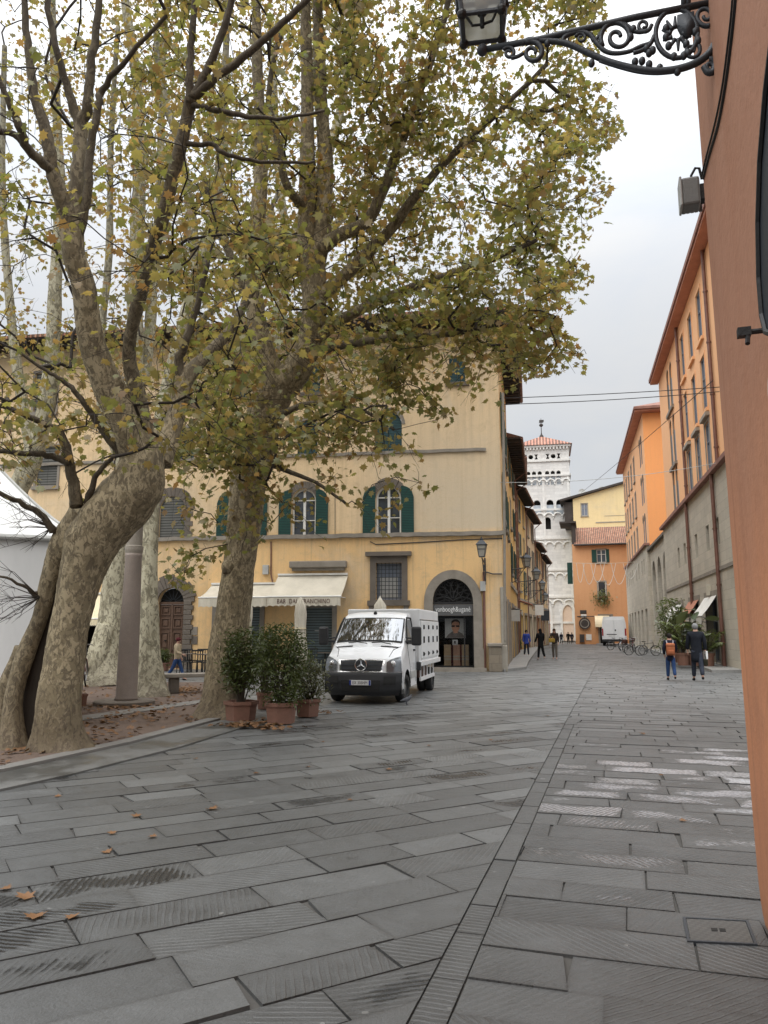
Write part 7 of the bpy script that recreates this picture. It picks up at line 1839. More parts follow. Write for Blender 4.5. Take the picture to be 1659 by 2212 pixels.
# ---------------------------------------------------------------- information panel, pigeon
p = gnd(1397, 1398); p.z = .11; ipn = thing('notice_case', 'tall glazed notice case in a black frame standing before the stone shops', 'notice case', p, R(-20))
kx_ = p.y*CP/FP; hh = zat(1397, 1322, p.y)-.11; w_ = 13*kx_
g = MB(); ring(g, rect(-w_+.12, w_-.12, .5, hh-.1), rect(-w_, w_, .0, hh), -.12, .0); g.box(-w_+.12, w_-.12, -.11, -.01, hh*.30, hh*.30+.12); g.build('frame', M['iron_dark'], ipn)
MB().box(-w_+.12, w_-.12, -.06, -.03, hh*.3+.12, hh-.1).build('panel', M['plastic_grey'], ipn); MB().box(-w_+.12, w_-.12, -.06, -.03, .5, hh*.3).build('panel', M['glass_blue'], ipn)
pp = gnd(878, 1523); pg = thing('pigeon', 'grey pigeon standing on the slabs in front of the truck', 'pigeon', pp, R(12)); pg.scale = (.72,)*3
def skinmesh(verts, edges, radii, name, mat, parent, sub=1, root=0):
    me = bpy.data.meshes.new(name); me.from_pydata(verts, edges, []); o = bpy.data.objects.new(name, me); COL.objects.link(o)
    o.modifiers.new('skin', 'SKIN'); sk_ = me.skin_vertices[0].data
    for i, r_ in enumerate(radii): sk_[i].radius = r_ if hasattr(r_, '__len__') else (r_, r_); sk_[i].use_root = (i == root)
    if sub: s_ = o.modifiers.new('sub', 'SUBSURF'); s_.levels = sub; s_.render_levels = sub
    bpy.context.view_layer.update(); m2 = bpy.data.meshes.new_from_object(o.evaluated_get(bpy.context.evaluated_depsgraph_get()))
    bpy.data.objects.remove(o); m2.materials.clear(); m2.materials.append(mat); m2.polygons.foreach_set('use_smooth', [True]*len(m2.polygons)); m2.name = name
    return link(name, m2, parent)
M['pigeon'] = simple('pigeon', (.10, .105, .12), .6, 0, (.045, .05, .06), 12)
skinmesh([(-.20, 0, .12), (-.10, 0, .15), (0, 0, .17), (.09, 0, .20), (.13, 0, .26), (.15, 0, .30), (.19, 0, .295), (0, .03, .10), (.01, .03, .012), (.05, .03, .008), (0, -.03, .10), (.01, -.03, .012), (.05, -.03, .008)],
         [(0, 1), (1, 2), (2, 3), (3, 4), (4, 5), (5, 6), (2, 7), (7, 8), (8, 9), (2, 10), (10, 11), (11, 12)], [(.03, .012), (.055, .045), (.07, .07), (.055, .06), .032, .036, .009, .02, .008, .006, .02, .008, .006], 'body', M['pigeon'], pg, 2, 2)
# ---------------------------------------------------------------- people
M['skin'] = simple('skin', (.48, .29, .21), .55, 0, (.40, .22, .16), 6, fine=.05)
def cloth(name, col, var=.5): 
    k = 'cloth_'+name
    if k not in M: M[k] = simple(k, col, .9, 0, tuple(c*.6 for c in col), 9, var, .3, 60, fine=.15, spec=.15)
    return M[k]
def person(px, pyf, pyh, face, label, jacket, trousers, shoes, hair, stride=.0, coat=0.0, arms=(0, 0), hat=None, hairlong=False, slim=1.0, bend=0.0, cat='person', z0=0.0, armbend=(.2, .2)):
    p = gnd(px, pyf, z0); H = zat(px, pyh, p.y) - z0; k = H/1.76
    t = thing('person', label, cat, p, face); t.scale = (k, k, k)
    # joints, figure facing local -y
    pel = Vector((0, 0, .95)); che = Vector((0, -bend*.5, 1.27)); sh_ = Vector((0, -bend*.8, 1.44)); nk = Vector((0, -bend-.01, 1.52)); hd = Vector((0, -bend-.03, 1.60)); top = Vector((0, -bend-.02, 1.70))
    V = [pel, Vector((0, -bend*.2, 1.08)), che, sh_, nk, hd, top]; Ed = [(0, 1), (1, 2), (2, 3), (3, 4), (4, 5), (5, 6)]; Rr = [(.135*slim, .10), (.12*slim, .09), (.15*slim, .105), (.085, .07), .052, (.072, .085), (.062, .075)]
    J = {}
    for s_ in (-1, 1):
        st_ = stride*s_; hip = Vector((s_*.085, 0, .90)); kn = Vector((s_*.095, -st_*.55 - (.05 if st_ < 0 else 0)*-0, .50)); an = Vector((s_*.10, -st_ + (.10 if st_ < 0 else 0), .09 + (.06 if st_ < -.1 else 0))); toe = an + Vector((s_*.02, -.15, -.055))
        b_ = len(V); V += [hip, kn, an, toe]; Ed += [(0, b_), (b_, b_+1), (b_+1, b_+2), (b_+2, b_+3)]; Rr += [.082, .055, .038, .032]; J['leg', s_] = (hip, kn, an, toe)
        aw = arms[0 if s_ < 0 else 1]; ab = armbend[0 if s_ < 0 else 1]
        so_ = sh_ + Vector((s_*.175*slim, 0, -.02)); el = so_ + Vector((s_*.06, -.27*math.sin(aw), -.27*math.cos(aw))); wr = el + Vector((s_*.0 - s_*.25*max(0, ab-.5), -.25*math.sin(aw+ab), -.25*math.cos(aw+ab))); d_ = (wr-el).normalized(); hn = wr + d_*.075
        b_ = len(V); V += [so_, el, wr, hn]; Ed += [(3, b_), (b_, b_+1), (b_+1, b_+2), (b_+2, b_+3)]; Rr += [.058, .042, .028, (.034, .022)]; J['arm', s_] = (so_, el, wr, hn)
        fw = Vector((0, -1, 0)) if abs(d_.y) < .8 else Vector((0, 0, 1)); sd = d_.cross(Vector((s_, 0, 0))).normalized()
        for q in range(5):
            off = sd*((q-1.5)*.02) if q < 4 else sd*-.035; L = (.058, .068, .072, .064, .045)[q]; ds = d_ if q < 4 else (d_*.6 - sd*.8).normalized()
            c0 = hn + off + (d_*.012 if q < 4 else -d_*.03); cu = Vector((-s_*.35, 0, 0)); b2 = len(V)
            V += [c0, c0 + ds*L*.55 + cu*.02, c0 + ds*L + cu*.06]; Ed += [(b_+3, b2), (b2, b2+1), (b2+1, b2+2)]; Rr += [.010, .009, .007]
    b_ = len(V); V += [hd + Vector((0, -.098, -.012)), hd + Vector((-.075, 0, -.01)), hd + Vector((.075, 0, -.01))]; Ed += [(5, b_), (5, b_+1), (5, b_+2)]; Rr += [.014, .016, .016]
    body = skinmesh([tuple(v) for v in V], Ed, Rr, 'body', M['skin'], t, 1)
    g = MB()
    for s_ in (-1, 1): g.ball((s_*.03, hd.y-.078, hd.z+.025), (.011, .009, .008), 6, 5); g.build('eye', M['rubber'], body); g = MB()
    # clothing follows the limbs
    jb = .82 - coat; jv = [Vector((0, 0, jb)), pel + Vector((0, 0, .02)), che, sh_ - Vector((0, 0, .0)), nk - Vector((0, 0, .03))]; je = [(0, 1), (1, 2), (2, 3), (3, 4)]; jr = [(.185*slim + coat*.08, .145 + coat*.06), (.165*slim, .125), (.185*slim, .135), (.13*slim, .10), (.072, .068)]
    if coat: jv.insert(1, Vector((0, 0, (jb+.95)/2))); je = [(i, i+1) for i in range(5)]; jr.insert(1, (.18*slim, .14))
    si = len(jv)-2
    for s_ in (-1, 1):
        so_, el, wr, hn = J['arm', s_]; b_ = len(jv); jv += [so_, el, wr - (wr-el)*.08]; je += [(si, b_), (b_, b_+1), (b_+1, b_+2)]; jr += [.080, .066, .052]
    skinmesh([tuple(v) for v in jv], je, jr, 'coat' if coat else 'jacket', cloth(*jacket), t, 1, 2)
    tv = [pel + Vector((0, 0, .05)), pel - Vector((0, 0, .04))]; te_ = [(0, 1)]; tr_ = [(.15*slim, .115), (.15*slim, .12)]
    for s_ in (-1, 1):
        hip, kn, an, toe = J['leg', s_]; b_ = len(tv); tv += [hip - Vector((0, 0, .05)), kn, an + Vector((0, 0, .03))]; te_ += [(1, b_), (b_, b_+1), (b_+1, b_+2)]; tr_ += [.098, .076, .064]
    skinmesh([tuple(v) for v in tv], te_, tr_, 'trousers', cloth(*trousers), t, 1)
    for s_ in (-1, 1):
        hip, kn, an, toe = J['leg', s_]; skinmesh([tuple(an + Vector((0, .05, -.04))), tuple(an + Vector((0, 0, -.03))), tuple(toe)], [(0, 1), (1, 2)], [(.04, .045), (.045, .05), (.04, .03)], 'shoe', cloth(*shoes), t, 1)
    g = MB(); g.ball((0, hd.y+.022, hd.z+.045), (.094, .108, .104), 14, 9)
    if hairlong: g.ball((0, hd.y+.06, hd.z-.12), (.10, .065, .19), 12, 8)
    o = g.build('hair' if not hat else 'hat', cloth(*(hat or hair)), t, True)
    if hat: g = MB(); g.ball((0, hd.y-.07, hd.z+.075), (.08, .07, .012), 10, 5); g.build('brim', cloth(*hat), t, True)
    return t, J, k, hd, sh_
DK = ('navy', (.014, .016, .03)); BLK = ('black', (.010, .010, .011)); JEANS = ('jeans', (.03, .06, .15)); HB = ('dark_hair', (.02, .016, .014)); HG = ('grey_hair', (.22, .22, .22))
TW = R(180-14)
t, J, k, hd, sh_ = person(1451, 1470, 1367, TW, 'person in dark jacket and jeans with an orange-brown backpack, walking away', DK, JEANS, BLK, HB, .16, .12, (.25, -.2), slim=.95, hairlong=False, armbend=(.7, .6))
bp = thing('backpack', 'orange-brown backpack with pale straps on the back of the walking person', 'backpack', t.matrix_basis @ Vector((.01, .16, .96)), TW); bp.scale = (k, k, k)
bp.location = t.location + Matrix.Rotation(TW, 3, 'Z') @ (Vector((0, .165, .93))*k)
MB().bbox(-.15, .15, -.05, .11, 0, .42, .05).build('bag', cloth('rust_leather', (.36, .12, .055)), bp, True); MB().bbox(-.155, .155, -.05, .125, .31, .45, .05).build('flap', cloth('rust_leather2', (.42, .15, .075)), bp, True); MB().bbox(-.11, .11, .08, .145, .04, .2, .03).build('pocket', cloth('rust_leather', (.36, .12, .055)), bp, True)
for s_ in (-1, 1): MB().tube([(s_*.10, -.03, .42), (s_*.12, -.07, .53), (s_*.11, -.16, .56), (s_*.11, -.22, .5)], .018, 6, flat=.5).build('strap', cloth('pale_strap', (.4, .38, .4)), bp)
t, J, k, hd, sh_ = person(1509, 1472, 1345, TW - R(3), 'grey-haired person in a long dark coat walking away, papers in hand', ('ink', (.016, .018, .024)), ('dark_trousers', (.035, .04, .055)), BLK, HG, .20, .28, (-.1, .12), slim=1.05, bend=.03)
h_ = J['arm', -1][3]; o = thing('papers', 'folded white papers held by the person in the long dark coat', 'papers', t.location + Matrix.Rotation(TW-R(3), 3, 'Z') @ (h_*k), TW + .3); o.scale = (k, k, k); MB().bbox(-.035, .02, -.09, .09, -.16, .08, .004).build('sheets', M['letter_white'], o)
o = thing('shoulder_bag', 'small dark bag carried low by the person in the long dark coat', 'bag', t.location + Matrix.Rotation(TW-R(3), 3, 'Z') @ (Vector((h_.x+.02, h_.y+.02, h_.z-.36))*k), TW); o.scale = (k, k, k); MB().bbox(-.06, .06, -.14, .14, -.0, .2, .03).build('pouch', cloth('dark_olive', (.03, .028, .018)), o); MB().tube([(0, -.1, .19), (0, -.03, .34), (0, .03, .34), (0, .1, .19)], .008, 5).build('handle', cloth('dark_olive', (.03, .028, .018)), o)
person(381, 1470, 1376, R(78), 'person in a beige jacket, jeans and dark red cap walking behind the bench', ('beige', (.42, .34, .23)), JEANS, BLK, HB, .26, 0, (.25, -.15), hat=('dark_red', (.09, .02, .025)), armbend=(.9, .6))
person(1138, 1418, 1360, R(8), 'person in a bright blue jacket standing by the left houses', ('royal_blue', (.045, .075, .32)), ('dark_trousers', (.035, .04, .055)), BLK, HB, .08, .02, (.1, .1))
person(1169, 1426, 1357, R(-160), 'person in a long black coat and hood walking on the street', BLK, BLK, ('pale_shoes', (.5, .48, .46)), BLK, .12, .16, (.3, .2), hairlong=True, slim=1.1, armbend=(.5, .5))
t, J, k, hd, sh_ = person(1199, 1425, 1357, R(-20), 'person in a dark brown jacket and grey trousers beside the black-coated one', ('dark_brown', (.045, .035, .03)), ('grey_trousers', (.16, .14, .12)), ('pale_shoes', (.5, .48, .46)), ('brown_hair', (.06, .035, .02)), .06, 0, (.5, .2), hairlong=True, armbend=(1.1, .3))
h_ = J['arm', -1][2]; o = thing('shoulder_bag', 'mustard yellow bag carried in front of the brown-jacketed person', 'bag', t.location + Matrix.Rotation(R(-20), 3, 'Z') @ (Vector((h_.x, h_.y-.08, h_.z-.22))*k), R(-20)); o.scale = (k, k, k); MB().bbox(-.17, .17, -.06, .06, 0, .22, .04).build('pouch', cloth('mustard', (.40, .27, .06)), o); MB().tube([(-.1, 0, .2), (-.05, .02, .34), (.05, .02, .34), (.1, 0, .2)], .012, 5).build('handle', cloth('mustard', (.40, .27, .06)), o)
person(1213, 1392, 1366, R(5), 'far person in dark clothes in front of the white tower, walking alone', DK, BLK, BLK, HB, .14, .1)
person(1228, 1391, 1365, R(175), 'far person in black, the left one of a close pair before the tower', BLK, BLK, BLK, HB, .1, .2, slim=1.1)
person(1236, 1391, 1366, R(170), 'far person in dark blue, the right one of a close pair before the tower', DK, DK, BLK, HB, .12, .1)
# ---------------------------------------------------------------- wall lanterns
m, nt, b = newmat('lantern_glass'); v = coords(nt); setin(nt, b, 'Base Color', mixc(nt, noise(nt, v, 8, 4), (.55, .57, .55), (.36, .38, .37))); b.inputs['Roughness'].default_value = .25; b.inputs['Transmission Weight'].default_value = .55; b.inputs['IOR'].default_value = 1.1; M['lantern_glass'] = m
def lantern(parent, c, w0, w1, h, rz=0.0, bar=.014, open_=False, top=True):
    """tapered four-sided lantern standing on the point c"""
    c = Vector(c); rot = Matrix.Rotation(rz, 3, 'Z')
    def P(sx, sy, q): w = (w0 + (w1-w0)*q)/2; return c + rot @ Vector((sx*w, sy*w, h*q))
    g = MB(); cs = [(-1, -1), (1, -1), (1, 1), (-1, 1)]
    for i in range(4):
        a_, b_ = cs[i], cs[(i+1) % 4]; g.tube([P(*a_, 0), P(*a_, 1)], bar, 6)
        for q in (0, .62, 1): g.tube([P(*a_, q), P(*b_, q)], bar, 6)
    if not open_: g.add([P(*q, -.02) for q in cs] + [P(*q, .0) for q in cs], [(3, 2, 1, 0), (4, 5, 6, 7), (0, 1, 5, 4), (1, 2, 6, 5), (2, 3, 7, 6), (3, 0, 4, 7)])
    if top:
        e = w1*.62; T0 = [c + rot @ Vector((sx*e, sy*e, h*1.0)) for sx, sy in cs]; T1 = [c + rot @ Vector((sx*w1*.22, sy*w1*.22, h*1.38)) for sx, sy in cs]
        g.add(T0+T1, [(0, 1, 5, 4), (1, 2, 6, 5), (2, 3, 7, 6), (3, 0, 4, 7), (4, 5, 6, 7), (3, 2, 1, 0)]); g.lathe([(w1*.16, 0), (w1*.18, h*.14), (w1*.05, h*.2), (w1*.06, h*.28), (0, h*.33)], 10, c + Vector((0, 0, h*1.38)))
    L_ = g.build('lantern', M['iron'], parent)
    for i in range(4):
        a_, b_ = cs[i], cs[(i+1) % 4]; g = MB(); g.poly([P(*a_, .02), P(*b_, .02), P(*b_, .98), P(*a_, .98)]); g.build('pane', M['lantern_glass'], L_)
    return L_, P
def wall_lamp(at, wallpt, label, w=.42, h=.62):
    t = thing('wall_lamp', label, 'lamp', wallpt, 0, 'lanterns on brackets along the left'); d_ = at - wallpt; d_.z = 0
    zt_ = at.z - wallpt.z; L_ = d_
    g = MB(); g.tube([(0, 0, zt_-.25), L_*.5 + Vector((0, 0, zt_-.18)), L_ + Vector((0, 0, zt_-.10))], .028, 6); g.tube([(0, 0, zt_-1.0), L_*.35 + Vector((0, 0, zt_-.85)), L_*.75 + Vector((0, 0, zt_-.3)), L_*.9 + Vector((0, 0, zt_-.12))], .02, 6)
    for q, r_ in ((.3, .16), (.6, .10)):
        c = L_*q + Vector((0, 0, zt_-.25-r_-.05)); u_ = L_.normalized(); g.tube([c + u_*(r_*(1-j/16)*math.cos(j*.75)) + Vector((0, 0, r_*(1-j/16)*math.sin(j*.75))) for j in range(14)], .014, 5)
    g.tube([(0, 0, zt_-1.1), (0, 0, zt_)], .035, 6); g.build('bracket', M['iron'], t)
    lantern(t, L_ + Vector((0, 0, zt_-.05)), w*.6, w, h, math.atan2(d_.y, d_.x)); return t
Yl = K.y-.9; at = atY(1041, 1200, Yl); q = rel(at); wp = F.world(rel(atY(1048, 1236, K.y))[0], -.02, zat(1047, 1236, K.y)); wp.z = at.z-.1
wall_lamp(at, wp, 'wall lantern on a bracket near the corner of the yellow house, above the alarm box', .36, .48)
for px, py, Y, lab in ((1137, 1222, 43.5, 'wall lantern standing out farthest over the pavement, nearest of the street row'), (1158, 1250, 53, 'second wall lantern along the left houses of the street'), (1171, 1272, 66, 'third wall lantern along the left houses, small with distance'), (1178, 1296, 76, 'fourth and farthest wall lantern of the left street row')):
    at = atY(px, py, Y); pts = [(K.x, K.y)] + line
    for (x0_, y0_), (x1_, y1_) in zip(pts[:-1], pts[1:]):
        if y0_ <= Y <= y1_: wx_ = x0_ + (x1_-x0_)*(Y-y0_)/(y1_-y0_)
    wall_lamp(at, Vector((wx_, Y-.2, at.z-.1)), lab, .42 if Y < 50 else .46, .50 if Y < 50 else .55)
# ---------------------------------------------------------------- the big wrought bracket on the red wall
mount = NF.pix(1541, 40); MW = NF.world(mount[0], 0, 0); nrm = -NF.n
tip = MW + Vector((nrm.x, nrm.y, 0))*1.0
BF = Facade(MW, (-nrm.x, -nrm.y))                          # vertical plane of the bracket; local x towards the wall
def bp_(px, py): s_, z = BF.pix(px, py); return Vector((BF.O + BF.u*s_)[:2] + (z,)) if False else BF.O + BF.u*s_ + Vector((0, 0, z))
wl_ = thing('bracket_lamp', 'large iron lantern on a scrolled wrought bracket fixed to the red wall', 'lamp', BF.O)
Z = lambda zx, zy: bp_(951.2 + zx/2.616, zy/2.616) - BF.O
rp = (BF.O - CAM).length/FP*1.12
g = MB()
def sc(pts, r0, r1=None, n=4):
    P = smooth_path([tuple(Z(*p)) for p in pts], n); m_ = len(P); r1 = r0 if r1 is None else r1
    g.tube(P, [rp/2.616*(r0 + (r1-r0)*i/(m_-1)) for i in range(m_)], 8)
def spiral(cx_, cy_, r0, r1, a0, turns, w0, w1, n=26):
    P = []
    for i in range(n): q = i/(n-1); r_ = r0 + (r1-r0)*q; a = a0 + turns*2*math.pi*q; P.append((cx_ + r_*math.cos(a), cy_ + r_*math.sin(a)))
    sc(P, w0, w1, 2)
g.tube([Z(235, 283), Z(560, 222), Z(1100, 98), Z(1575, 6)], rp/2.616*16, 10)
g.ball(Z(238, 283), rp/2.616*30, 14, 9)
sc([(560, 228), (620, 232), (720, 248), (850, 306), (960, 352), (1100, 388), (1210, 402), (1330, 393), (1440, 358), (1520, 300), (1560, 225), (1572, 120)], 14, 20)
sc([(900, 345), (1000, 378), (1120, 408), (1230, 416), (1330, 406)], 8)
spiral(520, 298, 66, 16, -2.2, 1.4, 15, 9); sc([(560, 228), (500, 225), (460, 250)], 14)
spiral(388, 300, 36, 10, -2.6, 1.3, 11, 7); sc([(470, 300), (440, 318), (400, 330)], 10)
spiral(1000, 210, 98, 18, 2.6, 1.55, 13, 10)
sc([(690, 240), (700, 212), (740, 190), (800, 180), (850, 200), (885, 245), (930, 288), (990, 302), (1070, 290), (1130, 262), (1190, 240), (1222, 190)], 13, 10)
sc([(850, 190), (870, 232), (912, 180), (950, 140), (1010, 125), (1060, 145), (1090, 178)], 10, 8)
spiral(1150, 145, 40, 9, .2, 1.3, 10, 7); sc([(1085, 175), (1130, 182), (1175, 170), (1195, 140)], 10)
spiral(795, 215, 30, 8, 3.4, 1.3, 9, 6)
P = [(1335 + 118*math.cos(a), 190 + 138*math.sin(a)) for a in [2*math.pi*i/32 for i in range(33)]]; sc(P, 12, None, 1)
spiral(1420, 285, 50, 12, -.6, 1.2, 10, 7); spiral(1500, 90, 60, 12, 1.2, 1.3, 12, 8); spiral(1527, 378, 40, 14, -1.8, 1.2, 16, 10)
sc([(1560, 220), (1570, 300), (1556, 350), (1540, 405), (1510, 408), (1488, 375)], 18, 14)
sc([(1210, 200), (1185, 250), (1140, 285), (1090, 300)], 11)
for a in range(10): t_ = a*.63; sc([(1335 + 30*math.cos(t_), 190 + 34*math.sin(t_)), (1335 + 85*math.cos(t_+.2), 190 + 98*math.sin(t_+.2))], 12, 5)
for zx, zy in ((1275, 210), (1290, 260), (1275, 160), (1390, 250), (1440, 180), (1455, 230), (1400, 300), (1180, 300), (1200, 285), (1165, 275), (1100, 350), (1140, 345), (1180, 365), (1240, 385), (855, 358), (1340, 405), (605, 245), (1090, 165), (1075, 210), (1320, 320), (1375, 315)): q = Z(zx, zy); g.ball(q, (rp/2.616*17, rp/2.616*17, rp/2.616*22), 8, 6)
q = Z(1390, 150); g.M = Matrix.Translation(q) @ Matrix.Rotation(BF.rz, 4, 'Z'); kk = rp/2.616
g.prism([(-38*kk, 66*kk), (38*kk, 66*kk), (40*kk, 0), (26*kk, -42*kk), (0, -66*kk), (-26*kk, -42*kk), (-40*kk, 0)][::-1], -.012, .012); g.M = None
q0, q1 = Z(1575, -60), Z(1575, 420); g.M = Matrix.Translation((q0.x, q0.y, 0)) @ Matrix.Rotation(BF.rz, 4, 'Z'); g.box(-.01, .03, -.05, .05, q1.z+.12, q0.z); g.M = None
g.tube([Z(1375, 60), Z(1375, -120)], kk*14, 8); g.tube([Z(1400, 60), Z(1400, -120)], kk*14, 8)
br = g.build('bracket', M['iron'], wl_, True)
c = Z(238, 178); w0 = 236*kk
L_, PP = lantern(wl_, c + Vector((0, 0, .03)), w0*.86, w0*1.22, w0*1.6, BF.rz + .15, .015, True)
g = MB(); cc_ = c + Vector((0, 0, .03)); g.tube([cc_, cc_ + Vector((0, 0, w0*.35))], .014, 8); g.lathe([(.03, 0), (.038, .02), (.03, .05)], 10, cc_ + Vector((0, 0, w0*.33)))
for s_ in (-1, 1):
    u_ = BF.u*s_; g.tube([cc_ + Vector((0, 0, .02)), cc_ + u_*w0*.22 + Vector((0, 0, w0*.10)), cc_ + u_*w0*.36 + Vector((0, 0, w0*.38)), cc_ + u_*w0*.50 + Vector((0, 0, w0*.66))], .009, 6)
g.build('burner_frame', M['iron_dark'], L_); MB().lathe([(.036, 0), (.04, .03), (.042, .18), (.03, .2)], 12, cc_ + Vector((0, 0, w0*.42))).build('lamp_bulb', M['canvas_cream'], L_, True)
for q in ((-1, -1), (1, -1), (1, 1), (-1, 1)):
    MB().ball(PP(*q, .0), .032, 8, 6).build('knob', M['iron_dark'], L_); MB().ball(PP(*q, .62), .026, 8, 6).build('knob', M['iron_dark'], L_)
# cables, floodlight box and dark shutter on the same wall
def nf(px, py, off=-.02): s_, z = NF.pix(px, py, off); return NF.world(s_, off, z)
def ncable(pts, r, label, name='wall_cable'):
    P = [nf(*p) for p in pts]; b_ = P[-1]; o = thing(name, label, 'cable', b_); MB().tube(smooth_path([tuple(p-b_) for p in P], 4), r, 6).build('cable', M['iron_dark'], o)
ncable([(1594, -60), (1588, 20), (1578, 110), (1567, 190), (1552, 270), (1533, 335), (1520, 385)], .011, 'thick dark cable slanting down the red wall from the bracket to the grey box')
ncable([(1586, -60), (1581, 20), (1571, 110), (1560, 190), (1545, 265), (1528, 330), (1516, 380)], .007, 'thin dark cable running beside the thick one on the red wall')
fl = nf(1519, 436, -.0); fo = thing('flood_lamp', 'grey ribbed box lamp jutting from the arris of the red wall', 'lamp', fl, NF.rz); fw = 40*(fl-CAM).length/FP; fh = 60*(fl-CAM).length/FP
MB().bbox(.02, .15, -fw, -.03, -fh*.38, fh*.52, .015).build('housing', M['box_grey'], fo)
for k in range(5): g = MB(); x = -fw*(.15 + .18*k); g.bbox(.005, .022, x-.012, x+.012, -fh*.34, fh*.48, .004); g.build('fin', M['box_grey'], fo)
MB().bbox(.015, .16, -fw-.012, -fw+.004, -fh*.40, fh*.55, .006).build('rim', M['plastic_grey'], fo); MB().box(.05, .12, -.04, .0, -fh*.2, fh*.3).build('bracket', M['iron_dark'], fo)
MB().tube([(.08, -fw*.5, fh*.5), (.08, -fw*.5, fh*.72), (.08, -fw*.3, fh*.95), (.08, -.02, fh*.92), (.06, -.005, fh*.6)], .009, 6).build('lead', M['rubber'], fo)
sp_ = [NF.pix(x+6, y, -.09) for x, y in ((1664, 40), (1645, 200), (1633, 350), (1629, 480), (1631, 600), (1637, 680), (1646, 718), (1700, 735), (1790, 600), (1790, 100))]
s0, z0 = sp_[6]; sh0 = thing('wall_panel', 'dark slate-grey curved panel standing off the red wall above the iron stop', 'panel', NF.world(s0, -.05, z0), NF.rz)
MB().prism([(a-s0, b-z0) for a, b in sp_], -.03, .02).build('board', simple('panel_slate', (.028, .034, .045), .5), sh0)
MB().tube([(a-s0, -.035, b-z0) for a, b in sp_], .012, 6).build('rim', M['iron_dark'], sh0)
s2, z2_ = NF.pix(1638, 705, -.06); so_ = thing('iron_stop', 'small black iron stop sticking out below the dark panel', 'wall stop', NF.world(s2, -.0, z2_-.02), NF.rz); g = MB(); g.tube([(0, 0, 0), (0, -.10, 0)], .012, 8); g.box(-.02, .02, -.14, -.09, -.018, .018); g.tube([(0, -.1, 0), (.03, -.11, -.06)], .01, 6); g.build('stop', M['iron_dark'], so_)
s3, z3 = NF.pix(1664, 858, -.01); o = thing('wall_plaque', 'pale oval plaque at the edge of the red wall', 'plaque', NF.world(s3+.06, 0, z3), NF.rz); g = MB(); g.prism([(.05*math.cos(a), .075*math.sin(a)) for a in [j*math.pi/10 for j in range(20)]][::-1], -.02, -.001); g.build('plate', M['white_paint'], o)
# ---------------------------------------------------------------- wires across the street
def wire(A_, B_, sag, r, label, name='overhead_cable', mat='iron_dark'):
    o = thing(name, label, 'cable', A_); D_ = B_-A_; MB().tube([D_*q + Vector((0, 0, -sag*4*q*(1-q))) for q in [i/20 for i in range(21)]], r, 5).build('cable', M[mat], o); return o
def bw(px, py, off=-.1): s_, z = B1.pix(px, py, off); return B1.world(s_, off, z)
def fwp(px, py, off=-.05): s_, z = F.pix(px, py, off); return F.world(s_, off, z)
wire(fwp(800, 866), bw(1556, 836), .12, .018, 'upper of two cables strung across the street from the yellow house')
wire(fwp(800, 876), bw(1554, 846), .20, .018, 'lower of two cables strung across the street from the yellow house')
wire(bw(1540, 822, -.2), atY(1256, 1064, 96), .1, .02, 'thin slanting cable from the orange building to the far roofs')
wire(fwp(1080, 1042), bw(1548, 1000, -.5), .25, .012, 'thin pale wire crossing the street in front of the white tower', mat='plastic_grey')
# looped light garlands between the two sides of the street
Yg = 72.0; gl = thing('light_garland', 'pale looped light garland strung across the street before the orange house', 'light garland', atY(1300, 1216, Yg)); b_ = gl.location.copy(); g = MB()
top = [atY(1238, 1216, Yg)-b_, atY(1372, 1214, Yg)-b_]; g.tube([top[0].lerp(top[1], i/12) - Vector((0, 0, .1*math.sin(math.pi*i/12))) for i in range(13)], .02, 5); g.build('span_wire', M['canvas'], gl)
for i, (x0_, x1_, low) in enumerate(((1245, 1262, 1258), (1259, 1287, 1262), (1276, 1306, 1258), (1297, 1330, 1264), (1320, 1356, 1262), (1346, 1378, 1250))):
    g = MB(); P = []
    for j in range(13): q = j/12; P.append(atY(x0_ + (x1_-x0_)*q, 1217 + (low-1217)*4*q*(1-q), Yg + (i % 2)*.6) - b_)
    g.tube(P, .024, 5); g.build('drop', M['canvas_white'], gl)
# small awnings, signs and cords that crowd the left side of the street
for px, py, Y, lab, mt in ((1150, 1306, 58, 'dark red awning projecting from the left houses', 'canvas_rust'), (1128, 1318, 49, 'pale folded awning arm over a left shop', 'canvas')):
    p = atY(px, py, Y); o = thing('awning', lab, 'awning', p, math.atan2(.98, .19), 'small awnings of the left houses'); g = MB(); g.add([(-1.2, 1.5, .5), (1.2, 1.5, .5), (1.2, 0, 0), (-1.2, 0, 0), (-1.2, 1.5, .44), (1.2, 1.5, .44), (1.2, 0, -.06), (-1.2, 0, -.06)], [(3, 2, 1, 0), (4, 5, 6, 7), (0, 1, 5, 4), (1, 2, 6, 5), (2, 3, 7, 6), (3, 0, 4, 7)]); g.build('canopy', M[mt], o); MB().box(-1.2, 1.2, -.02, .02, -.35, -.062).build('valance', M[mt], o)
for px, py, Y, lab, mt, dw in ((1113, 1330, 41, 'grey hanging sign board at the first door round the corner', 'plastic_grey', .5), (1165, 1318, 62, 'white hanging sign board half way along the left houses', 'white_paint', .7), (1178, 1330, 74, 'dark hanging sign board far along the left houses', 'iron', .8)):
    p = atY(px, py, Y); o = thing('hanging_sign', lab, 'sign', p, R(-12), 'hanging signs of the left houses'); MB().bbox(-dw/2, dw/2, -.04, .04, -dw*.6, dw*.6, .01).build('board', M[mt], o); MB().tube([(-dw/2-.9, 0, dw*.7), (dw/2, 0, dw*.7)], .03, 6).build('bar', M['iron'], o)
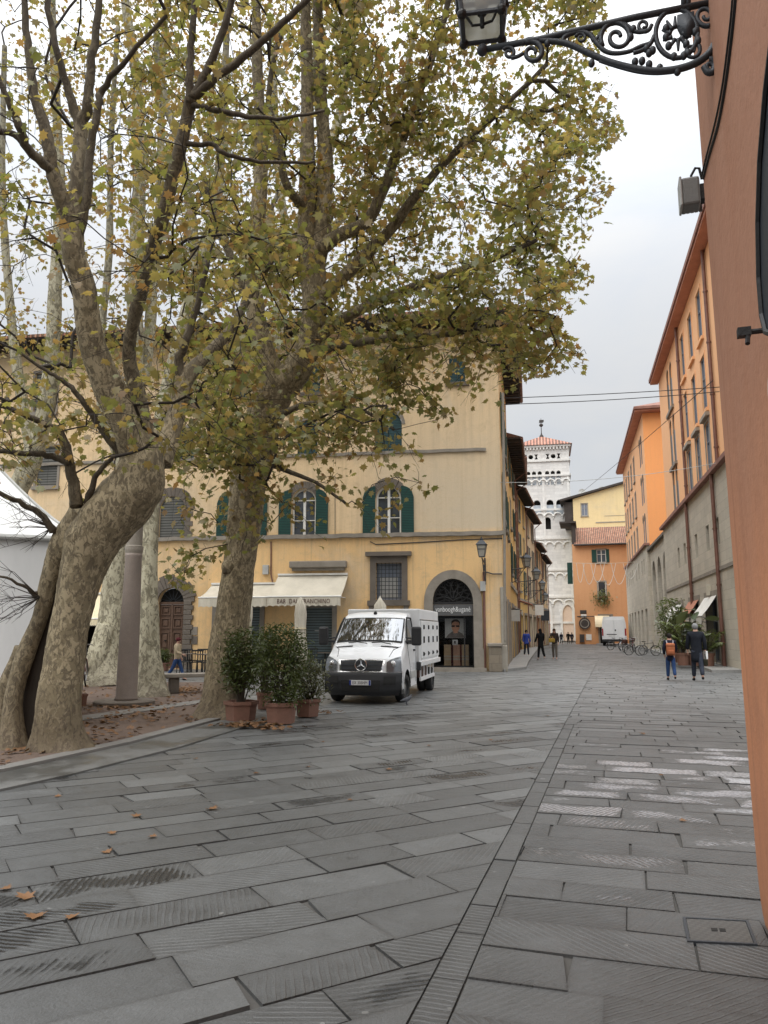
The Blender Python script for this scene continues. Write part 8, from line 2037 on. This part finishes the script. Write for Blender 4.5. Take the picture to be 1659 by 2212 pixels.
# ---------------------------------------------------------------- light
w = bpy.data.worlds.new('World'); scene.world = w; w.use_nodes = True
nt = w.node_tree; bg = nt.nodes['Background']
SUN_EL, SUN_ROT = R(58), R(200)
sky = node(nt, 'TexSky', sky_type='NISHITA'); sky.sun_disc = False; sky.sun_elevation = SUN_EL; sky.sun_rotation = SUN_ROT
sky.air_density = 1.0; sky.dust_density = 2.0
tc = node(nt, 'TexCoord'); v = tc.outputs['Generated']
s = node(nt, 'SeparateXYZ', {'Vector': v})
mp = node(nt, 'Mapping', {'Vector': v, 'Scale': (1.0, 1.0, 2.6)}).outputs[0]
n1 = noise(nt, mp, 2.3, 6, .55, .3)
# overcast: much brighter overhead, raised there to light the scene, thin bluish gaps between the clouds
el = mth(nt, 'MAXIMUM', s.outputs['Z'], 0.0)
lum = ramp(nt, el, [(0.0, .43), (.16, .48), (.42, .53), (.62, .60), (1.0, .72)])
up = mth(nt, 'MULTIPLY_ADD', mth(nt, 'POWER', el, 3.5), SKY_TOP, 1.0)
cl = ramp(nt, n1, [(.34, (.86, .92, 1.0)), (.52, (.965, .985, 1.01)), (.68, (1.04, 1.035, 1.02))])
cl = mixc(nt, 1.0, cl, lum, 'MULTIPLY')
sc = node(nt, 'VectorMath', {0: cl, 'Scale': mth(nt, 'MULTIPLY', up, SKY_K)}, operation='SCALE').outputs[0]
sk = node(nt, 'VectorMath', {0: sky.outputs[0], 'Scale': .10}, operation='SCALE').outputs[0]
col = mixc(nt, .90, sk, sc)
nt.links.new(col, bg.inputs['Color']); bg.inputs['Strength'].default_value = 1.0
sl = bpy.data.lights.new('sun', 'SUN'); sl.energy = SUN_E; sl.angle = R(70); sl.color = (1, .965, .91)
so = bpy.data.objects.new('sun', sl); COL.objects.link(so)
az = R(205)                                        # behind the camera, a little to its left
d = Vector((math.sin(az)*math.cos(SUN_EL), math.cos(az)*math.cos(SUN_EL), math.sin(SUN_EL)))
so.rotation_euler = d.to_track_quat('Z', 'Y').to_euler(); so.location = (-10, -20, 40)
vs = scene.view_settings; vs.view_transform = 'Standard'; vs.look = 'None'; vs.exposure = EXPO; vs.gamma = 1.0; vs.use_curve_mapping = False
scene.cycles.max_bounces = 6; scene.cycles.diffuse_bounces = 3; scene.cycles.glossy_bounces = 3; scene.cycles.transmission_bounces = 4; scene.cycles.transparent_max_bounces = 6
scene.cycles.use_denoising = True
scene.cycles.sample_clamp_indirect = 8
